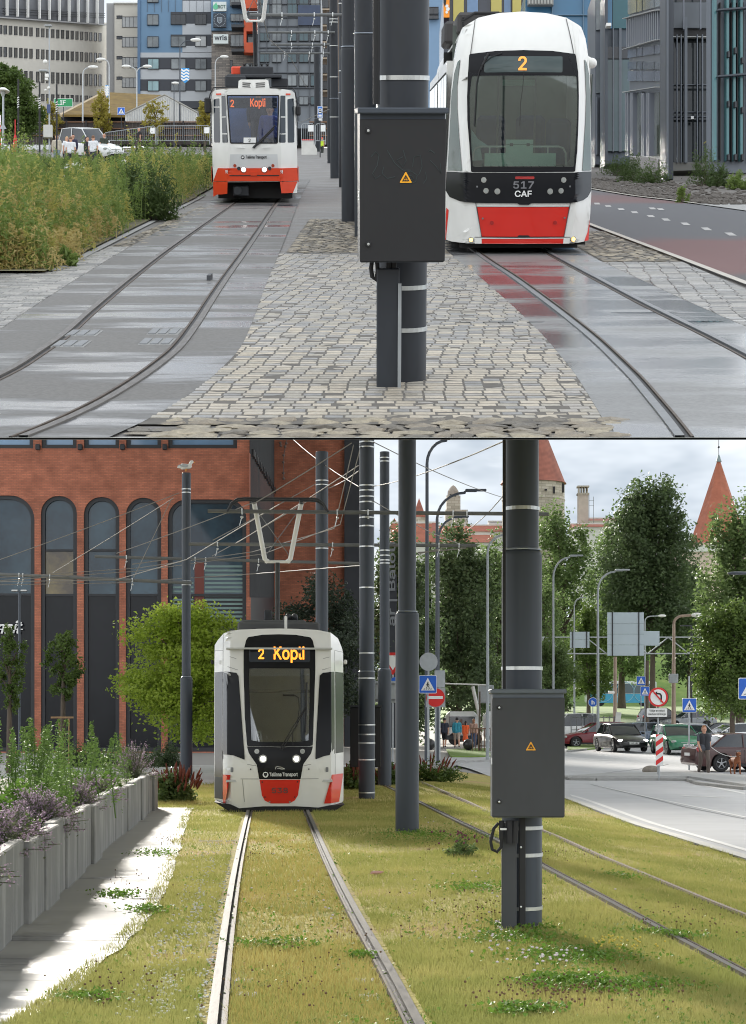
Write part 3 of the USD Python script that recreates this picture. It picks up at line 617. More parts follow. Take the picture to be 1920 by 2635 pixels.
disp = put('destination_display',drape(rrect(*P([(498,508)])[0],*P([(1152,345)])[0],.035),FL,.012,.02),mat('display_panel',C(44,50,58),.15,.1,3),lft)
def draped_text(parent,name,txt,c,h,w,F,off,mt,bold=True):
    m = meshkit.text_mesh(txt,h,1.0,bold); v = np.array(m.vertices); v[:,:2] -= (v[:,:2].max(0) + v[:,:2].min(0)) / 2; v[:,0] *= w / (v[:,0].max() - v[:,0].min()); v[:,:2] += c
    y = F(v[:,0],v[:,1]) - off - v[:,2] * .006 + .003
    return put(name,(np.stack([v[:,0],y,v[:,1]],1),np.array(m.faces)),mt,parent)
def T(parent,name,txt,N,F,x0,y0,x1,y1,off,mt,bold=True):
    (a,b),(c,d) = N.p(x0,y1),N.p(x1,y0); return draped_text(parent,name,txt,((a + c) / 2,(b + d) / 2),(d - b),c - a,F,off,mt,bold)
T(disp,'route_number','2',NL,FL,597,366,660,472,.016,amber_led); T(disp,'destination','Kopli',NL,FL,762,362,1092,492,.016,amber_led)
T(lft,'lettering','Tallinna Transport',NL,FL,716,1692,1016,1728,.010,sign_white)
T(lft,'fleet_number','538',NL,FL,742,1850,914,1904,.012,mat('number_grey',C(96,60,58),.5,.05,4))
put('emblem',drape(circle(*NL.p(675,1709),NL.r(31)),FL,.011,.02),sign_white,lft)
put('emblem_mark',drape(Polygon(P([(658,1690),(692,1690),(692,1712),(675,1730),(658,1712)])),FL,.014,.01,0),black_dull,lft)
put('maker_badge',drape(thick_line(P([(782,1650),(784,1628),(800,1622),(840,1628),(878,1646),(850,1648),(800,1640)]),.012),FL,.012,.02),steel,lft)
for x,y,r,mt in ((648,1540,44,lamp_lit),(1003,1540,44,lamp_lit),(583,1460,26,lamp_glass),(1068,1460,26,lamp_glass)):
    b = put('headlight',drape(circle(*NL.p(x,y),NL.r(r)),FL,.014,.03,0),steel,lft); put('lens',drape(circle(*NL.p(x,y),NL.r(r * .62 if r > 30 else r * .7)),FL,.02,.03,0),mt,b)
for x,y in ((718,2000),(933,2000)):put('marker_light',drape(circle(*NL.p(x,y),NL.r(10)),FL,.014,.02,0),lamp_glass,lft)
for x,y in ((318,1656),(1330,1656)):put('grab_recess',drape(rrect(*NL.p(x - 15,y + 26),*NL.p(x + 15,y - 26),.012),FL,.006,.02,0),steel_dull,lft)
for x,y in ((517,1650),(1135,1650),(640,1788),(1016,1785),(668,1948),(985,1948)):put('screw_cap',drape(circle(*NL.p(x,y),NL.r(8)),FL,.014,.02,0),black_dull,lft)
# wipers, route card
def y_at(F,q,off):return (q[0],float(F(np.array(q[0]),np.array(q[1]))) - off,q[1])
wp = MB()
for a in ([(828,1440),(960,1210),(1108,986)],[(850,1446),(985,1215),(1100,1010)]):wp.tube([y_at(FL,q,.035) for q in P(a)],.009,6)
wp.tube([y_at(FL,q,.03) for q in P([(1116,724),(1110,985),(1100,1258)])],.013,6).tube([y_at(FL,q,.03) for q in P([(862,860),(985,862),(1030,890),(1036,1000),(1010,1180),(960,1260),(966,1396)])],.007,6).tube([y_at(FL,q,.03) for q in P([(860,860),(980,862)])],.014,6)
put('wiper',wp,black_dull,lft)
cd = put('route_card',drape(Polygon(P([(566,1342),(632,1342),(632,1242),(566,1242)])),FL,-.03,.004,0),sign_white,lft); T(cd,'route_number','2',NL,FL,582,1262,616,1324,-.026,sign_black,False)
put('mirror_camera',MB().box(P([(92,492)])[0][:1] + (1.0,P([(92,492)])[0][1]),(.05,.08,.08),0,.015),black_dull,lft); put('mirror_camera',MB().box((NL.p(1550,490)[0],1.0,NL.p(1550,490)[1]),(.06,.09,.08),0,.015),white_paint,lft)
# body behind the nose, cab inside
sec = outl.buffer(-.03)
side = MB(); hw = 1.165
for a,b in ((1.4,6.5),(6.8,15.0),(15.3,23.0)):
    side.prism(Polygon([(-hw,.30),(-hw,3.0),(-1.02,3.2),(1.02,3.2),(hw,3.0),(hw,.30)]).difference(Polygon([(-1.0,.5),(-1.0,2.95),(1.0,2.95),(1.0,.5)])) if a < 2 else Polygon([(-hw,.30),(-hw,3.0),(-1.02,3.2),(1.02,3.2),(hw,3.0),(hw,.30)]),a,b)
put('car_body',side,white_paint,lft)
bl = MB(); 
for a,b in ((6.5,6.8),(15.0,15.3)):bl.box((0,(a + b) / 2,1.75),(2.1,b - a,2.5))
put('gangway_bellows',bl,rubber,lft)
for s_ in (-1,1):
    for a,b in ((1.4,6.2),(7.1,14.7),(15.6,22.7)):put('window_band',MB().box((s_ * (hw + .004),(a + b) / 2,1.75),(.012,b - a,1.15)),black_gloss,lft)
    put('red_band',MB().box((s_ * (hw + .004),12,.6),(.01,21,.35)),tram_red,lft)
put('underframe',MB().box((0,11.8,.22),(2.0,22,.18)).prism(Polygon(P([(130,2000),(300,2030),(395,2072),(650,2050),(990,2050),(1240,2066),(1360,2044),(1520,2030),(1400,2108),(300,2108)])),.12,1.0),rubber,lft)
whl = MB()
for y in (2.4,4.0):
    for s_ in (-1,1):whl.lathe([(0,-.05),(.28,-.05),(.28,.05),(0,.05)],(s_ * .53,y,.28),20,'x')
put('wheels',whl,steel_dull,lft)
cab = mat('cab_lining',C(190,192,190),.7,.1,3)
put('cab_interior',MB().box((0,2.6,1.75),(2.0,.04,2.4)).box((0,1.3,.56),(1.9,2.4,.04)).box((0,1.4,2.93),(1.9,2.4,.03)),cab,lft)
put('dashboard',MB().box((0,.85,.98),(1.5,.5,.16),0,.05).box((.05,1.0,1.1),(.5,.3,.16),0,.04),mat('dash_grey',C(120,122,122),.6,.1,4),lft)
put('cab_partition',MB().box((-.62,2.4,1.9),(.05,.05,2.0)).box((.7,2.4,1.9),(.05,.05,2.0)).box((0,2.4,2.2),(1.6,.05,.06)),dark_metal,lft)
put('sun_blind',drape(Polygon(P([(505,580),(1145,580),(1145,660),(505,660)])),FL,-.05,.01),mat('blind',C(150,152,154),.7,.05,4),lft)
# roof gear
rg = put('roof_equipment',MB().box((0,2.6,3.34),(1.55,1.6,.3),0,.03).box((-.1,4.4,3.42),(1.3,1.6,.42),0,.03),mat('roof_box',C(74,76,78),.6,.1,4),lft)
put('roof_rail',MB().box((0,1.5,3.20),(1.7,.05,.10)).box((0,1.7,3.30),(1.55,.05,.05)),steel_dull,rg)
for x in (545,1095):put('horn_box',MB().box((NL.p(x,80)[0],1.4,3.30),(.13,.2,.11),0,.03),dark_metal,rg)
put('aerial',MB().box((.13,1.6,3.42),(.05,.12,.34),0,.01),white_dull,rg)
fr = MB(); cxr = NL.p(1255,130)[0]; fr.tube([(cxr - .1,1.3,3.16),(cxr - .07,1.3,3.28),(cxr + .07,1.3,3.28),(cxr + .1,1.3,3.16)],.008,6); put('roof_bracket',fr,white_dull,rg)
put('pantograph_base',MB().box((-.2,4.2,3.72),(.16,.3,.26),0,.02).box((0,4.2,3.63),(.6,.3,.05)).box((.25,4.2,3.68),(.3,.3,.14),0,.02),dark_metal,rg)
for x in (.2,.33):put('insulator',MB().ball((x,4.0,3.72),.06),dark_metal,rg)
pantograph(lft,5.9,3.65,6.25,.27,.49,1.05)

# ---------- the tall white tram of the upper street
NC = Nose((1080,0),.3087,1337.8,24.4,True); P = NC.P
caf = thing('low_floor_tram','tall white tram number 517 with wide rounded windscreen and red apron','tram',M=slope_frame(ux(1337.8,24.4),24.4,-.012))
def FC(x,z):
    a = np.abs(x); return .16 * a ** 2 + np.maximum(0,a - .74) * 1.7 + .10 * np.maximum(0,z - .9) ** 1.25 + .75 * np.maximum(0,z - 2.35) ** 2 + .1 * np.maximum(0,.6 - z)
def sym(pts):return pts + [(1670 - x,y) for x,y in pts[::-1]]
outl = Polygon(P(sym([(835,2036),(1395,2030),(1442,2020),(1452,1800),(1458,1600),(1450,1430),(1438,1000),(1425,700),(1408,490),(1378,300),(1342,205),(1210,122),(1040,82),(835,68)])))
scr = smoothed(P([(380,442),(600,417),(835,410),(1080,417),(1276,442),(1298,600),(1308,800),(1309,1000),(1300,1250),(1284,1432),(415,1436),(395,1200),(374,1000),(368,800),(372,600)]),.02)
clr = smoothed(P([(404,626),(1286,626),(1296,800),(1296,1000),(1276,1392),(426,1392),(394,1000),(386,800)]),.03)
sid = [smoothed(P([(1362,480),(1384,506),(1409,600),(1428,800),(1446,1428),(1356,1428),(1380,1000),(1384,800)]),.006),smoothed(P([(308,480),(286,506),(261,600),(242,800),(224,1428),(340,1428),(312,1150),(292,900),(288,700)]),.006)]
band = smoothed(P([(216,1438),(415,1438),(420,1442),(1284,1440),(1288,1436),(1449,1436),(1454,1600),(1420,1650),(1370,1676),(1250,1692),(922,1692),(900,1706),(822,1706),(800,1692),(460,1692),(330,1682),(246,1652),(214,1600)]),.006)
redp = Polygon(P([(472,1727),(1240,1727),(1205,1974),(515,1974)])); bump = Polygon(P([(515,1992),(1202,1990),(1198,2033),(518,2033)]))
put('nose_sides',rim(outl,FC,1.25),white_paint,caf,smooth=35)
put('nose_shell',drape(outl.difference(clr).difference(redp.buffer(.006)),FC,0,.05),white_paint,caf,smooth=35)
put('windscreen_surround',drape(scr.difference(clr),FC,.008,.02),black_gloss,caf,smooth=35)
put('windscreen',drape(clr,FC,.0,.006),pane('screen_glass_green',(.74,.82,.79),1.7),caf,smooth=True)
for q in sid:put('side_window',drape(q,FC,.016,.02,.07),mat('side_glass',C(44,58,52),.05,.3,2,spec=.8),caf,smooth=35)
put('lower_mask',drape(band,FC,.024,.04,.05),black_gloss,caf,smooth=35)
put('front_panel',drape(redp,FC,.0,.04),tram_red,caf,smooth=35,label='red apron panel'); put('bumper',drape(Polygon(P([(458,1984),(1258,1984),(1252,2034),(462,2034)])).difference(bump),FC,.014,.03),white_paint,caf); put('bumper_centre',drape(bump,FC,.012,.03),tram_red,caf)
for q in ([(458,1692),(515,1975)],[(1250,1692),(1205,1975)],[(432,130),(390,440)],[(1208,130),(1262,440)],[(416,1440),(462,1690)],[(1284,1440),(1250,1690)],[(458,1980),(1258,1980)]):
    put('panel_seam',drape(strip(P(q),.008),FC,.010,.01),seam,caf)
put('tow_cover',drape(Polygon(P([(805,1980),(825,1962),(905,1962),(925,1980)])),FC,.012,.02,0),black_dull,caf)
put('red_flash',drape(Polygon(P([(1448,1850),(1444,2022),(1398,2028),(1430,1950)])),FC,.006,.02),tram_red,caf); put('red_flash',drape(Polygon(P([(222,1745),(242,1765),(226,2022),(222,2022)])),FC,.006,.02),tram_red,caf)
for x,y,r in ((520,1500,22),(541,1590,22),(635,1595,24),(1187,1500,22),(1167,1590,22),(1075,1595,24)):
    b = put('headlight',drape(circle(*NC.p(x,y),NC.r(r)),FC,.032,.03,0),steel,caf); put('lens',drape(circle(*NC.p(x,y),NC.r(r * .78)),FC,.038,.03,0),lamp_glass,b)
for x,y in ((428,2003),(1288,1998)):
    b = put('indicator',drape(circle(*NC.p(x,y),NC.r(23)),FC,.018,.03,0),steel,caf); put('lens',drape(circle(*NC.p(x,y),NC.r(16)),FC,.024,.03,0),lamp_amber,b)
for x,y in ((597,1858),(1125,1856)):put('reflector',drape(circle(*NC.p(x,y),NC.r(16)),FC,.010,.02,0),lamp_red,caf)
for x,y in ((520,1822),(1203,1816),(466,1556),(1242,1554)):put('screw_cap',drape(circle(*NC.p(x,y),NC.r(8)),FC,.03,.02,0),steel_dull,caf)
put('brake_light',drape(rrect(*NC.p(780,1492),*NC.p(940,1470),.01),FC,.032,.02),lamp_red,caf)
T(caf,'fleet_number','517',NC,FC,766,1512,938,1570,.031,mat('number_silver',C(112,112,116),.5,.05,4)); T(caf,'lettering','CAF',NC,FC,780,1590,922,1638,.031,sign_white)
dp = put('destination_display',drape(rrect(*NC.p(505,600),*NC.p(1165,462),.02),FC,.012,.02),mat('display_green',C(58,70,70),.12,.1,3),caf); T(dp,'route_number','2',NC,FC,790,466,862,578,.016,mat('amber_dim',C(214,140,60),.5,0,1,emit=C(235,150,60),es=.55))
put('wiper',MB().tube([y_at(FC,q,.03) for q in P([(548,438),(500,510),(462,600),(444,700),(438,900),(432,1050)])],.008,6).tube([y_at(FC,q,.03) for q in P([(655,432),(560,470),(500,520),(480,580)])],.006,6).tube([y_at(FC,q,.03) for q in P([(540,440),(490,540)])],.016,6),black_dull,caf)
put('antenna_wire',MB().tube([y_at(FC,q,.012) for q in P([(840,580),(830,740),(815,850),(812,1050)])],.004,5),black_dull,caf)
mb = put('mirror_housing',MB().ball((NC.p(1446,510)[0],.75,NC.p(1446,510)[1]),NC.r(40),3,(1,1.2,1.05)).tube([(NC.p(1395,470)[0],.85,NC.p(1395,470)[1]),(NC.p(1440,500)[0],.78,NC.p(1440,500)[1])],.05,8),white_paint,caf,smooth=True)
# interior seen through the screen
tl = mat('teal_board',C(178,206,192),.5,.06,3)
zz = lambda y:NC.p(835,y)[1]; xx = lambda x,y:NC.p(x,y)[0]
put('desk_panel',MB().prism([(xx(535,1385),zz(1388)),(xx(1138,1385),zz(1388)),(xx(1138,1385),zz(1280)),(xx(535,1385),zz(1280))],.42,.46),tl,caf)
dbx = put('control_box',MB().prism([(xx(715,1280),zz(1280)),(xx(943,1280),zz(1280)),(xx(943,1280),zz(1165)),(xx(715,1280),zz(1165))],.43,.56),tl,caf)
put('latch',MB().prism(rrect(xx(745,1220),zz(1220),xx(773,1195),zz(1195),.008),.42,.44).prism(rrect(xx(887,1220),zz(1220),xx(915,1195),zz(1195),.008),.42,.44).prism([(xx(716,1206),zz(1208)),(xx(942,1206),zz(1208)),(xx(942,1206),zz(1204)),(xx(716,1206),zz(1204))],.424,.43),dark_metal,dbx)
hr = lambda q:[(xx(a,b),.5,zz(b)) for a,b in q]
put('hand_rail',MB().tube(hr([(438,1340),(442,1280),(458,1240),(495,1224),(715,1224)]),.012,8).tube(hr([(943,1224),(1165,1224),(1205,1240),(1225,1280),(1230,1385)]),.012,8).tube(hr([(578,1224),(578,1280)]),.01,8).tube(hr([(1072,1224),(1072,1280)]),.01,8),white_dull,caf)
put('roof_plate',MB().prism([(xx(690,700),zz(700)),(xx(965,700),zz(700)),(xx(965,648),zz(648)),(xx(690,648),zz(648))],.9,.93),tl,caf)
put('curtain',MB().prism(Polygon([(xx(418,1340),zz(1345)),(xx(420,1080),zz(1080)),(xx(480,1160),zz(1160)),(xx(560,1210),zz(1215)),(xx(500,1240),zz(1240)),(xx(520,1340),zz(1340))]),.52,.55),mat('pale_cloth',C(176,200,200),.8,.15,9,bump=.01,bscale=9),caf)
put('seat',MB().box((xx(1190,1200),1.1,zz(1180)),(.34,.15,.6),0,.06).box((xx(640,1000),2.3,zz(1150)),(.42,.14,.6),0,.06).box((xx(1000,1000),2.3,zz(1150)),(.42,.14,.6),0,.06),mat('seat_blue',C(52,62,96),.8,.15,9),caf)
cabd = mat('cab_dark',C(104,112,106),.7,.2,2)
put('cab_interior',MB().box((0,3.2,1.75),(1.7,.04,2.6)).box((0,1.8,.82),(1.7,2.8,.04)),cabd,caf)
put('stanchion',MB().cyl((-.25,1.6,.8),(-.25,1.6,2.8),.015).cyl((.3,2.0,.8),(.3,2.0,2.8),.015),steel_dull,caf)
hw = .985
cs = outl.buffer(-.012).union(Polygon([(-hw,.3),(hw,.3),(hw,2.5),(-hw,2.5)]))
put('car_body',MB().prism(cs.difference(Polygon([(-.9,.4),(-.9,2.8),(.9,2.8),(.9,.4)])),1.2,6.2).prism(cs,6.5,14),white_paint,caf)
put('gangway_bellows',MB().box((0,6.35,1.6),(1.8,.3,2.4)),rubber,caf)
for s_ in (-1,1):
    for a,b in ((.95,2.3),(2.45,3.9),(4.05,6.0),(6.7,9),(9.2,13.5)):put('body_window',MB().box((s_ * (hw + .004),(a + b) / 2,1.72),(.012,b - a,1.2)),mat('side_glass',None),caf)
    put('roof_cover',MB().box((s_ * (hw + .003),7.7,2.35),(.02,12.6,.012)),seam,caf)
    put('red_band',MB().box((s_ * (hw + .004),7,.5),(.01,12,.3)),tram_red,caf)
eq = put('roof_equipment',MB().box((-.35,3.8,3.06),(.9,2.2,.3),0,.04).box((-.4,7.2,3.1),(1.0,2.2,.34),0,.04),mat('roof_dark',C(58,56,56),.6,.15,5),caf)
gr = MB()
for k in range(6):gr.ball((-.72,2.6 - .0 * k,2.98 + .03 * k),.02,1)
gr.tube([(-.75,2.8,2.9),(-.72,2.7,3.1),(-.55,2.7,3.2),(-.2,2.7,3.2)],.02,6); put('roof_cable',gr,black_dull,eq)
put('underframe',MB().box((0,7,.2),(1.85,13,.2)).box((0,.7,.17),(1.6,.8,.2)),rubber,caf)
whl = MB()
for y in (1.7,3.3):
    for s_ in (-1,1):whl.lathe([(0,-.05),(.28,-.05),(.28,.05),(0,.05)],(s_ * .53,y,.28),20,'x')
put('wheels',whl,steel_dull,caf)

# ---------- the old orange and white tram of the upper street
NT = Nose((480,0),.25424,657.0,41.0,True); P = NT.P
kt = thing('old_tram','old white and orange tram showing Kopli with lit headlamps','tram',M=slope_frame(ux(657,41),41.0,.05))
def FT(x,z):
    a = np.abs(x); return .06 * a ** 2 + np.maximum(0,a - .60) * .75 + .08 * np.maximum(0,z - 1.2) + 1.2 * np.maximum(0,z - 2.55) ** 2 + .06 * np.maximum(0,1.0 - z)
outl = Polygon(P([(272,1845),(268,1690),(268,1440),(268,1010),(280,930),(305,908),(400,898),(560,892),(697,888),(830,892),(990,898),(1090,912),(1118,940),(1128,1010),(1132,1700),(1132,1840)]))
scr = smoothed(P([(432,962),(954,962),(958,985),(936,1440),(925,1450),(466,1450),(455,1440),(430,985)]),.015)
wins = [P([(372,968),(412,966),(433,1442),(374,1444)]),P([(292,1002),(352,992),(350,1443),(288,1440)]),P([(972,966),(1022,964),(1016,1444),(948,1443)]),P([(1042,1002),(1108,990),(1104,1442),(1038,1444)])]
clr = scr.buffer(-.02)
put('nose_sides',rim(outl,FT,.7),white_paint,kt,smooth=35)
put('nose_shell',drape(outl.difference(clr),FT,0,.05),white_paint,kt,smooth=35)
put('windscreen_gasket',drape(scr.buffer(.008).difference(clr),FT,.008,.02),rubber,kt,smooth=35); put('windscreen',drape(clr,FT,.0,.006),pane('screen_glass_blue',(.72,.78,.86),1.8),kt,smooth=True)
for q in wins:
    b = put('corner_window',drape(smoothed(q,.02),FT,.006,.02),dark_glass,kt,smooth=35)
for a,b in (((374,1183),(414,1183)),((374,1354),(424,1354)),((972,1183),(1018,1183)),((958,1354),(1018,1354)),((292,1082),(352,1082))):put('window_bar',drape(strip(P([a,b]),.022),FT,.014,.02),white_dull,kt)
og = [Polygon(P([(322,1702),(1130,1702),(1136,1832),(958,1838),(940,1832),(440,1832),(430,1836),(272,1836)])),Polygon(P([(270,1842),(420,1842),(414,1962),(310,1972),(268,1996)])),Polygon(P([(950,1842),(1128,1840),(1112,1900),(1078,1956),(964,1956)]))]
put('bumper',drape(og[0],FT,.05,.09),tram_orange,kt,smooth=35)
for q in og[1:]:put('skirt_panel',drape(q,FT,.05,.06),tram_orange,kt,smooth=35)
put('white_flash',drape(Polygon(P([(1120,1860),(1128,1862),(1122,1958),(1080,1958)])),FT,.054,.02),white_paint,kt)
put('bumper_slot',drape(strip(P([(440,1776),(944,1776)]),.02),FT,.056,.02),black_dull,kt); put('tow_cap',drape(rrect(*NT.p(655,1778),*NT.p(720,1738),.01),FT,.07,.05,0),tram_orange,kt)
put('grey_panel',drape(Polygon(P([(452,1560),(930,1560),(936,1700),(442,1700)])),FT,.004,.02),mat('panel_grey',C(196,198,198),.35,.03,4),kt)
for x in (585,795):
    b = put('headlight',drape(circle(*NT.p(x,1716),NT.r(28)),FT,.06,.04,0),steel,kt); put('lens',drape(circle(*NT.p(x,1716),NT.r(21)),FT,.068,.03,0),lamp_lit,b)
for x in (537,848):put('fog_light',drape(circle(*NT.p(x,1704),NT.r(18)),FT,.058,.03,0),dark_metal,kt)
for x in (497,882):put('indicator',drape(circle(*NT.p(x,1676),NT.r(16)),FT,.012,.03,0),mat('lens_orange',C(150,62,40),.3,.1,9),kt)
for x0,x1 in ((318,370),(1028,1075)):put('indicator',drape(rrect(*NT.p(x0,960),*NT.p(x1,942),.005),FT,.02,.03,0),tram_orange,kt)
T(kt,'lettering','Tallinna Transport',NT,FT,610,1578,820,1606,.008,sign_black); put('emblem',drape(circle(*NT.p(578,1591),NT.r(19)),FT,.009,.02,0),sign_black,kt)
put('emblem_mark',drape(Polygon(P([(566,1584),(590,1584),(590,1592),(578,1602),(566,1592)])),FT,.012,.01,0),sign_white,kt)
for x in (412,970):T(kt,'fleet_number','98',NT,FT,x - 13,1720,x + 13,1754,.056,sign_white)
dp = put('destination_display',drape(Polygon(P([(445,985),(940,985),(934,1095),(448,1095)])),FT,-.06,.02,0),mat('display_navy',C(36,46,66),.3,.1,3),kt); T(dp,'route_number','2',NT,FT,464,1010,500,1080,-.05,orange_led); T(dp,'destination','Kopli',NT,FT,664,1008,818,1086,-.05,orange_led)
cd = put('route_card',drape(Polygon(P([(590,1446),(714,1444),(716,1392),(592,1392)])),FT,.012,.004,0),sign_white,kt); T(cd,'route_number','2',NT,FT,640,1404,662,1436,.016,sign_black,False)
put('wiper',MB().tube([y_at(FT,q,.03) for q in P([(680,1494),(760,1420),(912,1270)])],.014,6).tube([y_at(FT,q,.03) for q in P([(690,1498),(800,1400),(900,1300)])],.02,6).tube([y_at(FT,q,.02) for q in P([(905,1110),(898,1390)])],.006,6),black_dull,kt)
for a,b in (((510,1492),(602,1496)),((776,1494),(866,1492))):put('grab_handle',MB().tube([y_at(FT,q,.04) for q in P([a,b])],.01,6),white_dull,kt)
put('wing_mirror',MB().box((NT.p(230,1065)[0],.35,NT.p(230,1065)[1]),(NT.r(66),.12,NT.r(150)),0,.03).tube([(NT.p(250,990)[0],.35,NT.p(250,985)[1]),(NT.p(258,950)[0],.3,NT.p(258,950)[1]),(NT.p(290,884)[0],.35,NT.p(290,884)[1]),(NT.p(540,876)[0],.4,NT.p(540,876)[1])],.014,6),black_dull,kt)
put('wing_mirror',MB().box((NT.p(1150,1118)[0],.35,NT.p(1150,1118)[1]),(NT.r(52),.12,NT.r(95)),0,.03).tube([(NT.p(1140,1070)[0],.35,NT.p(1140,1070)[1]),(NT.p(1125,930)[0],.3,NT.p(1125,930)[1]),(NT.p(1098,886)[0],.35,NT.p(1098,886)[1]),(NT.p(865,880)[0],.4,NT.p(865,880)[1])],.014,6),black_dull,kt)
put('coupler',MB().box((NT.p(550,1935)[0],.3,NT.p(550,1935)[1]),(NT.r(160),.2,NT.r(100)),0,.02).cyl((NT.p(520,1930)[0],.1,NT.p(520,1930)[1]),(NT.p(520,1930)[0],.5,NT.p(520,1930)[1]),.09),dark_metal,kt)
hz = lambda y:NT.p(697,y)[1]
acu = put('roof_air_conditioner',MB().prism(smoothed(P([(540,892),(548,812),(572,800),(830,798),(852,812),(862,892)]),.02),.45,1.9),white_paint,kt,smooth=40)
gl = MB()
for k,y in enumerate((838,856,876)):
    gl.prism(thick_line(P([(586,y - 6),(670,y)]),.016),.435,.46).prism(thick_line(P([(722,y),(816,y - 6)]),.016),.435,.46)
put('grille',gl,dark_metal,acu); put('aerial',MB().tube([(NT.p(668,850)[0],.4,hz(852)),(NT.p(675,885)[0],.4,hz(888)),(NT.p(697,915)[0],.35,hz(915)),(NT.p(712,885)[0],.4,hz(888)),(NT.p(716,850)[0],.4,hz(852))],.01,6),white_dull,acu)
hw = .985
cs = outl.buffer(-.012).union(Polygon([(-.96,.45),(.96,.45),(.96,1.0),(-.96,1.0)]))
put('car_body',MB().prism(cs.difference(Polygon([(-.9,.6),(-.9,2.6),(.9,2.6),(.9,.6)])),.66,6).prism(cs,6.2,13),white_paint,kt)
for s_ in (-1,1):
    for k in range(7):put('body_window',MB().box((s_ * (hw + .004),1.3 + k * 1.6,1.75),(.012,1.3,1.0)),dark_glass,kt)
    put('orange_band',MB().box((s_ * (hw + .004),6.5,.62),(.012,12,.34)),tram_orange,kt)
put('underframe',MB().box((0,6.5,.3),(1.7,12,.4)),rubber,kt)
put('cab_interior',MB().box((0,2.3,1.5),(1.8,.04,1.7)).box((0,1.1,.98),(1.7,1.6,.04)),mat('cab_navy',C(84,112,160),.7,.2,2),kt)
put('dashboard',MB().box((0,.5,1.05),(1.2,.4,.14),0,.04),mat('dash_blue',C(48,70,104),.6,.1,4),kt)
rg = put('roof_equipment',MB().box((.05,4.4,2.92),(.8,1.2,.25),0,.02).box((-.45,3.2,2.68),(.5,1.0,.26),0,.03).box((.0,3.6,2.8),(1.3,1.6,.08),0,.02).box((.6,3.4,2.66),(.4,.8,.2),0,.02).box((0,3.8,2.66),(.5,1.0,.4)),dark_metal,kt)
put('resistor_box',MB().box((-.42,4.2,2.95),(.3,.6,.2),0,.03),tram_orange,rg)
ins = MB()
for k in range(5):ins.lathe([(.0,-.04),(.05,-.03),(.02,0),(.05,.03),(0,.04)],(-.25 + k * .14,4.0,3.07),10)
put('insulators',ins,black_dull,rg)
pantograph(kt,5.3,2.6,5.6,.22,.42,.85)
# ------------------------------------------------------------------ catenary poles
hole_m = mat('clamp_silver',C(196,198,196),.3,.08,20,metal=.85)
def clamp(m,r,z,w=.028):m.lathe([(r,z - w / 2),(r + .006,z - w / 2),(r + .006,z + w / 2),(r,z + w / 2)],n=28)
def pole(base,r,zs,r2,top,label,bands=(),name='catenary_pole',group=None,n=28,sleeve=True,mt=None,M=None):
    mt = mt or pole_grey
    t = thing(name,label,'pole',base,group=group,M=M)
    put('lower_tube',MB().lathe([(0,-.2),(r,-.2),(r,zs - .05),(r - .006,zs - .02),(r2 + .006,zs),(r2 - .001,zs)],n=n),mt,t,smooth=40)
    put('upper_tube',MB().lathe([(r2,zs - .01),(r2,top - .01),(r2 - .01,top),(0,top)],n=n),mt,t,smooth=40)
    if sleeve:put('weld_collar',MB().lathe([(r2 + .003,zs),(r2 + .022,zs - .002),(r2 + .024,zs + .006),(r2 + .003,zs + .018)],n=n),mat('weld_sheen',C(150,158,168),.25,.1,8,metal=.6),t,smooth=60)
    for z in bands:
        m = MB(); clamp(m,r if z < zs else r2,z); put('clamp_band',m,hole_m,t)
    return t
def warn(parent,c,s,R=None):
    """yellow triangle with a black bolt"""
    tri = [(-s,-s * .82),(s,-s * .82),(0,s * .92)]
    w = put('warning_sign',MB().prism(Polygon(tri).buffer(.004),-.002,0,fn=lambda q:q + c),sign_yellow,parent)
    inner = Polygon(tri).buffer(-.006)
    put('border',MB().prism(inner.difference(inner.buffer(-.0055)),-.004,-.002,fn=lambda q:q + c),sign_black,w)
    bolt = [(.1,.5),(-.25,-.12),(.0,-.08),(-.1,-.5),(-.2,-.42),(-.08,-.68),(.1,-.45),(.0,-.46),(.18,.1),(-.05,.06)]
    put('bolt',MB().prism([(a * s * .75,b * s * .75 - s * .1) for a,b in bolt],-.004,-.002,fn=lambda q:q + c),sign_black,w)
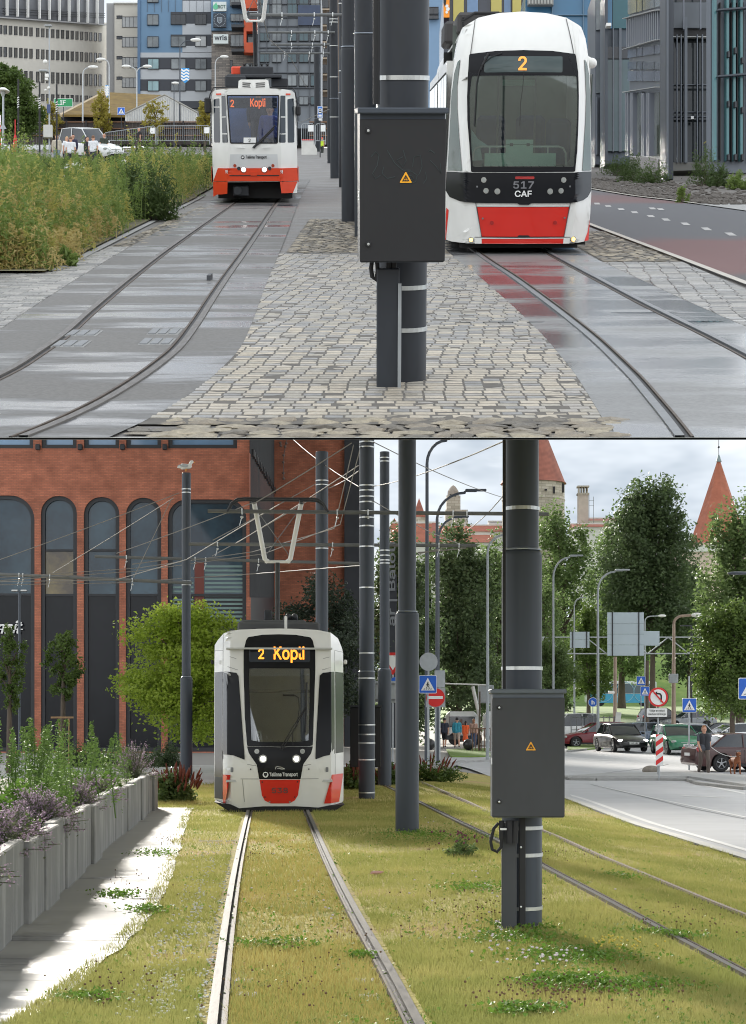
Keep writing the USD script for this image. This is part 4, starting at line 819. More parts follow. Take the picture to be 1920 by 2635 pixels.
def cabinet(c,w,h,dp,rz,label,mt,lid,graffiti=False,M=None):
    """c: centre of the front's foot"""
    t = thing('switch_cabinet',label,'electrical cabinet',c,rz,M=M)
    put('housing',MB().box((0,dp / 2 + .015,h / 2),(w - .01,dp,h - .02),0,.006),lid,t)
    put('door',MB().box((0,.006,h / 2 - .02),(w - .004,.022,h - .075),0,.004),mt,t)
    put('roof_lid',MB().box((0,dp / 2,h - .008),(w + .02,dp + .05,.035),0,.006),lid,t)
    for z in (h * .135,h * .865):
        L = put('lock',MB().lathe([(0,-.012),(.016,-.012),(.018,0)],(-w / 2 + .055,-.004,z),16,'y'),black_dull,t); put('key_barrel',MB().lathe([(0,-.017),(.008,-.016),(.009,-.008)],(-w / 2 + .055,-.004,z),12,'y'),hole_m,L)
    warn(t,np.array([.018,-.0055,h * .565]),.033)
    put('hinge',MB().box((-w / 2 - .002,.01,h * .45),(.008,.02,.05)),hole_m,t)
    if graffiti:
        g = MB(); q = mat('scratch',C(52,62,62),.6,.1,9)
        for L in ([(-.2,.26),(-.17,.29),(-.15,.27),(-.16,.21),(-.19,.16),(-.17,.13),(-.14,.15)],[(-.1,.3),(-.05,.22),(.0,.18),(.05,.18)],[(.0,.3),(.02,.24),(.0,.2),(-.04,.24),(.0,.26)],[(.06,.2),(.07,.26),(.11,.27),(.12,.2),(.1,.15)],[(.16,.29),(.17,.3),(.2,.28)],[(.17,.24),(.21,.2),(.24,.16),(.235,.22)],[(-.12,.2),(-.13,.16),(-.1,.13),(-.05,.14)],[(.01,.16),(.05,.175),(.09,.15),(.08,.11),(.04,.1),(.01,.13),(.05,.15),(.07,.13),(.05,.12)],[(.14,.17),(.15,.13),(.13,.1)]):
            g.tube([(x,-.0055,h * .42 + z) for x,z in L],.0022,4)
        put('scratched_scribble',g,q,t)
    return t
# lower street
zr = lambda v,d:lz(v,d)
def lp(u,v,label,width_px,step_v,thin_px,top_v,bands=(),d=None,**k):
    d = d or ld(v,u); r,r2 = width_px / 2 * d / F_PX,thin_px / 2 * d / F_PX; x = ux(u,d); g = float(gz(x,d))
    return pole((x,d + r,g),r,lz(step_v,d) - g,r2,lz(top_v,d) - g,label,[lz(b,d) - g for b in bands],**k)
lp(1347.5,2396,'thick dark grey pole in the lawn carrying the grey cabinet',105,1412,88,1085,(1304,1719,2132,2202,2340))
lp(1048.5,2144,'plain dark grey pole standing right of the low floor tram, clover at its foot',61,1573,46,1040)
pc = lp(944,2057,'dark pole banded with many silver clamps, just right of the low floor tram',42,1728,38,1060,(1135,1148,1247,1260,1276,1290,1314,1330,1352,1405,1511,1680,1745,1865,1890,1912,1955,2040))
pd = lp(990,2000,'dark pole behind the clamp banded pole, grey sign back strapped on it',35,1722,25,1160,(1176,1185,1415,1428,1440,1448),d=45.0)
pe_ = lp(478,2005,'slim dark pole left of the low floor tram with a white gull on top',31,1742,23,1215,(1257,1266,1495,1504))
pf = lp(828,2000,'dark pole rising behind the roof of the low floor tram',36,1700,32,1160,(1235,1246,1400,1410),d=48.0)
d0 = 13.80
cabinet((ux(1360,d0),d0,lz(2108,d0)),.558,.985,.24,0,'grey steel cabinet with yellow warning triangle on the lawn pole',cabinet_grey,mat('cabinet_edge',C(88,96,104),.4,.05,4))
x0 = ux(1296,13.95)
cdt = thing('cable_duct','dark steel cable duct on the lawn pole below the grey cabinet','cable duct',(x0 + .045,13.99,0))
put('duct',MB().box((0,0,.36),(.115,.07,.98),0,.006),cabinet_grey,cdt); put('side_channel',MB().box((.105,.03,.45),(.05,.05,1.1),0,.004),black_dull,cdt)
for z in (.2,.66):put('bolt',MB().lathe([(0,-.006),(.008,-.005),(.009,.002)],(.09,-.037,z),10,'y'),hole_m,cdt)
cb = thing('cable_loop','black cable hanging in a loop under the grey cabinet','cable',(ux(1290,13.85),13.9,0))
q = lambda u,v:((u - 1290) * 13.9 / F_PX,0,lz(v,13.9))
put('cable',MB().tube([q(1285,2118),q(1272,2132),q(1264,2165),q(1268,2186),q(1280,2192),q(1291,2180),q(1293,2150)],.013,10),rubber,cb); put('cable_boot',MB().tube([q(1292,2112),q(1292,2160)],.02,10),rubber,cb)
put('cable_bundle',MB().tube([q(1312,2112),q(1313,2170)],.03,10).tube([q(1328,2112),q(1326,2170)],.024,10),black_dull,cb)
put('cable_tie',MB().box(q(1296,2133),(.05,.06,.016)),hole_m,cb)
put('conduit',MB().cyl((ux(1298,13.95),13.96,lz(1778,13.95)),(ux(1298,13.95),13.96,lz(1085,13.95)),.013),rubber,label='black conduit running up the left side of the lawn pole',cat='conduit')
# the cabinet behind the banded pole, the sign back on the next
bx = thing('switch_cabinet','dark cabinet fixed behind the clamp banded pole','electrical cabinet',(ux(941,38.6),38.4,lz(1974,38.5))); put('housing',MB().box((0,.2,.64),(.66,.3,1.28),0,.01),cabinet_black,bx); put('roof_lid',MB().box((0,.2,1.3),(.7,.36,.04)),dark_metal,bx)
sb = thing('traffic_sign','pale grey sign back strapped to the second banded pole','sign',(ux(992,45.5),45.7,lz(1780,45.5))); put('panel',MB().box((0,0,0),(.52,.02,.55),0,.006),galv,sb); put('rail',MB().box((0,-.03,.2),(.5,.03,.04)).box((0,-.03,-.2),(.5,.03,.04)),steel_dull,sb)
# gull on the pole
gx,gzz = ux(478,50.7),lz(1213,50.7)
gl_ = thing('gull','white gull standing on top of the slim pole','bird',(gx,50.7,gzz),.5)
def capsule_body(chain,edge=.03,it=6):
    """one continuous skin from joints: chain of ((p, r), (p, r))"""
    parts = []
    for (a,ra),(b,rb_) in chain:
        def ball(c,r):return m3.Manifold.sphere(r,20).translate(tuple(map(float,c)))
        parts.append(m3.Manifold.batch_hull([ball(a,ra),ball(b,rb_)]))
    m = m3.Manifold.batch_boolean(parts,m3.OpType.Add)
    m = m.refine_to_length(edge); q = m.to_mesh(); t = trimesh.Trimesh(q.vert_properties[:,:3],q.tri_verts,process=True)
    trimesh.smoothing.filter_taubin(t,iterations=it); return t
put('body',capsule_body([(((-.09,0,.13),.085),((.12,0,.15),.06)),(((.10,0,.15),.05),((.17,0,.27),.042)),(((.17,0,.27),.048),((.19,0,.28),.044)),(((-.09,0,.13),.06),((-.24,0,.10),.02))],.02,4),white_dull,gl_,smooth=True)
put('wings',MB().ball((-.08,.075,.15),.07,2,(1.9,.35,.7)).ball((-.08,-.075,.15),.07,2,(1.9,.35,.7)),mat('gull_grey',C(170,174,178),.7,.08,9),gl_,smooth=True)
put('beak',MB().tube([(.22,0,.275),(.29,0,.26)],[.015,.004],6),sign_yellow,gl_); put('leg',MB().cyl((0,.03,0),(0,.03,.08),.007,n=6),sign_yellow,gl_); put('leg',MB().cyl((.02,-.03,0),(.02,-.03,.08),.007,n=6),sign_yellow,gl_)

# upper street
def upole(u,d,label,r,zs,r2,top,bands=(),x=None):
    x = ux(u,d) if x is None else x
    return pole((x,d + r,sz(d) + float(hs(d))),r,zs,r2,top,label,bands,mt=pole_dark,M=slope_frame(x,d + r))
upole(1033.5,12.1,'nearest thick dark pole, carrying the black cabinet between the wet tracks',.168,3.0,.14,6.5,(un(742,12.1),un(851,12.1),un(199,12.1)))
upole(940,28.5,'second thick dark pole seen just left of the black cabinet pole',.170,3.0,.158,7.5)
upole(903,33.0,'third dark pole in the row left of the black cabinet',.172,3.0,.150,7.5)
upole(887,52.8,'fourth slim dark pole in the row left of the black cabinet',.17,2.6,.15,7.6,(5.0,5.12,3.2))
upole(861,62.7,'fifth dark pole in the row, ringed with silver bands',.15,2.6,.14,7.6,(5.05,5.15,4.3,3.3,2.0))
upole(850,100,'farthest dark pole at the end of the row',.17,2.6,.14,7.6)
upole(817,150,'lone dark pole before the grey glass building behind the row',.26,2.4,.24,8.0)
st_k = thing('pole_sticker','white torn sticker on the third dark pole in the row','sticker',(ux(884,32.9),32.86,sz(33) + uh(391,33))); put('paper',MB().prism(blob(0,0,.035,.055,2.0),-.003,0),sign_white,st_k)
d1 = 11.72
cu = cabinet((0,0,0),.545,.933,.26,math.radians(4),'black steel cabinet with scratched scribble and yellow warning triangle',cabinet_black,mat('cabinet_edge2',C(60,66,74),.75,.05,4),True,slope_frame(ux(1034,d1),d1,math.radians(4)) @ trimesh.transformations.translation_matrix([0,0,un(680,d1)]))
x1 = ux(1010,11.9)
cdt = thing('cable_duct','dark steel cable duct with bright edge under the black cabinet','cable duct',M=slope_frame(x1,11.93))
put('duct',MB().box((-.03,.0,.36),(.15,.1,.8),0,.008),pole_dark,cdt); put('edge_angle',MB().box((.045,-.055,.33),(.022,.02,.67)),mat('angle_steel',C(150,154,156),.4,.08,9,metal=.4),cdt)
q = lambda u,v,o=0:((u - 1010) * 11.9 / F_PX,o - .02,un(v,11.9))
put('cable',MB().tube([q(958,668),q(955,690),q(958,712),q(966,722),q(972,700),q(970,668)],.014,8).tube([q(1000,668),q(1000,722)],.02,8).tube([q(1013,668),q(1013,720)],.018,8),rubber,cdt)
put('gland_plate',MB().box(q(990,664),(.16,.1,.012)),concrete_pale,cdt)
cdu = thing('conduit','black conduits up the left side of the cabinet pole on the wet street','conduit',M=slope_frame(ux(966,12.0),12.1))
for x,r in ((0,.016),(.016,.012)):put('tube',MB().cyl((x,0,un(268,12)),(x,0,4),r),rubber,cdu)

# ------------------------------------------------------------------ booms and overhead wires
tube_m = mat('boom_grey',C(96,98,98),.45,.1,5,metal=.3)
def boom(a,b,label,r=.045,fits=()):
    t = thing('catenary_boom',label,'boom'); a,b = np.array(a,float),np.array(b,float)
    put('tube',MB().cyl(a,b,r,n=10),tube_m,t)
    for k in fits:
        c = a + (b - a) * k; put('hanger',MB().box(c,(.03,.1,.13),0,.01).ball(c - [0,0,.12],.03,1).cyl(c - [0,0,.1],c - [.05,0,.3],.008,n=5),hole_m,t)
    return t
def Lp(u,v,d):return (ux(u,d),d,lz(v,d))
boom(Lp(535,1315,37.6),Lp(1412,1323,37.6),'long boom through the clamp banded pole above the tram pantograph',.04,(.1,.38,.47,.72,.76))
boom(Lp(486,1400,46),Lp(1226,1404,46),'boom below the long boom, reaching left to the slim gull pole',.045,(.1,.26,.5,.87,.94))
boom(Lp(244,1432,52),Lp(924,1450,52),'slightly tilted boom just above the tram destination sign roof',.045,(.12,.36,.38,.42,.62))
boom(Lp(0,1478,50.5),Lp(494,1500,50.5),'boom at the far left before the arched brick windows',.05,(.1,.12,.26,.69))
wn = 0
def wire(pts,label,r=.0135):
    r *= .8
    P = [np.array(Lp(*p)) for p in pts]
    if len(P) == 2:
        t = np.linspace(0,1,9)[:,None]; L = np.linalg.norm(P[1] - P[0]); P = P[0] * (1 - t) + P[1] * t; P[:,2] -= (4 * t * (1 - t))[:,0] * L * .004
    put('overhead_wire',MB().tube(P,r,5),wire_m,label=label,cat='wire')
wire([(462,1268,50.5),(0,1440,49)],'upper stay wire from the gull pole to the left edge'); wire([(446,1282,50.5),(136,1474,50.5)],'middle stay wire from the gull pole to the left boom'); wire([(441,1284,50.5),(344,1486,50.5)],'steep stay wire from the gull pole down to its boom')
wire([(905,1140,37.6),(652,1297,36)],'bright stay wire from the banded pole to the pantograph head',.016); wire([(300,1424,52),(660,1290,48)],'stay wire crossing before the wide brick window',.015); wire([(548,1390,46),(812,1245,48)],'stay wire from the lower boom up to the pole behind the roof',.015)
wire([(546,1431,52),(815,1275,48)],'long stay wire behind the pantograph arms',.015); wire([(604,1400,46),(923,1198,40)],'stay wire crossing the red wall behind the pantograph'); wire([(847,1256,48),(923,1212,40)],'short stay wire between the two banded poles',.015)
wire([(752,1128,60),(923,1252,40),(1290,1275,60)][:2],'falling wire from the seam to the banded pole'); wire([(962,1138,37.6),(1300,1282,60)],'falling wire right of the banded pole against the sky',.014); wire([(962,1290,37.6),(1200,1405,60)],'lower falling wire against the sky to the far boom',.012)
wire([(958,1252,37.6),(1300,1134,20)],'bright rising wire against the sky behind the plain pole',.011); wire([(1345,1134,20),(1420,1090,16)],'rising wire right of the lawn pole at the seam',.008); wire([(1202,1364,60),(1300,1270,40)],'dark stay rising from the lamp to the lawn pole',.016)
wire([(0,1486,49),(350,1462,52),(650,1420,50),(860,1360,44),(910,1145,37.6)],'looping feeder cable hung from the banded pole'); wire([(0,1494,49),(350,1470,52),(680,1425,50),(875,1350,44),(928,1150,37.6)],'second looping feeder cable hung from the banded pole'); wire([(0,1505,49),(300,1500,52),(660,1476,50),(930,1455,40)],'nearly level contact wire over the tram roof')
wire([(0,1497,50),(300,1492,50),(480,1440,45),(720,1297,39)],'contact wire swinging in from the left to the pantograph'); wire([(340,1452,52),(425,1440,52)],'short stub wire under the tilted boom',.02); wire([(1075,1422,46),(1200,1410,46)],'contact wire end under the far boom',.02); wire([(1075,1426,46),(1160,1405,46)],'slanting pull off wire under the far boom',.015)
def Ub(u,h,d):return up(ux(u,d),d,h)
for d,ul,ur,lab,vv in ((51.2,643,880,'nearest',38),(61.1,690,862,'second',82.6),(71,697,850,'third',111),(78,670,850,'fourth',131.7)):
    boom(Ub(ul,uh(vv,d),d),Ub(ur,uh(vv,d),d),lab + ' boom of the row of poles over the old tram',.045 if d < 60 else .04,(.35,.7,.9))
put('overhead_wire',MB().tube([Ub(655,5.62,46.5),Ub(690,4.85,62.7),Ub(748,4.85,78),Ub(790,4.7,120)],.014,5),wire_m,label='contact wire running back over the old tram',cat='wire')
put('overhead_wire',MB().tube([Ub(770,2.6,150),Ub(845,2.8,90)],.02,5),wire_m,label='low span wire before the grey glass building',cat='wire')
# ------------------------------------------------------------------ far buildings of the upper street (windows are built)
def ug(d):return sz(d) + float(hs(d))
class Face:
    """a facade facing the street at distance d; points are given as photo rays (u, v) or metres"""
    def __init__(s,d,d2=None,ua=None,ub=None):s.d,s.d2,s.ua,s.ub = d,d if d2 is None else d2,ua,ub
    def dd(s,u):
        if s.ua is None:return s.d
        xa,xb,k = ux(s.ua,s.d),ux(s.ub,s.d2),(u - U0) / F_PX; t = (k * s.d - xa) / ((xb - xa) - k * (s.d2 - s.d)); return s.d + t * (s.d2 - s.d)
    def n(s):
        if s.ua is None:return np.array([0,-1.0,0])
        k = np.array([s.d2 - s.d,ux(s.ua,s.d) - ux(s.ub,s.d2),0]); k /= np.linalg.norm(k); return k if k @ [ux(s.ua,s.d),s.d,0] < 0 else -k
    def q(s,u,v,o=0.0):d = s.dd(u); return np.array([ux(u,d),d,SLOPE * d - EYE2 + EYE + uh(v,d)]) + s.n() * o
    def slab(s,m,u0,v0,u1,v1,o,t,shear=(0,0)):
        """box from (u0, v0) to (u1, v1), its front standing o before the facade, t deep"""
        a,b,c,e = s.q(u0,v1,o),s.q(u1,v1 + shear[1],o),s.q(u1,v0 + shear[0],o),s.q(u0,v0,o); back = -s.n() * t
        v = np.array([a,b,c,e,a + back,b + back,c + back,e + back]); f = [[0,1,2,3],[5,4,7,6],[4,0,3,7],[1,5,6,2],[3,2,6,7],[4,5,1,0]]
        return m.add(v,f)
def wall_panel(bd,fc,u0,v0,u1,v1,mt,name='wall',depth=8.0,o=0.0):return put(name,fc.slab(MB(),u0,v0,u1,v1,o,depth),mt,bd)
frame_m = mat('frame_dark',C(48,50,54),.5,.1,4); win_a = mat('office_glass',C(72,70,66),.1,.35,.5,spec=.6,spread=(.2,.8)); win_b = mat('flat_glass',C(66,72,76),.08,.5,.35,spec=.7,col2=C(128,134,136)); win_d = mat('dusk_glass',C(34,36,40),.08,.3,.4,spec=.7); curtain_m = mat('curtain_white',C(168,170,170),.5,.15,.8)
def window(bd,fc,u0,v0,u1,v1,frame=frame_m,glass=win_b,bars=(.5,),sh=(0,0),px=1.0):
    w = put('window',fc.slab(fc.slab(fc.slab(fc.slab(MB(),u0,v0,u1,v0 + px,.06,.2,(sh[0],sh[0])),u0,v1 - px,u1,v1,.06,.2,(sh[1],sh[1])),u0,v0,u0 + px,v1,.06,.2),u1 - px,v0 + sh[0],u1,v1 + sh[1],.06,.2),frame,bd)
    put('pane',fc.slab(MB(),u0 + px * .7,v0 + px * .7,u1 - px * .7,v1 - px * .7,.015,.01,sh),glass,w)
    for k in bars:u = u0 + (u1 - u0) * k; fc.slab(b := MB(),u - px * .4,v0 + px,u + px * .4,v1 - px,.05,.03); put('bar',b,frame,w)
    return w
S1 = .339
plaster = mat('plaster_cream',C(196,192,182),.9,.06,.25); plaster_d = mat('plaster_grey',C(150,150,150),.9,.05,.3)
# cream office with long rows of small windows: its front runs back to the right
A = Face(215,250,0,275)
bd = thing('office_building','long cream office building with rows of small windows, upper left','building')
put('wall',A.slab(MB(),-60,40,275,330,0,14,(18,2)),plaster,bd)
def vline(y0,y1):return lambda cx:(y0 + (y1 - y0) * cx / 770) * S1
rows = ((vline(190,252),vline(257,315)),(vline(355,405),vline(430,475)),(vline(530,566),vline(608,655)),(vline(700,730),vline(760,775)))
cols = [-10,26,66,106,145,183,222,273,312,350,388,426,463,500,536,572,608,643,678,713,748]
for k,(t_,b_) in enumerate(rows):
    for cxx in cols:
        if k == 3 and cxx < 300:continue
        w_ = 25 - cxx * .006
        window(bd,A,cxx * S1,t_(cxx),(cxx + w_) * S1,b_(cxx),frame_m,win_a,(),px=1.0)
sh_ = mat('canopy_dark',C(36,38,44),.3,.2,.6,spec=.6)
put('glazed_storey',A.slab(MB(),-50,-60,262,41,.35,10,(10,22)),sh_,bd)
for cxx in (18,98,176,266,342,418,492,563,634,706):put('white_post',A.slab(MB(),cxx * S1 - .8,-40,cxx * S1 + .8,(120 + cxx * .09) * S1,.75,.3),white_dull,bd)
for k in range(3):put('louvre',A.slab(MB(),0,(62 + 20 * k) * S1,262,(66 + 20 * k) * S1,.5,.1,(14 - 2 * k,14 - 2 * k)),frame_m,bd)
put('ledge',A.slab(MB(),-50,41,264,44,.6,1.0,(22,22)),plaster_d,bd)
B = Face(240)
bd = thing('office_wing','narrow cream wing with curtained windows between office and blue flats','building')
wall_panel(bd,B,274,8,296,330,plaster_d); wall_panel(bd,B,296,12,360,330,plaster,o=.5); put('parapet',B.slab(MB(),294,10,360,14,.8,1),white_dull,bd)
for y0,y1 in ((120,208),(275,358),(428,515),(583,665)):
    window(bd,Face(239.5),300,(y0 - 2) * S1,315,(y0 + 22) * S1,frame_m,win_d,(.5,)); w_ = window(bd,Face(239.5),314,(y0 + 6) * S1,356,y1 * S1,frame_m,curtain_m,(.2,.45,.7))
# blue and grey flats
FL_ = Face(236)
bd = thing('apartment_block','blue and grey panel apartment block with banded dark windows','building')
blue_p,pale_p,dark_p = mat('panel_blue',C(96,128,156),.6,.05,.3),mat('panel_pale',C(172,176,180),.6,.04,.3),mat('panel_dark',C(44,48,56),.5,.08,.3)
grey_p = mat('panel_mid',C(138,142,146),.6,.04,.3)
wall_panel(bd,FL_,355,-20,545,330,grey_p)
put('corner_strip',FL_.slab(MB(),355,-20,362,250,.5,.5),mat('panel_bluedark',C(78,106,136),.6,.05,.3),bd)
put('blue_cladding',FL_.slab(MB(),362,-20,470,137,.25,.3),blue_p,bd); 
for (a,b),m_ in (((-20,0),blue_p),((4,33),pale_p),((63,91),pale_p),((120,136),pale_p),((137,150),pale_p),((180,206),pale_p),((235,262),pale_p)):
    put('pale_band',FL_.slab(MB(),470 if b < 137 else 355,a,545,b,.3 if b < 137 else .26,.3),m_,bd)
for (a,b),u0 in (((33,63),440),((91,120),440),((150,179),355),((206,235),355),((262,280),355)):put('dark_band',FL_.slab(MB(),u0,a,545,b,.32,.3),dark_p,bd)
joint = mat('panel_joint',C(98,102,108),.6,.05,2)
for u in range(380,545,18):put('cladding_joint',FL_.slab(MB(),u,0,u + .5,33,.34,.1),joint,bd)
G = Face(235.6)
for y0,y1 in ((-30,18),(108,190),(276,358)):window(bd,G,379,y0 * S1,408,y1 * S1,frame_m,win_b,(.5,))
for y0,y1 in ((105,185),(272,354),(444,524),(612,690)):
    for a,b in ((440,478),(502,531)):
        if y0 == 105:window(bd,G,a,y0 * S1,b,y1 * S1,frame_m,win_d,(.33,.66)); continue
        window(bd,G,a,y0 * S1,b,y1 * S1,frame_m,win_b if (y0 + a) % 3 else curtain_m,(.5,))
for y0,y1 in ((444,524),(612,690)):window(bd,G,380,y0 * S1,409,y1 * S1,frame_m,mat('pane_mint',C(136,164,168),.1,.2,.5),(.4,))
# stone and blue part with the three signs, orange oriel
S2 = .25424; su = lambda c:480 + S2 * c
H = Face(232)
bd = thing('signed_building','stone and blue building with stacked round, square and name signs','building')
stone_m = usdkit.material(stage,'/World/Looks/rough_stone_wall',{'g':('geometry',{}),'mp':('mapping',{'rotation':(math.pi / 2,0,0)}),'b':('brick_texture',{'scale':1.0,'brick_width':.9,'row_height':.22,'mortar_size':.02,'color1':C(140,132,124),'color2':C(104,100,96),'mortar':C(84,82,80),'bias':.0}),'p':('principled_bsdf',{'roughness':.85})},[('g.position','mp.vector'),('mp.vector','b.vector'),('b.color','p.base_color')],surface='p.BSDF')
wall_panel(bd,H,su(253),su(320) - 480,su(720),330,stone_m); put('blue_upper',H.slab(MB(),su(250),-30,su(600),79,.1,6),blue_p,bd)
J = Face(231.5)
for a,b,y0,y1 in ((440,580,-60,60),(445,580,140,215),(445,580,350,470),(618,700,345,455),(600,668,640,700),(440,466,610,730)):window(bd,J,su(a),y0 * S2,su(b),y1 * S2,frame_m,win_b if b - a > 30 else win_d,(.35,.7) if b - a > 90 else ())
for y0,y1 in ((60,85),(215,310),(470,555)):
    bl = put('balcony',J.slab(MB(),su(460),(y1 - 28) * S2,su(590),y1 * S2,1.2,1.2),frame_m,bd)
    if y0 > 100:
        for k in range(9):put('railing_bar',J.slab(MB(),su(465 + k * 15),y0 * S2,su(465 + k * 15) + .6,(y1 - 26) * S2,1.2,.05),frame_m,bl)
orange_p = mat('oriel_orange',C(196,82,44),.6,.04,.4)
ob = put('orange_oriel',J.slab(J.slab(J.slab(MB(),su(585),-20,su(720),112 * S2,1.0,1.0),su(585),112 * S2,su(612),558 * S2,1.0,1.0),su(612),225 * S2,su(720),345 * S2,1.0,1.0),orange_p,bd); put('orange_oriel',J.slab(MB(),su(612),458 * S2,su(695),560 * S2,1.0,1.0),orange_p,bd)
window(bd,Face(231),su(614),118 * S2,su(718),222 * S2,frame_m,win_d,(.5,))
def sign_on(fc,label,u0,v0,u1,v1,mt,name='wall_sign'):
    t = thing(name,label,'sign'); put('board',fc.slab(MB(),u0,v0,u1,v1,.35,.3),mt,t); return t
K = Face(231.4)
def stext(t,name,txt,fc,u0,v0,u1,v1,o,mt,bold=True):
    a,b = fc.q(u0,v1,o),fc.q(u1,v0,o); put(name,MB().text(txt,((a + b) / 2),b[2] - a[2],.02,bold,b[0] - a[0]),mt,t)
t = sign_on(K,'white sign with green drop reading BCT',su(270),28 * S2,su(405),122 * S2,mat('sign_pale',C(196,204,202),.5,.05,1)); stext(t,'lettering','BCT',K,su(320),62 * S2,su(398),94 * S2,.38,mat('letter_green',C(70,104,92),.5,.05,1))
ga = K.q(su(297),80 * S2,.38); put('drop_mark',MB().prism(circle(0,0,.95).union(Polygon([(-.5,.6),(.5,.6),(.25,1.7)])),0,.1,fn=lambda w:w * .36 + ga),mat('drop_green',C(92,176,136),.5,.05,1),t)
t = sign_on(K,'dark square sign with a ring of stars around a shield',su(273),145 * S2,su(405),285 * S2,mat('sign_night',C(42,50,60),.5,.05,1)); ga = K.q(su(338),214 * S2,.38)
st_ = MB()
for k in range(22):
    a = k * 2 * math.pi / 22; st_.prism(circle(2.45 * math.cos(a),2.75 * math.sin(a),.2,6),0,.1,fn=lambda w:w * .29 + ga)
st_.prism(Polygon([(-1.1,1.3),(-1.1,-.6),(0,-1.6),(1.1,-.6),(1.1,1.3)]).difference(Polygon([(-.8,1.1),(-.8,-.5),(0,-1.2),(.8,-.5),(.8,1.1)])),0,.1,fn=lambda w:w * .29 + ga)
for k in range(4):st_.prism(Polygon([(-.55 + k * .33,-.6),(-.4 + k * .33,-.6),(-.4 + k * .33,.8 + .3 * (k % 2)),(-.55 + k * .33,.8 + .3 * (k % 2))]),0,.1,fn=lambda w:w * .29 + ga)
put('emblem',st_,mat('letter_silver',C(150,160,168),.5,.05,1),t)
t = sign_on(K,'pale sign with dark lettering wris on the stone wall',su(272),355 * S2,su(424),450 * S2,mat('sign_pale',None)); stext(t,'lettering','wris',K,su(286),368 * S2,su(412),414 * S2,.38,mat('letter_ink',C(44,48,56),.5,.05,1))
# grey glazed block and the brown block behind it
Q = Face(228)
bd = thing('glass_block','grey glazed office block with stacked bay windows behind the pole row','building')
gg = mat('glazing_grey',C(96,102,108),.25,.12,.3,spec=.5)
wall_panel(bd,Q,su(720),-30,su(1360),330,gg)
mull = mat('mullion',C(70,74,80),.5,.05,2)
for c in (738,812,915,1020,1130,1245,1352):put('mullion',Q.slab(MB(),su(c),-30,su(c) + .9,310,.25,.3),mull,bd)
for y in (40,175,265,480,520,735,890,1040):put('floor_band',Q.slab(MB(),su(730),y * S2,su(1358),(y + 8) * S2,.2,.3),mull,bd)
for y0,y1 in ((-20,40),(40,170),(330,415),(540,630),(755,870),(975,1060)):
    for a in (742,865,1020,1140,1255):window(bd,Face(227.8),su(a),y0 * S2,su(a + (95 if y0 != 40 else 100)),y1 * S2,frame_m,(win_b if (a + y0) % 2 else mat('teal_dark',C(48,68,74),.1,.3,.4,spec=.7)),(.5,))
put('dark_inset',Q.slab(MB(),su(1130),60 * S2,su(1352),262 * S2,.3,.2),mat('night_blue',C(40,52,74),.2,.2,.4),bd)
R = Face(246)
bd = thing('brown_block','brown office block seen in a strip beside the pole row','building'); wall_panel(bd,R,su(1340),-30,872,330,mat('brown_clad',C(104,90,76),.7,.1,.3))
for y in range(-10,320,42):
    window(bd,Face(245.5),826,y + 8,846,y + 30,frame_m,win_d,(.5,)); put('sill',Face(245.5).slab(MB(),822,y + 33,856,y + 37,.2,.3),mat('brown_sill',C(150,136,118),.7,.1,1),bd)
# behind the right tram: blue block, yellow striped facade, blue glass
V = Face(150)
bd = thing('blue_block','slice of pale blue building left of the tall tram roof','building'); wall_panel(bd,V,1086,-30,1146,330,mat('pale_blue',C(112,140,168),.6,.05,.4))
for y0,y1 in ((18,36),(38,49)):window(bd,Face(149.6),1101,y0,1129,y1,frame_m,win_d,(.5,))
V = Face(120)
bd = thing('striped_building','building with yellow fins and an orange banner above the tall tram','building'); wall_panel(bd,V,1142,-30,1366,330,mat('night_glass',C(36,40,50),.1,.2,.5,spec=.7))
yel = mat('fin_yellow',C(178,166,92),.6,.05,.5)
for a,b in ((1166,1193),(1263,1290),(1318,1340)):put('yellow_fin',V.slab(MB(),a,-30,b,120,.4,.5),yel,bd)
put('yellow_fin',V.slab(MB(),1352,-30,1358,40,.5,.5),mat('fin_bright',C(226,176,40),.6,.05,.5),bd)
for a,b in ((1202,1230),(1297,1314)):put('pane',V.slab(MB(),a,-30,b,120,.1,.2),mat('fin_glass',C(94,122,156),.1,.2,.6,spec=.7),bd)
bn = thing('wall_banner','orange banner with dark and white figures on the striped building','banner'); put('cloth',V.slab(MB(),1141,-30,1156,52,.5,.1),mat('banner_orange',C(244,150,44),.7,.04,1),bn)
pb = MB()
for x,z,r in ((.06,.25,.1),(.12,.05,.12),(.05,-.15,.09)):ga = V.q(1147,33,.53); pb.prism(blob(x,z,r,r,x * 30 + z),0,.02,fn=lambda w:w + ga)
put('figure',pb,sign_white,bn); ga = V.q(1143,8,.53); put('figure',MB().prism(blob(.03,0,.09,.35,3.3),0,.02,fn=lambda w:w + ga),black_dull,bn)
V = Face(110)
bd = thing('blue_glass_building','blue glass facade between the tall tram and the grey slatted building','building'); wall_panel(bd,V,1352,-30,1545,330,mat('glass_sky',C(62,104,134),.12,.12,.15,spec=.6),depth=6)
for a in (1420,1500):put('mullion',V.slab(MB(),a,-30,a + 1.2,300,.15,.2),mat('mullion_pale',C(104,128,146),.5,.05,2),bd)
for y in (40,130):put('transom',V.slab(MB(),1352,y,1545,y + 1.2,.15,.2),mat('mullion_pale',None),bd)
put('grey_screen',V.slab(MB(),1356,-30,1422,22,.6,.3),mat('screen_grey',C(140,142,140),.6,.1,.6),bd)
for k in range(8):put('screen_slat',V.slab(MB(),1358 + k * 8,-30,1362 + k * 8,21,.7,.1),mat('slat_pale',C(164,164,158),.6,.1,.6),bd)
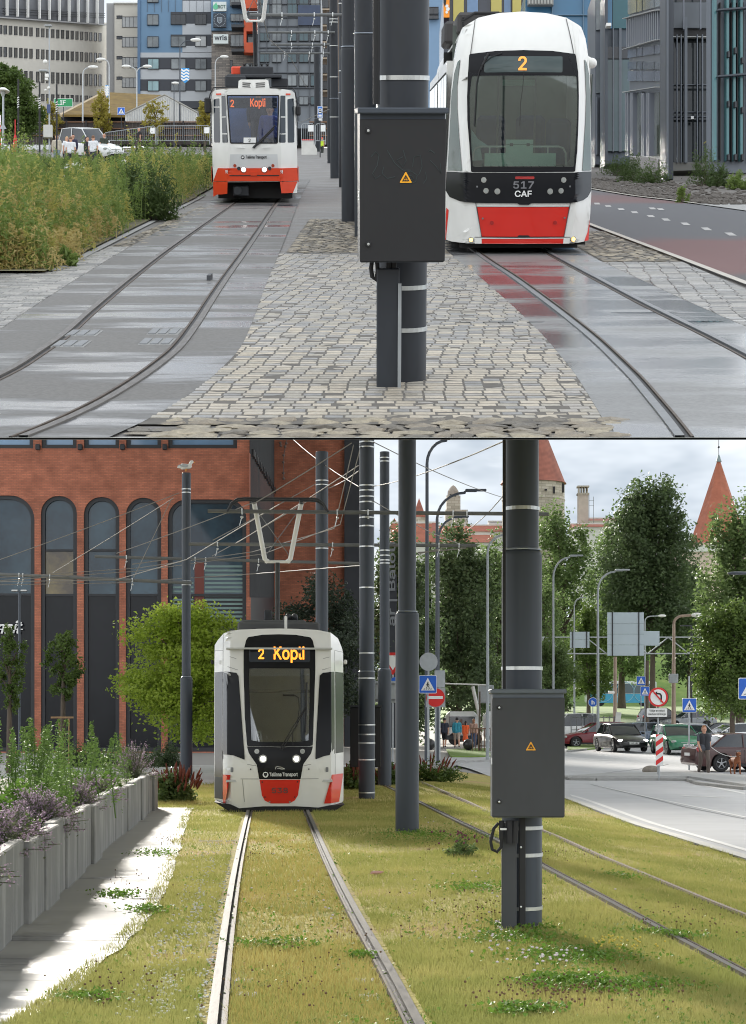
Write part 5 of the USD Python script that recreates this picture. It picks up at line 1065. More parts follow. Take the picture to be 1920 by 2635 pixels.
# grey slatted glass building along the right side of the upper street
S5 = .3177; cu5 = lambda c:1500 + S5 * c
clad,clad_d,clad_l,teal = mat('clad_grey',C(92,98,106),.45,.06,.8),mat('clad_dark',C(54,60,68),.4,.1,.8),mat('clad_light',C(112,117,126),.45,.06,.8),mat('teal_glass',C(64,104,108),.15,.1,1,spec=.6)
dk_glass = mat('entrance_glass',C(30,34,36),.06,.3,.5,spec=.6)
bd = thing('slatted_building','dark grey slatted glass building along the right side of the cycle path','building')
def par(m,fc,c0,t0,b0,c1,t1,b1,o,t):
    a,b,c,e = fc.q(cu5(c0),b0 * S5,o),fc.q(cu5(c1),b1 * S5,o),fc.q(cu5(c1),t1 * S5,o),fc.q(cu5(c0),t0 * S5,o); k = -fc.n() * t
    return m.add(np.array([a,b,c,e,a + k,b + k,c + k,e + k]),[[0,1,2,3],[5,4,7,6],[4,0,3,7],[1,5,6,2],[3,2,6,7],[4,5,1,0]])
# B: narrow panelled return; C: recessed glazing
fB,fC,fD,fE,fF = Face(84),Face(80),Face(73,60,cu5(378),cu5(655)),Face(66),Face(56,56.5,cu5(1030),1960)
put('return_wall',par(MB(),fB,100,-120,1330,165,-120,1330,0,3),clad,bd)
for k,(a,b) in enumerate(((0,250),(480,760),(790,1260))):put('return_glazing',par(MB(),fB,106,a,b,145,a - 6,b - 6,.1,.1),win_b if k < 2 else clad_l,bd)
for c in (112,124,136):put('slat',par(MB(),fB,c,790,1260,c + 4,790,1260,.22,.15),clad_d,bd)
put('edge_column',par(MB(),fB,150,-120,1360,166,-120,1360,.4,.6),clad_l,bd); put('edge_column',par(MB(),fC,168,-120,1360,190,-120,1360,.5,.8),clad_d,bd)
put('recess_wall',par(MB(),fC,186,-120,1330,380,-120,1330,0,2),mat('clad_blue',C(70,80,90),.4,.1,.8),bd)
put('pane',par(MB(),fC,190,-120,235,235,-120,235,.1,.1),mat('glass_sky',None),bd); put('pane',par(MB(),fC,240,-120,235,375,-120,235,.1,.1),mat('glass_tealdark',C(44,84,92),.1,.15,.5,spec=.6),bd); put('pane',par(MB(),fC,192,385,480,375,385,480,.1,.1),win_d,bd)
put('pane',par(MB(),fC,190,490,1230,376,490,1230,.12,.1),mat('glass_mirror',C(46,66,70),.06,.4,.4,spec=.9),bd)
for c in (238,290,300):put('mullion',par(MB(),fC,c,240,1240,c + 9,240,1240,.2,.2),clad,bd)
put('lamp_box',par(MB(),fC,170,248,272,208,248,272,.9,.3),white_dull,bd)
# D: the long slatted face, running towards us to the right
put('slatted_wall',par(MB(),fD,378,-160,1240,660,-190,1300,0,.3),clad,bd)
rise = lambda c,y:y - (c - 378) * (70 / 272)
for c in range(384,650,17):
    put('slat',par(MB(),fD,c,rise(c,150),rise(c,395),c + 9,rise(c + 9,150),rise(c + 9,395),.16,.12),clad_l,bd)
for c0,c1 in ((384,455),(462,500),(508,598),(606,650)):
    put('upper_pane',par(MB(),fD,c0,-150,rise(c0,130) - 12,c1,-160,rise(c1,130) - 12,.1,.08),win_b,bd)
    f_ = lambda c,y:y - (c - 378) * (40 / 272)
    put('pane',par(MB(),fD,c0,f_(c0,402),f_(c0,470),c1,f_(c1,402),f_(c1,470),.1,.08),mat('pane_pale',C(126,132,140),.08,.12,.6,spec=.7),bd)
    put('pane',par(MB(),fD,c0,500,560,c1,498,560,.1,.08),win_b,bd); put('pane',par(MB(),fD,c0,576,655,c1,572,655,.1,.08),mat('pane_pale',None),bd)
put('cornice_trim',par(par(par(MB(),fD,378,146,151,655,76,82,.3,.2),fD,378,396,400,655,318,323,.3,.2),fD,378,742,748,655,700,706,.3,.2),mat('trim_pale',C(170,172,170),.5,.1,3),bd)
for c0 in (392,408,434,446,526,540,572,586):put('fin',par(MB(),fD,c0,752,1262,c0 + 11,750,1264,.25,.2),clad_l,bd)
for c0 in (420,516,560):put('gap',par(MB(),fD,c0,752,1255,c0 + 9,752,1256,.08,.05),black_dull,bd)
for c0,c1 in ((465,504),(608,648)):put('tall_pane',par(MB(),fD,c0,748,1262,c1,742,1266,.12,.08),mat('pane_mirror',C(124,128,122),.04,.5,.5,spec=1.0,col2=C(60,70,60)),bd)
put('corner_column',par(MB(),Face(58.5),656,-160,1475,716,-160,1480,.4,1.2),clad_d,bd); put('column_edge',par(MB(),Face(58.5),660,-160,1470,672,-160,1472,.6,.2),clad,bd)
# E: recessed entrance
put('entrance_glazing',par(MB(),fE,715,-160,1360,1036,-160,1360,0,3),dk_glass,bd)
put('soffit_panel',par(MB(),fE,725,45,250,1034,45,250,.3,.3),mat('soffit_grey',C(86,92,98),.5,.1,.8),bd); put('dark_opening',par(MB(),fE,720,250,312,1034,250,312,.2,.1),black_dull,bd)
for c in (780,915):put('tube_post',par(MB(),fE,c,-160,310,c + 9,-160,310,.9,.12),clad_l,bd)
for c,w_ in ((806,22),(742,8),(775,8),(945,10),(905,8)):put('post',par(MB(),fE,c,180 if c == 806 else 320,1350,c + w_,180 if c == 806 else 320,1350,.5,.15),clad,bd)
for y in (316,705,925,960):put('transom',par(MB(),fE,720,y,y + 6,1034,y,y + 6,.3,.15),clad if y > 400 else mat('trim_pale',None),bd)
put('plinth',par(MB(),fE,715,1340,1410,1036,1340,1400,.4,1),mat('plinth_grey',C(112,112,108),.8,.1,1),bd); put('notice',par(MB(),fE,862,966,990,886,966,990,.36,.02),sign_white,bd)
put('handrail',par(MB(),fE,930,1240,1250,1010,1180,1192,1.2,.06),mat('rail_yellow',C(122,116,60),.6,.1,3),bd)
# F: nearest slatted wall with teal glass strips
put('near_wall',par(MB(),fF,1036,-200,1400,1420,-200,1400,0,.3),clad,bd)
for c in range(1062,1400,46):put('dark_joint',par(MB(),fF,c + 34,30,1310,c + 44,30,1310,.12,.1),black_dull,bd)
for c in (1040,1140,1195,1252,1340):put('teal_strip',par(MB(),fF,c,-200,1312,c + 20,-200,1312,.2,.15),teal,bd)
for c,ys in ((1148,(440,840,1270)),(1203,(410,845,1270)),(1260,(490,890,1270))):
    for y in ys:put('bracket',par(MB(),fF,c - 8,y,y + 48,c + 8,y,y + 48,.3,.1),dark_metal,bd)
for y in (105,640):put('floor_rail',par(MB(),fF,1056,y,y + 12,1420,y - 30,y - 16,.35,.15),clad_d,bd)
put('plinth',par(MB(),fF,1110,1400,1490,1420,1400,1500,-.1,1),mat('plinth_pale',C(150,150,146),.85,.2,1),bd)
# front yard: fence, hut with mossy roof, white barn
fw = Face(182)
fc_m,fr_m = mat('fence_brown',C(58,50,46),.7,.12,.8),mat('fence_rail',C(118,84,58),.7,.1,1)
for a,b,lab in ((6,548,'long dark brown board fence behind the weeds and people'),(796,856,'piece of dark brown fence right of the old tram')):
    t = thing('board_fence',lab,'fence')
    u = a
    while u < b:
        e_ = min(u + 8,b); put('board',fw.slab(MB(),u + .2,316,e_ - .2,372,0,.05),fc_m,t); u = e_
    for y in (313,330,348):put('rail',fw.slab(MB(),a,y,b,y + 2.6,.12,.1),fr_m,t)
    for u in np.arange(a + 14,b,50):put('post',fw.slab(MB(),u,312,u + 4,372,.2,.2),mat('fence_post',C(44,40,40),.7,.1,2),t)
moss = mat('moss_roof',C(92,74,38),.95,.3,.8,col2=C(124,102,52))
t = thing('mossy_hut','low hut with a brown mossy roof behind the fence','hut')
def tri3(pts,h=1.2):
    P = np.array(pts); m = MB(); n = len(P); v = np.vstack([P,P - [0,0,.25]]); f = [[0,k,k + 1] for k in range(1,n - 1)] + [[n,n + k + 1,n + k] for k in range(1,n - 1)] + [q for k in range(n) for q in ([k,k + n,(k + 1) % n],[(k + 1) % n,k + n,(k + 1) % n + n])]
    return m.add(v,np.array(f))
hq = lambda cx_,cy_,d:Face(d).q(cx_ * S1,cy_ * S1)
put('roof',tri3([hq(470,868,186),hq(960,872,186),hq(1260,722,200),hq(800,698,200)]),moss,t); put('verge_board',tri3([hq(452,862,185.9),hq(472,872,185.9),hq(800,702,200),hq(790,690,200)]),mat('verge_pale',C(176,160,134),.8,.1,1),t); put('wall',Face(187).slab(MB(),150,292,326,330,0,6),black_dull,t)
t = thing('white_barn','white boarded barn gable behind the fence','barn')
bq = lambda u,v:Face(184).q(u,v)
put('gable',MB().add(np.array([bq(322,312),bq(508,312),bq(506,291),bq(424,246),bq(322,294)] + [bq(322,312) + [0,3,0],bq(508,312) + [0,3,0],bq(506,291) + [0,3,0],bq(424,246) + [0,3,0],bq(322,294) + [0,3,0]]),np.array([[0,1,2],[0,2,3],[0,3,4],[2,1,6],[2,6,7],[3,2,7],[3,7,8],[4,3,8],[4,8,9]])),white_dull,t)
for u in np.arange(328,506,6.0):
    tv = 294 - (u - 322) * 48 / 102 if u < 424 else 246 + (u - 424) * 45 / 82
    put('board',Face(183.9).slab(MB(),u,tv + 3,u + 1.0,312,.04,.1),mat('board_gap',C(176,178,180),.7,.05,2),t)
put('roof_edge',MB().tube([bq(318,296) - [0,.2,0],bq(424,245) - [0,.2,0],bq(510,292) - [0,.2,0]],.09,6),mat('eave_grey',C(150,148,142),.7,.1,2),t)
# ------------------------------------------------------------------ the arched brick building of the lower street
DB = 95.0
S3 = .339; bu = lambda c:S3 * c; bv = lambda c:1120 + S3 * c
X = lambda u,d=DB:ux(u,d)
Zv = lambda v,d=DB:lz(v,d)
brick_m = usdkit.material(stage,'/World/Looks/red_brick',{'g':('geometry',{}),'mp':('mapping',{'rotation':(math.pi / 2,0,0)}),'b':('brick_texture',{'scale':1.0,'brick_width':.27,'row_height':.085,'mortar_size':.010,'color1':C(184,114,88),'color2':C(162,98,76),'mortar':C(142,98,80),'bias':-.1}),'n':('noise_texture',{'scale':1.2,'detail':5.0}),'r':('rgb_ramp',{'ramp':[(.3,(.74,) * 3),(.7,(1.2,) * 3)]}),'x':('mix_color',{'blend_type':'multiply','fac':1.0,'use_clamp':False}),'p':('principled_bsdf',{'roughness':.85}),'u':('bump',{'distance':.006})},
    [('g.position','mp.vector'),('mp.vector','b.vector'),('g.position','n.vector'),('n.fac','r.fac'),('b.color','x.a'),('r.color','x.b'),('x.result','p.base_color'),('b.fac','u.height'),('u.normal','p.normal')],surface='p.BSDF')
brick_flat = mat('red_brick_flat',C(160,96,76),.85,.08,2,bump=.004,bscale=8)
fr_m = mat('window_frame_black',C(40,42,46),.5,.1,3); glz = mat('shop_glass',C(18,34,46),.05,.4,.22,spec=.5,col2=C(56,82,96),spread=(.35,.65)); glz_d = mat('shop_glass_dark',C(20,22,26),.12,.4,.3,spec=.25)
bd = thing('brick_building','red brick building with tall arched black framed windows behind the gull pole','building')
def arch(cx0,cx1,top,zb=0.0,rad=None):
    """opening polygon in metres; rounded head"""
    a,b,t_ = X(bu(cx0)),X(bu(cx1)),Zv(bv(top)); r = min((b - a) / 2 * .98,rad or 99); n = 9
    th = np.linspace(0,math.pi / 2,n); L = [(a + r - r * math.cos(q),t_ - r + r * math.sin(q)) for q in th]; R = [(b - r + r * math.sin(q),t_ - r + r * math.cos(q)) for q in th]
    return Polygon([(a,zb)] + L + R + [(b,zb)])
zs_top = 19.2
right = X(645)
ops = [arch(-420,262,456,rad=1.3),arch(310,584,460),arch(636,906,468),arch(955,1224,474),arch(1274,1870,486,rad=1.0)]
ops[-1] = ops[-1].intersection(Polygon([(-30,-1),(X(638),-1),(X(638),25),(-30,25)]))
up_b = Zv(bv(100)); ups = [(-250,252),(315,582),(637,905),(957,1224),(1276,1800)]
upo = [Polygon([(X(bu(a)),up_b),(min(X(bu(b)),X(630)),up_b),(min(X(bu(b)),X(630)),18.6),(X(bu(a)),18.6)]) for a,b in ups]
wallp = Polygon([(-26,-.1),(right,-.1),(right,zs_top),(-26,zs_top)])
for o_ in ops + upo:wallp = wallp.difference(o_)
put('wall',MB().prism(wallp,DB,DB + .45),brick_m,bd)
def glazed(o_,bars,glasses,kind='window'):
    w = put('window',MB().prism(o_.difference(o_.buffer(-.21)),DB + .10,DB + .35),fr_m,bd); inn = o_.buffer(-.2)
    x0,z0,x1,z1 = inn.bounds; zs = [z0 - .1] + [Zv(bv(b)) for b in bars] + [z1 + .1]
    for k,(a,b) in enumerate(zip(zs[:-1],zs[1:])):
        put('pane',MB().prism(inn.intersection(Polygon([(x0,a),(x1,a),(x1,b),(x0,b)])),DB + .22,DB + .25),glasses[min(k,len(glasses) - 1)],w)
    for b in bars:put('transom',MB().prism(inn.intersection(Polygon([(x0,Zv(bv(b + 9))),(x1,Zv(bv(b + 9))),(x1,Zv(bv(b - 9))),(x0,Zv(bv(b - 9)))])),DB + .14,DB + .3),fr_m,w)
    return w
warm = mat('shop_glass_warm',C(62,52,40),.06,.5,.4,spec=.6,col2=C(120,106,66),spread=(.42,.62))
glazed(ops[0],(1208,),(glz_d,glz)); 
for k,b in ((1,(1212,872)),(2,(1212,872)),(3,(1212,))):glazed(ops[k],b,(glz_d,warm if k == 1 else glz,glz))
w5 = glazed(ops[4],(1212,),(glz_d,glz))
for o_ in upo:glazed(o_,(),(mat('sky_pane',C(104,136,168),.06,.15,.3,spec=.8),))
# blinds in the big right window; red reflection painted on as a strip
put('red_reflection',MB().box((X(512),DB + .21,8.2),(.5,.02,3.6)),mat('reflection_red',C(110,58,50),.7,.1,1),w5)
bs = MB()
for k in range(14):bs.box((X(580),DB + .205,6.9 + k * .22),(2.2,.02,.11))
put('blind_slat',bs,mat('blind_pale',C(112,136,132),.6,.1,.6),w5); bs = MB()
for k in range(10):bs.box((X(470),DB + .205,6.9 + k * .22),(1.1,.02,.10))
put('blind_slat',bs,mat('blind_pale',None),w5)
for c in (290,610,932,1253):put('wall_lamp',MB().box((X(bu(c)),DB - .12,Zv(bv(92))),(.24,.22,.3),0,.03),fr_m,bd)
lt = put('shop_lettering',MB().text('nait',(X(26),DB - .05,Zv(bv(1458))),.62,.06,True,1.25,R=rot(ry=-.0) @ np.array([[1,0,.35],[0,1,0],[0,0,1]])),sign_white,bd); put('underline',MB().box((X(30),DB - .04,Zv(bv(1474))),(1.2,.05,.06)),sign_white,lt)
# the building's return: slanting brick end and dark ribbed wall, second brick wing
def poly3(pts):
    P = np.array(pts,float); n = len(P); return MB().add(P,np.array([[0,k,k + 1] for k in range(1,n - 1)]))
d2 = 112.0
ret = put('return_wall',MB().add(np.array([[right,DB + .01,0],[X(706,d2),d2,0],[X(706,d2),d2,21],[right,DB + .01,21],[right - .4,DB + .4,0],[right - .4,DB + .4,21]]),np.array([[0,1,2],[0,2,3],[4,0,3],[4,3,5]])),fr_m,bd)
vb = lambda c:1120 + .2785 * c; ubx = lambda c:500 + .2785 * c
def onret(u,v):
    k = (u - 645) / (706 - 645); d = DB + k * (d2 - DB); # ray meets the slanting wall
    A,B_ = np.array([right,DB]),np.array([X(706,d2),d2]); m_ = (u - U0) / F_PX; s_ = (m_ * A[1] - A[0]) / ((B_[0] - A[0]) - m_ * (B_[1] - A[1])); p = A + s_ * (B_ - A); return np.array([p[0],p[1] - .05,lz(v,p[1])])
put('brick_end',poly3([onret(642,vb(600)),onret(ubx(735),vb(760)),onret(ubx(735),vb(530)),onret(642,vb(160))]),brick_flat,bd)
rbs = MB()
for k in range(22):a = onret(ubx(520 + k * 10),vb(1500)); b = onret(ubx(520 + k * 10),vb(20)); rbs.tube([a,b],.05,4)
put('ribs',rbs,mat('rib_black',C(30,31,34),.5,.1,3),bd)
cor = MB()
for k in range(16):a = onret(ubx(528 + k * 13.5),vb(165 + k * 23)); cor.box(a,(.3,.5,.35))
put('eaves_teeth',cor,fr_m,bd)
bd2 = thing('brick_wing','plain red brick wall beyond the arched building, partly behind the tall poles','building')
put('wall',MB().box(((X(706,d2) + X(886,d2)) / 2,d2 + 1.5,10.8),(X(886,d2) - X(706,d2),3.0,21.6)),brick_m,bd2)
lamp_chain = MB()
for c,y in ((795,70),(800,95),(850,75),(840,105),(826,185),(822,250),(824,350),(826,400)):lamp_chain.ball((X(ubx(c),d2 - .3),d2 - .3,Zv(vb(y),d2 - .3)),.09,1)
lamp_chain.tube([(X(ubx(a),d2 - .3),d2 - .3,Zv(vb(b),d2 - .3)) for a,b in ((860,10),(846,90),(826,190),(824,410))],.03,5); put('hanging_lights',lamp_chain,mat('chain_grey',C(120,106,100),.6,.1,9),bd2)
bd3 = thing('dark_clad_wing','dark clad wing right of the plain brick wall with white upright lettering','building')
put('wall',MB().box(((X(886,d2) + X(932,d2)) / 2,d2 + 1.2,10.8),(X(932,d2) - X(886,d2) - .02,3.0,21.6)),mat('clad_night',C(44,47,54),.5,.08,1),bd3)
put('sign_fin',MB().box((X(1006,d2),d2 + .6,4.2),(.75,.5,13)),mat('clad_night',None),bd3)
Rz = rot(ry=-math.pi / 2)
put('upright_lettering',MB().text('ar | Balou',(X(1008,d2),d2 + .3,Zv(1502,d2)),.42,.05,True,5.2,R=Rz),mat('letter_dim',C(130,134,138),.6,.05,4),bd3,kind='stuff')
# ------------------------------------------------------------------ people: one continuous body, clothes and hair over it
skin_m = mat('skin',C(196,150,126),.6,.05,20)
def cloth(name,c):return mat('cloth_' + name,c,.85,.12,14)
def person(label,loc,rz,h=1.75,top='white',topc=(220,222,224),legc=(50,54,66),shorts=False,hair=(70,52,40),stride=.0,armL=(.0,.0),armR=(.0,.0),sleeves='short',dress=False,bald=False,group=None,shoe=(40,40,42),hairlen=0.0,vest=None):
    """faces -y; arm = (forward swing, bend)"""
    s = h / 1.75; t = thing('person',label,'person',loc,rz,group)
    J = lambda x,y,z:np.array([x,y,z]) * s
    hipz,shz = .92,1.44
    kneeL,kneeR = J(.10,-.10 - stride * .28 * 0 - stride * .22,.50),J(-.10,-.02 + stride * .20,.50)
    ankL,ankR = J(.10,-stride * .36,.09),J(-.10,.02 + stride * .52,.09 + .06 * abs(stride))
    def arm(sd,a):
        sh = J(sd * .19,0,shz - .03); el = sh + np.array([sd * .05,-math.sin(a[0]) * .28,-math.cos(a[0]) * .28]) * s
        b = a[0] + a[1]; wr = el + np.array([-sd * .02,-math.sin(b) * .25,-math.cos(b) * .25]) * s; return sh,el,wr
    aL,aR = arm(1,armL),arm(-1,armR); R = lambda r:r * s
    ch = [((J(0,0,1.60),R(.088)),(J(0,-.015,1.655),R(.086))),((J(0,-.02,1.56),R(.062)),(J(0,-.04,1.60),R(.05))),((J(0,.0,1.42),R(.06)),(J(0,0,1.56),R(.056))),
          ((J(.12,0,1.38),R(.08)),(J(-.12,0,1.38),R(.08))),((J(.09,0,1.36),R(.11)),(J(.07,0,1.10),R(.10))),((J(-.09,0,1.36),R(.11)),(J(-.07,0,1.10),R(.10))),((J(.08,0,1.1),R(.11)),(J(.08,0,.95),R(.115))),((J(-.08,0,1.1),R(.11)),(J(-.08,0,.95),R(.115))),((J(.08,0,.95),R(.11)),(J(-.08,0,.95),R(.11)))]
    for k,an,sd in ((kneeL,ankL,1),(kneeR,ankR,-1)):
        ch += [((J(sd * .09,0,hipz),R(.09)),(k,R(.058))),((k,R(.058)),(an + (0,.01,0),R(.038))),((an - (0,0,R(.04)),R(.04)),(an + np.array([0,-.15,-.05]) * s,R(.03)))]
    for a in (aL,aR):
        ch += [((a[0],R(.055)),(a[1],R(.042))),((a[1],R(.042)),(a[2],R(.028)))]
        dv = (a[2] - a[1]) / np.linalg.norm(a[2] - a[1]); pm = a[2] + dv * .06 * s; ch += [((a[2],R(.028)),(pm,R(.032)))]
        for f_ in range(4):off = np.array([0,(f_ - 1.5) * .017,0]) * s; ch += [((pm + off,R(.011)),(pm + off + dv * (.085 - .008 * abs(f_ - 1.3)) * s + np.array([0,-.01,0]),R(.008)))]
        ch += [((a[2] + dv * .03 * s,R(.013)),(a[2] + dv * .07 * s + np.array([0,-.045,0]) * s,R(.009)))]
    put('body',capsule_body(ch,.06 * s,2),skin_m,t,smooth=True)
    E = .016 * s
    tc = [(((c[0][0]),c[0][1] + E),((c[1][0]),c[1][1] + E)) for c in ch[3:9]]
    frac = {'short':.65,'long':1.0,'none':.1}[sleeves]
    for a in (aL,aR):
        tc.append(((a[0],R(.055) + E),(a[0] + (a[1] - a[0]) * min(1,frac * 1.0),R(.048) + E)))
        if frac == 1.0:tc.append(((a[1],R(.044) + E),(a[1] + (a[2] - a[1]) * .9,R(.032) + E)))
    put('dress' if dress else 'top',capsule_body(tc + ([((J(0,0,.95),R(.13)),(J(0,0,.5),R(.20)))] if dress else []),.04 * s,3),cloth(top,C(*topc)),t,smooth=True)
    if vest:put('vest',capsule_body([(((c[0][0]),c[0][1] + 2 * E),((c[1][0]),c[1][1] + 2 * E)) for c in ch[3:7]],.05 * s,3),vest,t,smooth=True)
    if not dress:
        lc = [((ch[8][0][0],ch[8][0][1] + E * .8),(ch[8][1][0],ch[8][1][1] + E * .8))]
        for k,an,sd in ((kneeL,ankL,1),(kneeR,ankR,-1)):
            lc.append(((J(sd * .09,0,hipz),R(.09) + E * .9),(k,R(.062) + E)))
            if not shorts:lc.append(((k,R(.06) + E),(an + (0,.01,.02),R(.048) + E)))
        put('shorts' if shorts else 'trousers',capsule_body(lc,.045 * s,3),cloth('l%d_%d_%d' % legc,C(*legc)),t,smooth=True)
    for an in (ankL,ankR):put('shoe',capsule_body([((an + np.array([0,.02,-.045]) * s,R(.048)),(an + np.array([0,-.17,-.055]) * s,R(.036)))],.04 * s,3),mat('shoe_%d' % shoe[0],C(*shoe),.6,.1,9),t,smooth=True)
    if not bald:
        hc = [((J(0,.02,1.665),R(.092)),(J(0,-.005,1.70),R(.082)))] + ([((J(0,.06,1.62),R(.07)),(J(0,.07,1.62 - hairlen),R(.05)))] if hairlen else [])
        put('hair',capsule_body(hc,.03 * s,3),mat('hair_%d_%d' % (hair[0],hair[1]),C(*hair),.7,.15,30),t,smooth=True)
    fm = MB()
    for sd in (-1,1):fm.ball(J(sd * .034,-.098,1.628),.009 * s,1)
    put('eyes',fm,black_dull,t); put('nose',MB().tube([J(0,-.095,1.635),J(0,-.125,1.59)],[.008 * s,.016 * s],6),skin_m,t); put('mouth',MB().box(J(0,-.098,1.555),(.045 * s,.012,.008)),mat('lips',C(160,96,88),.6,.05,9),t)
    put('ears',MB().ball(J(.088,0,1.62),.026 * s,1,(.4,.8,1.2)).ball(J(-.088,0,1.62),.026 * s,1,(.4,.8,1.2)),skin_m,t)
    return t
def at_u(u,d,h=0):return up(ux(u,d),d,h)
FAR_G = -.12
for lab,u,v,d,rz,kw in (
        ('bald man in a dark green shirt standing right of the white van',268,344,112,.3,dict(top='darkgreen',topc=(52,58,48),legc=(40,42,50),bald=True)),
        ('man in a black top with a brown bag walking before the fence',358,329,128,-1.1,dict(top='black',topc=(34,34,38),legc=(70,56,56),bald=True,stride=.7)),
        ('man in a white shirt seen from behind, left of the white van',182,352,96,3.1,dict(top='white',topc=(214,216,220),legc=(60,62,70),hair=(120,92,72))),
        ('man in a white shirt seen from behind, in front of the white van',240,349,97,3.0,dict(top='white',topc=(214,216,220),legc=(60,62,70),hair=(110,80,60))),
        ('dark bearded man in a navy jacket behind the man in white',188,346,106,.2,dict(top='navy',topc=(44,42,66),legc=(40,42,50),hair=(30,26,26),sleeves='long')),
        ('dark haired woman with a black bag beside the white van',224,352,100,1.2,dict(top='blackbag',topc=(40,42,46),legc=(40,42,50),hair=(34,28,26),hairlen=.1,sleeves='long')),
        ('person in a beige jacket behind the striped black post',146,348,103,.1,dict(top='beige',topc=(178,170,154),legc=(110,124,128),hair=(120,90,70),sleeves='long')),
        ('fair haired woman in white beside the man in white',172,352,104,.8,dict(top='white',topc=(214,216,220),legc=(90,90,96),hair=(180,150,110),hairlen=.14)),
        ('worker in a yellow vest and orange helmet right of the old tram',829,354,168,2.6,dict(top='hivis',topc=(190,216,60),legc=(50,54,50),hair=(236,84,60),sleeves='none',h=1.62))):
    hh = kw.pop('h',1.76); z = uh(v,d) - hh
    person(lab,up(ux(u,d),d,0) * [1,1,0] + [0,0,SLOPE * d - EYE2 + EYE + z],rz,h=hh,**kw)
# driver and companion in the old tram's cab (upright on the cab floor)
for lab,xo,yo,zo,kw in (('driver in a blue top at the controls of the old tram',.29,1.0,.62,dict(top='blue',topc=(62,78,150),hair=(170,140,110),sleeves='long')),('person in a dark jacket standing in the cab of the old tram',-.02,1.7,.98,dict(top='navyj',topc=(38,44,62),hair=(50,40,36),sleeves='long'))):
    Mx = slope_frame(ux(657,41),41.0); w = Mx[:3,:3] @ np.array([xo,yo,zo]) + Mx[:3,3]; person(lab,w - [0,0,.0],0,h=1.6 if xo > .2 else 1.62,**kw)

# ------------------------------------------------------------------ plants: leaf by leaf
def leaf_cards(C_,N_,L,W,up_bias=.0,rg=None,droop=.0):
    """one folded leaf (two triangles sharing a rib) per centre"""
    n = len(C_); a = rg.normal(size=(n,3)); a[:,2] = a[:,2] * .6 + up_bias; a /= np.linalg.norm(a,axis=1,keepdims=True)
    b = np.cross(a,N_ + rg.normal(0,.5,(n,3))); b /= np.linalg.norm(b,axis=1,keepdims=True) + 1e-9
    L = np.broadcast_to(L,(n,))[:,None] * rg.uniform(.6,1.3,(n,1)); W = np.broadcast_to(W,(n,))[:,None] * rg.uniform(.7,1.2,(n,1))
    c = np.cross(a,b) * L * .18
    P = np.stack([C_ - a * L / 2,C_ + b * W / 2 + c,C_ + a * L / 2 - [0,0,1] * L * droop,C_ - b * W / 2 + c],1)
    i = np.arange(n) * 4
    return P.reshape(-1,3),np.vstack([np.stack([i,i + 1,i + 2],1),np.stack([i,i + 2,i + 3],1)])
def leafmat(name,dark,light,trans=.35,rough=.5):
    if name in mats:return mats[name]
    mats[name] = usdkit.material(stage,'/World/Looks/' + name,{'g':('geometry',{}),'n':('noise_texture',{'scale':.8,'detail':3.0}),'m':('mix_float',{'fac':.6}),'r':('rgb_ramp',{'ramp':[(.15,dark),(.85,light)]}),'p':('principled_bsdf',{'roughness':rough,'specular_ior_level':.4}),'t':('translucent_bsdf',{}),'x':('mix_closure',{'fac':trans})},
        [('g.position','n.vector'),('n.fac','m.a'),('g.random_per_island','m.b'),('m.result','r.fac'),('r.color','p.base_color'),('r.color','t.color'),('p.BSDF','x.closure1'),('t.BSDF','x.closure2')],surface='x.closure')
    return mats[name]
bark = mat('bark',C(84,74,64),.9,.25,8,bump=.01,bscale=20,stretch=(1,1,.3))
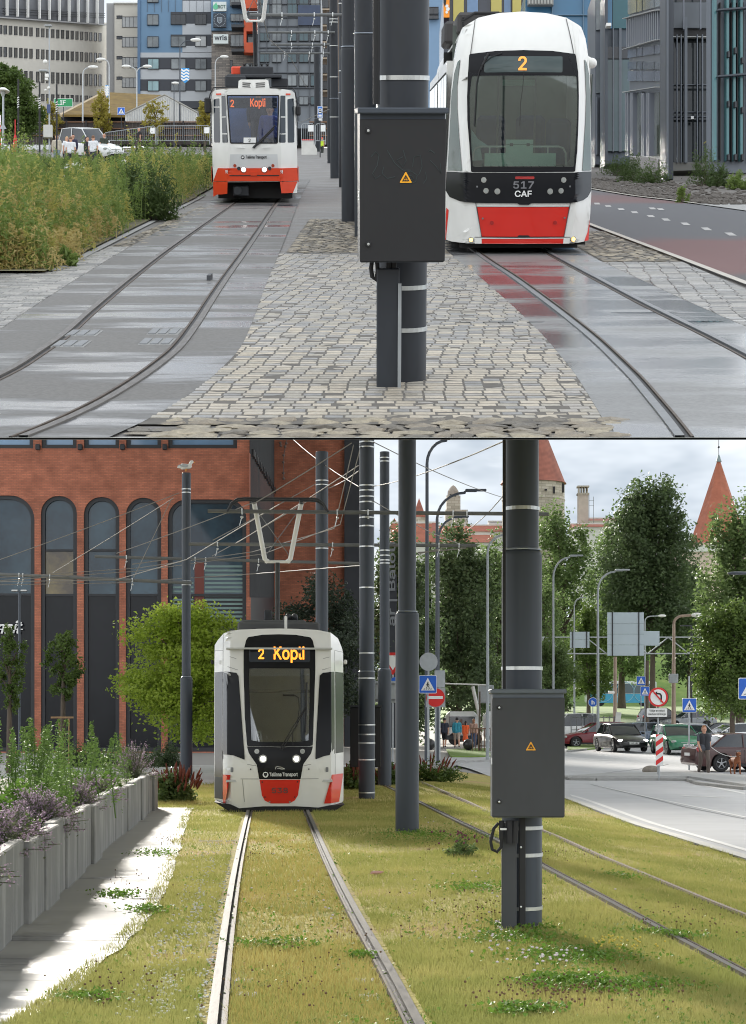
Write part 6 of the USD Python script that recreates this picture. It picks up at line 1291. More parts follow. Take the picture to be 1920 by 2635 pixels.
def tree(name,label,base,h,w,trunk_h,mt,n,leaf,seed,dp=None,lobes=9,trunk_r=None,group=None,shape=1.0,lean=0.0,bare=.1):
    rg = np.random.default_rng(seed); t = thing(name,label,'tree',base,group=group); dp = dp or w
    tr = trunk_r or h * .02; z0 = trunk_h
    pts = [(0,0,-.2),(lean * .2,0,trunk_h * .5),(lean * .4,.02,trunk_h),(lean * .7 + .02 * w,0,trunk_h + (h - trunk_h) * .4),(lean,0,trunk_h + (h - trunk_h) * .8)]
    put('trunk',MB().tube(pts,[tr * 1.25,tr,tr * .85,tr * .5,tr * .15],9),bark,t,smooth=True)
    cl = []; lim = MB(); n = int(n * 2.6); lobes = int(lobes * 1.8)
    for k in range(lobes):
        f = (k + .5) / lobes; z = z0 + (h - z0) * (.10 + .82 * f); rr = math.sqrt(max(.06,1 - ((f - .42) / .62) ** 2)); a = k * 2.4 + rg.uniform(-.5,.5); q = rg.uniform(.3,.85)
        c = np.array([lean * f + math.cos(a) * rr * w * .5 * q,math.sin(a) * rr * dp * .5 * q,z]); r = np.array([w * .27 * (.5 + .5 * rr),dp * .27 * (.5 + .5 * rr),(h - z0) * .13]) * rg.uniform(.8,1.25); cl.append((c,r))
        st = np.array(pts[2]) * (1 - f * .8) + np.array(pts[4]) * f * .8; lim.tube([st,(st + c) / 2 + [0,0,.1],c],[tr * .45,tr * .3,tr * .1],5)
    put('limbs',lim,bark,t)
    per = n // lobes; V = []
    for c,r in cl:
        d = rg.normal(size=(per,3)); d /= np.linalg.norm(d,axis=1,keepdims=True); rad = rg.uniform(.25,1.0,(per,1)) ** .45
        # twig clusters give an uneven outline and gaps
        tw = rg.normal(size=(max(6,per // 40),3)); tw /= np.linalg.norm(tw,axis=1,keepdims=True); k = rg.integers(0,len(tw),per)
        p = c + r * (tw[k] * rg.uniform(.5,1.18,(per,1)) + rg.normal(0,.17,(per,3)) * (.7 + .5 * rad)); V.append(np.c_[p,(p - c) / np.linalg.norm(p - c,axis=1,keepdims=True)])
    V = np.vstack(V); v,f = leaf_cards(V[:,:3],V[:,3:],leaf * .78,leaf * .5,.1,rg,.15)
    put('crown',(v,f),mt,t)
    return t
def bush(name,label,base,w,dp,h,mt,n,leaf,seed,cat='bush',lw=.5,group=None,upb=.4):
    rg = np.random.default_rng(seed); t = thing(name,label,cat,base,group=group)
    tw = rg.normal(size=(max(10,n // 40),3)); tw[:,2] = np.abs(tw[:,2]) * .9; tw /= np.linalg.norm(tw,axis=1,keepdims=True); k = rg.integers(0,len(tw),n)
    p = tw[k] * rg.uniform(.2,1.05,(n,1)) ** .6 + rg.normal(0,.09,(n,3)); p[:,2] = np.abs(p[:,2]); p = p * [w / 2,dp / 2,h]
    put('foliage',leaf_cards(p,p + 1e-3,leaf,leaf * lw,upb,rg,.1),mt,t)
    st = MB()
    for j in range(8):e = tw[j] * [w / 2,dp / 2,h] * .8; st.tube([e * [.15,.15,0],e * [.5,.5,.6],e],[.012,.01,.004],4)
    put('stems',st,bark,t); return t
lf_lime = leafmat('leaf_lime',C(150,172,60),C(228,234,132),.55); lf_dark = leafmat('leaf_dark',C(78,96,62),C(136,154,104),.45); lf_mid = leafmat('leaf_mid',C(98,120,70),C(160,178,118),.48); lf_fresh = leafmat('leaf_fresh',C(82,104,46),C(148,168,88),.42); lf_yel = leafmat('leaf_yellow',C(170,160,74),C(218,204,112),.5)
lf_blue = leafmat('leaf_bluegreen',C(48,60,44),C(92,108,84),.2)
# lower street trees
def ltree(u,vt,wpx,d,label,mt,n,leaf,seed,trunk=2.2,name='tree',vb=None,**k):
    x = ux(u,d); g = float(gz(x,d)); h = lz(vt,d) - g
    return tree(name,label,(x,d,g),h,wpx * d / F_PX,trunk,mt,n,leaf,seed,**k)
ltree(478,1555,300,58,'bright lime green clipped tree left of the low floor tram',lf_lime,9000,.17,11,1.15,lobes=14,shape=.75,dp=3.2,trunk_r=.14)
ltree(830,1500,230,62,'dark small leaved tree behind the low floor tram, before the dark wall',lf_blue,6000,.16,12,1.6,dp=3)
ltree(1030,1385,190,120,'large dark green tree between the plain pole and the tall lamps',lf_dark,7000,.42,13,1.0,dp=6,shape=.7); ltree(1180,1372,230,132,'large dark green tree behind the two tall dark lamps',lf_dark,8000,.42,14,1.0,dp=7,shape=.7)
ltree(1280,1400,160,140,'dark tree behind the lawn pole',lf_mid,5000,.42,15,1.0,dp=6,shape=.75); ltree(1450,1310,200,190,'green tree below the chimney',lf_mid,6000,.5,16,2.0,dp=8,shape=.8); ltree(1400,1490,130,160,'small street tree right of the lawn pole',lf_mid,4000,.3,17,2.4,dp=4)
ltree(1515,1560,120,168,'rounded green tree left of the overhead gantry panel',lf_fresh,4000,.36,18,1.6,dp=5)
ltree(1680,1238,225,175,'tallest dark tree with bare lower trunk before the sky',lf_dark,11000,.5,19,6.0,lobes=13,dp=9,trunk_r=.28,shape=.9); ltree(1600,1330,170,200,'dense green tree left of the tallest tree',lf_mid,6000,.5,20,3.0,dp=8)
ltree(1775,1455,150,185,'dark tree right of the tallest tree trunk',lf_dark,5000,.5,21,3,dp=8); ltree(1905,1290,170,110,'tall grey green tree at the right edge',lf_mid,8000,.32,22,2.5,dp=6,shape=.8); ltree(1885,1555,190,78,'fresh green street tree over the parked cars at the right edge',lf_fresh,9000,.2,23,2.0,dp=4,trunk_r=.13)
ltree(1420,1640,110,112,'young street tree beside the red car',lf_mid,3500,.22,24,2.2,dp=3)
# trees by the planter, before the brick windows
ltree(24,1600,70,56,'thin young tree at the far left before the brick windows',lf_fresh,700,.16,25,1.8,dp=1,lobes=7); ltree(162,1610,100,60,'slim young green tree tied to a wooden stake before the arched windows',lf_fresh,700,.18,26,2.3,dp=1.2,lobes=6)
stk = thing('tree_stake','wooden stakes and crossbar around the slim young green tree','tree stake',(ux(168,59.6),59.6,0))
for x in (-.2,.12):put('stake',MB().cyl((x,0,0),(x,0,1.7),.03,n=8),mat('stake_wood',C(150,120,88),.8,.15,9),stk)
put('crossbar',MB().box((-.1,0,1.74),(.75,.04,.06)),mat('stake_wood',None),stk)
for u,w_,d,lab,sd in ((330,170,62,'dark low hedge below the brick pillars beside the gull pole',31),(215,120,63,'dark low hedge at the foot of the arched windows',32),(430,90,64,'dark low hedge behind the gull pole',33)):
    bush('hedge',lab,(ux(u,d),d,0),w_ * d / F_PX,1.2,.85,lf_dark,2500,.1,sd,'hedge')
bush('shrub','shrub with rust red flower spikes at the end of the planter',(ux(446,36.5),36.5,0),.9,.9,.62,lf_mid,2200,.11,34,'shrub')
def spikes(parent_label,base,w,n,h,mt,seed,name='flower_spikes'):
    rg = np.random.default_rng(seed); m = MB()
    for k in range(n):
        a = rg.uniform(0,6.28); r = w * math.sqrt(rg.random()) / 2; x,y = r * math.cos(a),r * math.sin(a) * .8; hh = h * rg.uniform(.7,1.1) * (1 - .35 * (r / (w / 2)) ** 2)
        m.tube([(x,y,hh * .55),(x * 1.1,y,hh * .8),(x * 1.25 + rg.normal(0,.02),y,hh)],[.012,.03,.006],5)
    return m
rust = mat('rust_flower',C(120,62,44),.9,.3,20,island=.7)
def add_spikes(t,w,n,h,seed):put('flower_spikes',spikes('',None,w,n,h,rust,seed),rust,t,kind='stuff')
sh1 = stage.GetPrimAtPath('/World/shrub'); add_spikes(sh1,1.15,60,.82,41)
for u,v,w_,h,lab,sd in ((1095,1990,190,.62,'rust flowered shrub right of the plain pole',42),(1010,2000,120,.5,'rust flowered shrub behind the plain pole',43),(912,2012,70,.62,'rust flowered shrub between the tram and the banded pole',44)):
    d = ld(v + 20,u); t = bush('shrub',lab,(ux(u,d),d,0),w_ * d / F_PX,1.0,h,lf_fresh,1800,.11,sd,'shrub'); add_spikes(t,w_ * d / F_PX,30,h * 1.25,sd + 10)
d = ld(2205,1185); t = bush('clover_clump','dark clover clump with pink heads near the right rail',(ux(1185,d),d,0),.42,.4,.25,lf_mid,700,.05,46,'plant')
hd = MB(); rg = np.random.default_rng(3)
for k in range(26):hd.ball(rg.normal(0,.12,3) * [1,1,0] + [0,0,rg.uniform(.16,.32)],.014,1)
put('flower_heads',hd,mat('clover_head',C(140,84,96),.9,.4,30,island=.8),t,kind='stuff')

# lawn: blades, clover patches, flowers
rg = np.random.default_rng(77)
def blades(X,Y,Z,h,w,lean=.5):
    n = len(X); a = rg.uniform(0,6.28,n); l = h * lean * rg.normal(0,1,n); b = np.stack([np.cos(a),np.sin(a) * .4,0 * a],1) * (w / 2)[:,None]
    base = np.stack([X,Y,Z],1); tip = base + np.stack([np.cos(a * 1.7) * l,np.sin(a * 1.7) * l,h],1)
    i = np.arange(n) * 3; return np.stack([base - b,base + b,tip],1).reshape(-1,3),np.stack([i,i + 1,i + 2],1)
grass_m = usdkit.material(stage,'/World/Looks/grass_blades',{'g':('geometry',{}),'n':('noise_texture',{'scale':.55,'detail':7.0,'roughness':.66}),'m':('mix_float',{'fac':.45}),'r':('rgb_ramp',{'ramp':[(.24,C(150,154,88)),(.42,C(198,188,122)),(.58,C(196,182,120)),(.74,C(218,190,148))]}),'p':('principled_bsdf',{'roughness':.7,'specular_ior_level':.3}),'t':('translucent_bsdf',{}),'x':('mix_closure',{'fac':.4})},
    [('g.position','n.vector'),('n.fac','m.a'),('g.random_per_island','m.b'),('m.result','r.fac'),('r.color','p.base_color'),('r.color','t.color'),('p.BSDF','x.closure1'),('t.BSDF','x.closure2')],surface='x.closure')
N = 450000; D = 9.4 + 38 * rg.random(N) ** 1.9; xl,xr = pave_edge0(D) - .12,np.minimum(lawn_edge(D),ux(2140,D)); xl = np.where(D > 33.6,-6.5,np.maximum(xl,ux(-30,D))); X = xl + (xr - xl) * rg.random(N)
rl = [line(pxl([(548,2635),(578,2400),(605,2240),(634,2110)])),line(pxl([(1070,2635),(925,2370),(858,2240),(800,2110)])),line(pxl([(1080,2068),(1180,2118),(1290,2172),(1402,2236),(1540,2310),(1720,2408),(1920,2515)])),line(pxl([(1225,2075),(1402,2142),(1560,2212),(1680,2262),(1800,2312),(1920,2360)]))]
k = np.ones(N,bool)
for g_ in rl:k &= np.abs(X - g_(D)) > .085
k &= (meshkit.fbm(np.stack([X * .7,D * .35,0 * X + 9],-1),3,8) < .6) | (rg.random(N) < .35)
X,D = X[k],D[k]; pt = meshkit.fbm(np.stack([X * .8,D * .8,0 * X],-1),3,4)
H_,W_ = rg.uniform(.02,.055,len(X)) * (.6 + .9 * pt) * (1 + D * .006),rg.uniform(.004,.008,len(X)) * (1 + D * .03); dry = (X > rl[0](D)) & (X < rl[1](D)) & (D < 33) & (rg.random(len(X)) < .6)
put('dry_grass',blades(X[dry],D[dry],gz(X[dry],D[dry]),H_[dry] * .9,W_[dry]),leafmat('grass_dry',C(172,158,92),C(212,192,130),.35),label='browner dry grass between the rails of the tram lawn',cat='grass',kind='stuff')
X,D,H_,W_ = X[~dry],D[~dry],H_[~dry],W_[~dry]
put('lawn_grass',blades(X,D,gz(X,D),H_,W_),grass_m,label='short yellow green grass of the tram lawn',cat='grass',kind='stuff')
clov = leafmat('clover_leaf',C(100,136,50),C(160,192,92),.4)
V = []
for u,v,wu,wv,n in ((1330,2420,120,22,500),(1480,2470,190,26,900),(1560,2545,200,20,900),(1450,2535,120,20,600),(1150,2160,130,18,700),(1060,2150,90,10,400),(1230,2290,120,16,400),(400,2200,60,10,250),(300,2310,60,8,250),(380,2350,60,8,250),(700,2440,120,14,300),(1350,2610,100,14,350),(230,2580,90,14,300),(930,2470,40,8,120),(1720,2400,120,8,300),(1330,2390,90,14,350),(1600,2240,60,8,150)):
    uu,vv = u + rg.normal(0,.5,n) * wu,v + rg.normal(0,.5,n) * wv; dd = np.array([(EYE) * F_PX / (b - HZ) for b in vv]); xx_ = ux(uu,dd); V.append(np.stack([xx_,dd,gz(xx_,dd) + rg.uniform(.02,.065,n)],1))
q = 9000; dd = 9.6 + 22 * rg.random(q) ** 1.7; xx_ = ux(-20 + 1960 * rg.random(q),dd); m_ = (xx_ > pave_edge0(dd)) & (xx_ < lawn_edge(dd)) & (meshkit.fbm(np.stack([xx_ * 1.6,dd * .8,0 * dd],-1),3,31) > .52); xx_,dd = xx_[m_],dd[m_]; V.append(np.stack([xx_,dd,gz(xx_,dd) + rg.uniform(.01,.035,len(dd))],1))
V = np.vstack(V); put('clover',leaf_cards(V,np.tile([0,0,1.0],(len(V),1)),.032,.03,.0,rg),clov,label='bright green clover patches in the tram lawn',cat='clover',kind='stuff')
wf,bh = MB(),MB()
def spot(u,v):d_ = EYE * F_PX / (v - HZ); x = ux(u,d_); return np.array([x,d_,float(gz(x,d_))])
oc = trimesh.creation.icosahedron()
for cu_,cv_,n,su_,sv_ in ((1330,2470,30,110,40),(1290,2400,8,60,20),(1430,2480,14,60,30),(850,2380,5,40,30),(1240,2300,14,200,80),(640,2300,5,200,100),(1080,2120,8,60,20)):
    for _ in range(n):
        p = spot(cu_ + rg.normal(0,.6) * su_,max(2080,min(2630,cv_ + rg.normal(0,.6) * sv_))); wf.add(np.array(oc.vertices) * [.012,.012,.008] + p + [0,0,rg.uniform(.05,.11)],oc.faces)
put('lawn_flowers',wf,mat('petal_white',C(214,204,206),.8,.15,40,island=.8),label='white and pale pink clover and yarrow flowers in the lawn',cat='flowers',kind='stuff')
for cu_,cv_,n,su_,sv_ in ((1230,2350,90,130,50),(1410,2580,120,160,30),(1750,2360,60,120,40),(1140,2190,40,90,30),(1400,2200,60,150,20),(430,2170,40,30,12),(350,2300,30,90,40),(850,2450,30,160,80),(650,2210,25,60,20),(300,2560,50,110,60),(1650,2560,40,150,60),(760,2580,30,200,40)):
    for _ in range(n):
        p = spot(cu_ + rg.normal(0,.6) * su_,max(2080,min(2630,cv_ + rg.normal(0,.6) * sv_))); r = rg.uniform(.005,.009); bh.add(np.array(oc.vertices) * r + p + [0,0,rg.uniform(.05,.10)],oc.faces)
        if rg.random() < .5:bh.add(*blades(np.array([p[0]]),np.array([p[1]]),np.array([p[2]]),np.array([.09]),np.array([.005]),.1))
put('seed_heads',bh,mat('seed_brown',C(124,96,66),.9,.4,40,island=.8),label='brown clover seed heads scattered over the lawn',cat='seed heads',kind='stuff')
yf = MB()
for _ in range(46):
    p = spot(1600 + rg.normal(0,.5) * 90,2455 + rg.normal(0,.5) * 14); yf.add(np.array(oc.vertices) * .009 + p + [0,0,rg.uniform(.06,.12)],oc.faces)
put('yellow_flowers',yf,mat('petal_yellow',C(206,186,80),.8,.2,40,island=.7),label='small yellow flowers right of the lawn pole foot',cat='flowers',kind='stuff')
for u,v,lab in ((972,2258,'crumpled pink and white litter on the lawn right of the track'),):
    p = spot(u,v); put('litter',MB().add(np.array(oc.vertices) * [.06,.03,.018] * (1 + .3 * rg.normal(size=(12,1))) + p + [0,0,.05],oc.faces),mat('litter_pink',C(222,170,166),.6,.2,30,island=.6),label=lab,cat='litter')
# tyre tracks: lines of pale stone chips pressed into the turf
ch = MB()
for off,n in ((0,420),(.22,260),(-.16,160)):
    for _ in range(n):
        v = 1960 + 675 * rg.random() ** .7; v = max(v,2170); p = spot(405 + (560 - 405) * (2635 - v) / 465 + rg.normal(0,6),v); p[0] += off + rg.normal(0,.035); r = rg.uniform(.006,.013); ch.add(np.array(oc.vertices) * [r,r,r * .7] + p + [0,0,.03],oc.faces)
put('stone_chips',ch,mat('chip_pale',C(196,196,190),.8,.15,30),label='pale stone chips in a line along the turf left of the track',cat='gravel',kind='stuff')

# ------------------------------------------------------------------ planter of upright concrete blocks
wall_m = usdkit.material(stage,'/World/Looks/planter_concrete',{'g':('geometry',{}),'mp':('mapping',{'scale':(2.2,2.2,.5)}),'n':('noise_texture',{'scale':1.6,'detail':7.0,'roughness':.65}),'m':('mix_float',{'fac':.35}),'r':('rgb_ramp',{'ramp':[(.3,C(128,128,126)),(.5,C(174,174,170)),(.7,C(200,199,194))]}),'p':('principled_bsdf',{'roughness':.8}),'b':('bump',{'distance':.004}),'n2':('noise_texture',{'scale':40.0,'detail':4.0})},
    [('g.position','mp.vector'),('mp.vector','n.vector'),('n.fac','m.a'),('g.random_per_island','m.b'),('m.result','r.fac'),('r.color','p.base_color'),('g.position','n2.vector'),('n2.fac','b.height'),('b.normal','p.normal')],surface='p.BSDF')
pw = thing('planter','long planter wall of upright concrete blocks along the pale pavement','planter')
rg = np.random.default_rng(9); d = 9.4
while d < 33.4:
    L = min(1.0,33.6 - d); x0,x1 = float(wall_line(d)),float(wall_line(d + L)); a = math.atan2(L,x1 - x0); hgt = .70 + rg.normal(0,.014); o_ = rg.normal(0,.022)
    put('concrete_block',MB().box(((x0 + x1) / 2 - .055 + o_,d + L / 2,hgt / 2 - .02),(math.hypot(L,x1 - x0) - .012,.11,hgt + .04),a,.012),wall_m,pw); d += L
put('end_block',MB().box((float(wall_line(33.5)) - .5,33.55,.33),(1.0,.11,.70),0,.012),wall_m,pw)
put('planter_soil',ribbon(lambda d:0 * d - 14.0,lambda d:wall_line(d) - .11,np.arange(9,33.6,.8),gz,.58,4),soil,pw)
# planting
lav = leafmat('catmint_flower',C(164,142,162),C(216,200,216),.4); lavg = leafmat('catmint_leaf',C(112,120,92),C(158,162,132),.4); goose = leafmat('goosefoot',C(98,128,62),C(160,182,106),.35); gout = leafmat('leafy_bright',C(86,122,46),C(160,184,92),.4)
def mound(label,x,d,w,dp,h,seed,flowers=1.0):
    rg = np.random.default_rng(seed); t = thing('catmint',label,'flower bush',(x,d,.58))
    tips = rg.normal(size=(90,3)); tips[:,2] = np.abs(tips[:,2]) + .75; tips /= np.linalg.norm(tips,axis=1,keepdims=True); tips = tips * [w / 2,dp / 2,h] * rg.uniform(.75,1.15,(90,1)); tips[:,2] -= .14 * (np.hypot(tips[:,0] / w,tips[:,1] / dp) * 2) ** 3
    s_ = MB(); F,G_ = [],[]
    for q_ in tips:
        s_.tube([q_ * .05,q_ * [.55,.55,.75],q_],[.005,.004,.003],4); k = rg.uniform(.62,1.05,(22,1)); F.append(q_ * k + rg.normal(0,.012,(22,3))); k = rg.uniform(.15,.8,(16,1)); G_.append(q_ * k + rg.normal(0,.04,(16,3)))
    F,G_ = np.vstack(F),np.vstack(G_); put('stems',s_,lavg,t); put('flowers',leaf_cards(F,F + 1e-3,.022,.014,.3,rg),lav,t); put('leaves',leaf_cards(G_,G_ + 1e-3,.035,.02,.3,rg),lavg,t); return t
for u,d,w_,h,lab in ((60,12.2,.9,.30,'nearest purple catmint mound spilling over the planter'),(165,15.2,1.0,.34,'second purple catmint mound along the planter edge'),(215,17.6,.9,.36,'third purple catmint mound along the planter edge'),(268,21.0,.9,.36,'fourth purple catmint mound along the planter edge'),(300,24.0,.9,.36,'fifth purple catmint mound along the planter edge'),(362,31.8,1.2,.62,'tall purple catmint mound at the far end of the planter'),(120,17.5,1.2,.4,'purple catmint mound in the middle of the planter'),(20,14.5,1.0,.36,'purple catmint mound at the left edge of the planter')):
    mound(lab,min(ux(u,d),float(wall_line(d)) - .18) - w_ * .08,d,w_ * .95,1.25,h,int(u))
def weed(label,x,d,h,n,mt,seed,spread=.5,z=.58,leaf=.05,name='tall_weed',group=None):
    rg = np.random.default_rng(seed); t = thing(name,label,'plant',(x,d,z),group=group); st,V = MB(),[]
    for k in range(n):
        b = rg.normal(0,spread * .5,3) * [1,1,0]; hh = h * rg.uniform(.65,1.05); tip = b + [rg.normal(0,.08),rg.normal(0,.05),hh]; st.tube([b,(b + tip) / 2 + rg.normal(0,.02,3) * [1,1,0],tip],[.008,.006,.002],4)
        m = int(150 * hh); f = rg.random(m) ** .8; c = b + (tip - b) * f[:,None]; a = rg.uniform(0,6.28,m); r = (.15 * (1 - f) + .02) * rg.random(m) ** .5; V.append(c + np.stack([np.cos(a) * r,np.sin(a) * r,r * .6],1))
    V = np.vstack(V); put('stems',st,mt,t); put('leaves',leaf_cards(V,np.stack([V[:,0],V[:,1],0 * V[:,0] + .3],1),leaf,leaf * .4,.5,rg,.2),mt,t); return t
for u,d,h,n,lab,sd in ((20,22,1.05,16,'tall pale goosefoot stand at the far left of the planter',1),(80,22.5,1.12,18,'tallest pale goosefoot stand left in the planter',2),(135,24,.95,14,'pale goosefoot stand before the second brick pillar',3),(165,25,.75,8,'slender goosefoot before the third brick pillar',4),(245,26,.98,4,'single tall goosefoot spire before the arched windows',5),(292,27,.88,6,'goosefoot spire nearest the far end of the planter',6),(275,28,.6,6,'low goosefoot behind the two spires',7),(110,19,.8,12,'goosefoot stand behind the middle catmint',8)):
    weed(lab,ux(u,d),d,h,n,goose,sd,.75 if n > 10 else .28)
for u,d,w_,h,lab,sd in ((50,13.4,.7,.34,'broad leaved green plant by the left edge catmint',51),(150,16.6,.5,.34,'broad leaved green plant between catmint mounds',52),(190,20,.9,.36,'broad leaved green plants behind the third catmint',53),(232,22.5,.8,.4,'broad leaved green plants behind the fourth catmint',54),(290,26,.9,.42,'broad leaved green plants before the tall catmint',55),(10,11.6,.5,.26,'green plant hanging over the nearest block',56),(100,18.5,1.2,.42,'broad leaved green plants in the middle of the planter',57),(70,16.5,.8,.34,'broad leaved green plants at the left of the planter',58)):
    bush('leafy_plant',lab,(min(ux(u,d),float(wall_line(d)) - .2) - .34,d,.58),w_,1.0,h,gout,900,.07,sd,'plant',.6,upb=.2)

# ------------------------------------------------------------------ weeds and trees of the upper street
rg = np.random.default_rng(21)
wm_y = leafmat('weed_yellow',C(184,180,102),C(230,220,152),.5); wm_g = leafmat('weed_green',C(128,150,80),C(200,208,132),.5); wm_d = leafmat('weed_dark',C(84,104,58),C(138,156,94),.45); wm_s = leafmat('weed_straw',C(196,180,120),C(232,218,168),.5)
def weed_mass(X,D,H,leaf,n,mt,name,label,clumpy=.25,kind='stuff'):
    V,S = [],[]; 
    for x,d,h in zip(X,D,H):
        f = rg.random(n) ** .85; lean = rg.normal(0,.10,2); c = np.stack([x + lean[0] * f * h,d + lean[1] * f * h,f * h],1); r = (.13 * (1 - f) + .02); a = rg.uniform(0,6.28,n); V.append(c + np.stack([np.cos(a) * r,np.sin(a) * r,0 * r],1)); S.append([x,d,h,lean[0],lean[1]])
    V = np.vstack(V); V = np.stack([V[:,0],V[:,1],SLOPE * V[:,1] - EYE2 + EYE + hs(V[:,1]) + V[:,2]],1); m = MB(); m.add(*leaf_cards(V,np.tile([.3,.3,1.0],(len(V),1)),leaf,leaf * .26,.75,rg,.15))
    S = np.array(S); z0 = SLOPE * S[:,1] - EYE2 + EYE + hs(S[:,1]); b = np.stack([S[:,0],S[:,1],z0],1); tp = b + np.stack([S[:,3] * S[:,2],S[:,4] * S[:,2],S[:,2]],1); i = np.arange(len(S)) * 3
    m.add(np.stack([b - [.006,0,0],b + [.006,0,0],tp],1).reshape(-1,3),np.stack([i,i + 1,i + 2],1))
    return put(name,m,mt,label=label,cat='weeds',kind=kind)
def field(n,d0,d1,edge,hfun):
    D = d0 + (d1 - d0) * rg.random(n) ** 1.2; xr = rg.normal(0,.09,n) - 3.98 - .02 * (np.minimum(D,45) - 21) - np.where(D > 45,(D - 45) * .03,0); xl = -half(D) + .4; X = xr - (xr - xl) * rg.random(n) ** 1.0; return X,D,hfun(X,D)
hmap = lambda X,D:np.where(D > 44,.74,1.0) * (.72 + .9 * meshkit.fbm(np.stack([X * .9,D * .35,0 * X],-1),3,2)) * np.where(D < 26,.62 + .38 * (D - 21) / 5,1.0) * rg.uniform(.6,1.12,len(X)) * (1 + .38 * (rg.random(len(X)) < .10)) * np.where(np.abs(960 + X / D * F_PX - 215) < 120,.74,1.0) * np.clip(.55 + (-3.7 - X) * .5,.5,1)
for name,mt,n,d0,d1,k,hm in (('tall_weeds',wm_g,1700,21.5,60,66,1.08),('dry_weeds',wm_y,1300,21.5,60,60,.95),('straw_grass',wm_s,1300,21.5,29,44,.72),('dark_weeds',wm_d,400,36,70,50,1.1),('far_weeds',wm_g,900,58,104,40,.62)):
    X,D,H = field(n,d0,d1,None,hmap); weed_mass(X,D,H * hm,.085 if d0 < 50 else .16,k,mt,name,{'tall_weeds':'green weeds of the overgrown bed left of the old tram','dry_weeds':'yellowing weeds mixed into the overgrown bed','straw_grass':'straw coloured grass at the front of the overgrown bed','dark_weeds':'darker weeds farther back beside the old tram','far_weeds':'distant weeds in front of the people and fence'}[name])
def ubush(u,d,w,h,mt,label,seed,n=2600,leaf=.12,lw=.22,cat='bush',name='weed_bush',upb=.9):
    p = up(ux(u,d),d,0); return bush(name,label,p,w,w * .8,h,mt,n,leaf,seed,cat,lw,upb=upb)
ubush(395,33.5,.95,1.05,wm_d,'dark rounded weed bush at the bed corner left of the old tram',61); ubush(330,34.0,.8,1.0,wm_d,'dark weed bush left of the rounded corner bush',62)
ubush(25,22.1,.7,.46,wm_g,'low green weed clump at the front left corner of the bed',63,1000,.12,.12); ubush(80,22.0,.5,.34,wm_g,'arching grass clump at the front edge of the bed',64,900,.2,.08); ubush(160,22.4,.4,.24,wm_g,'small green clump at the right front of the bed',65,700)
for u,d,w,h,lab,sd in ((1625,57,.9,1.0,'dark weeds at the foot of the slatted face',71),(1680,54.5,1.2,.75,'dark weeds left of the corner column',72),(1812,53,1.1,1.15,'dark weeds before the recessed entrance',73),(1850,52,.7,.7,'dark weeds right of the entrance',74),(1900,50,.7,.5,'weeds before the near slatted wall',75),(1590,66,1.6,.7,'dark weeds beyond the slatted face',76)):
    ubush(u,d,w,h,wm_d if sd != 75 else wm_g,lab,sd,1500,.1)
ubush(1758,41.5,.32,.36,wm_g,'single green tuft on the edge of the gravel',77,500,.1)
def utree(u,v,wpx,d,label,mt,n,leaf,seed,**k):
    h = uh(v,d) - float(hs(d)); return tree('tree',label,up(ux(u,d),d,0),h,wpx * d / F_PX,1.5,mt,n,leaf,seed,**k)
utree(30,172,130,165,'leafy green tree before the cream office at the far left',lf_fresh,5000,.4,81,dp=5,shape=.75)
utree(262,238,50,181,'small yellowing tree before the mossy roof',lf_yel,900,.3,82,dp=2); utree(398,258,62,180,'thin yellow tree before the white barn',lf_yel,500,.3,83,dp=2); utree(527,258,50,178,'yellowing bush left of the old tram mirror',lf_yel,900,.3,84,dp=2); utree(133,262,50,181,'small yellow tree by the green sign',lf_yel,600,.3,85,dp=2)
# ------------------------------------------------------------------ town beyond the lower street
tile = usdkit.material(stage,'/World/Looks/roof_tile',{'g':('geometry',{}),'w':('wave_texture',{'wave_type':'bands','bands_direction':'z','scale':1.3,'distortion':1.0,'detail':2.0}),'n':('noise_texture',{'scale':.8,'detail':5.0}),'m':('mix_float',{'fac':.6}),'r':('rgb_ramp',{'ramp':[(.25,C(112,68,58)),(.75,C(156,96,80))]}),'p':('principled_bsdf',{'roughness':.85})},
    [('g.position','w.vector'),('g.position','n.vector'),('w.fac','m.a'),('n.fac','m.b'),('m.result','r.fac'),('r.color','p.base_color')],surface='p.BSDF')
tile_o = mat('roof_orange',C(158,94,74),.85,.15,.8,bump=.1,bscale=2); lime = usdkit.material(stage,'/World/Looks/limestone',{'g':('geometry',{}),'mp':('mapping',{'rotation':(math.pi / 2,0,0)}),'b':('brick_texture',{'scale':1.0,'brick_width':1.4,'row_height':.5,'mortar_size':.03,'color1':C(176,170,158),'color2':C(146,140,128),'mortar':C(128,122,112)}),'p':('principled_bsdf',{'roughness':.9})},[('g.position','mp.vector'),('mp.vector','b.vector'),('b.color','p.base_color')],surface='p.BSDF')
pink = mat('plaster_pink',C(206,186,176),.9,.05,.3); town_white = mat('town_white',C(206,206,202),.9,.04,.3)
DT = 330.0
tx,tz = (lambda u,d=DT:ux(u,d)),(lambda v,d=DT:lz(v,d))
base_z = lambda x,d:float(gz(x,d)) - 1
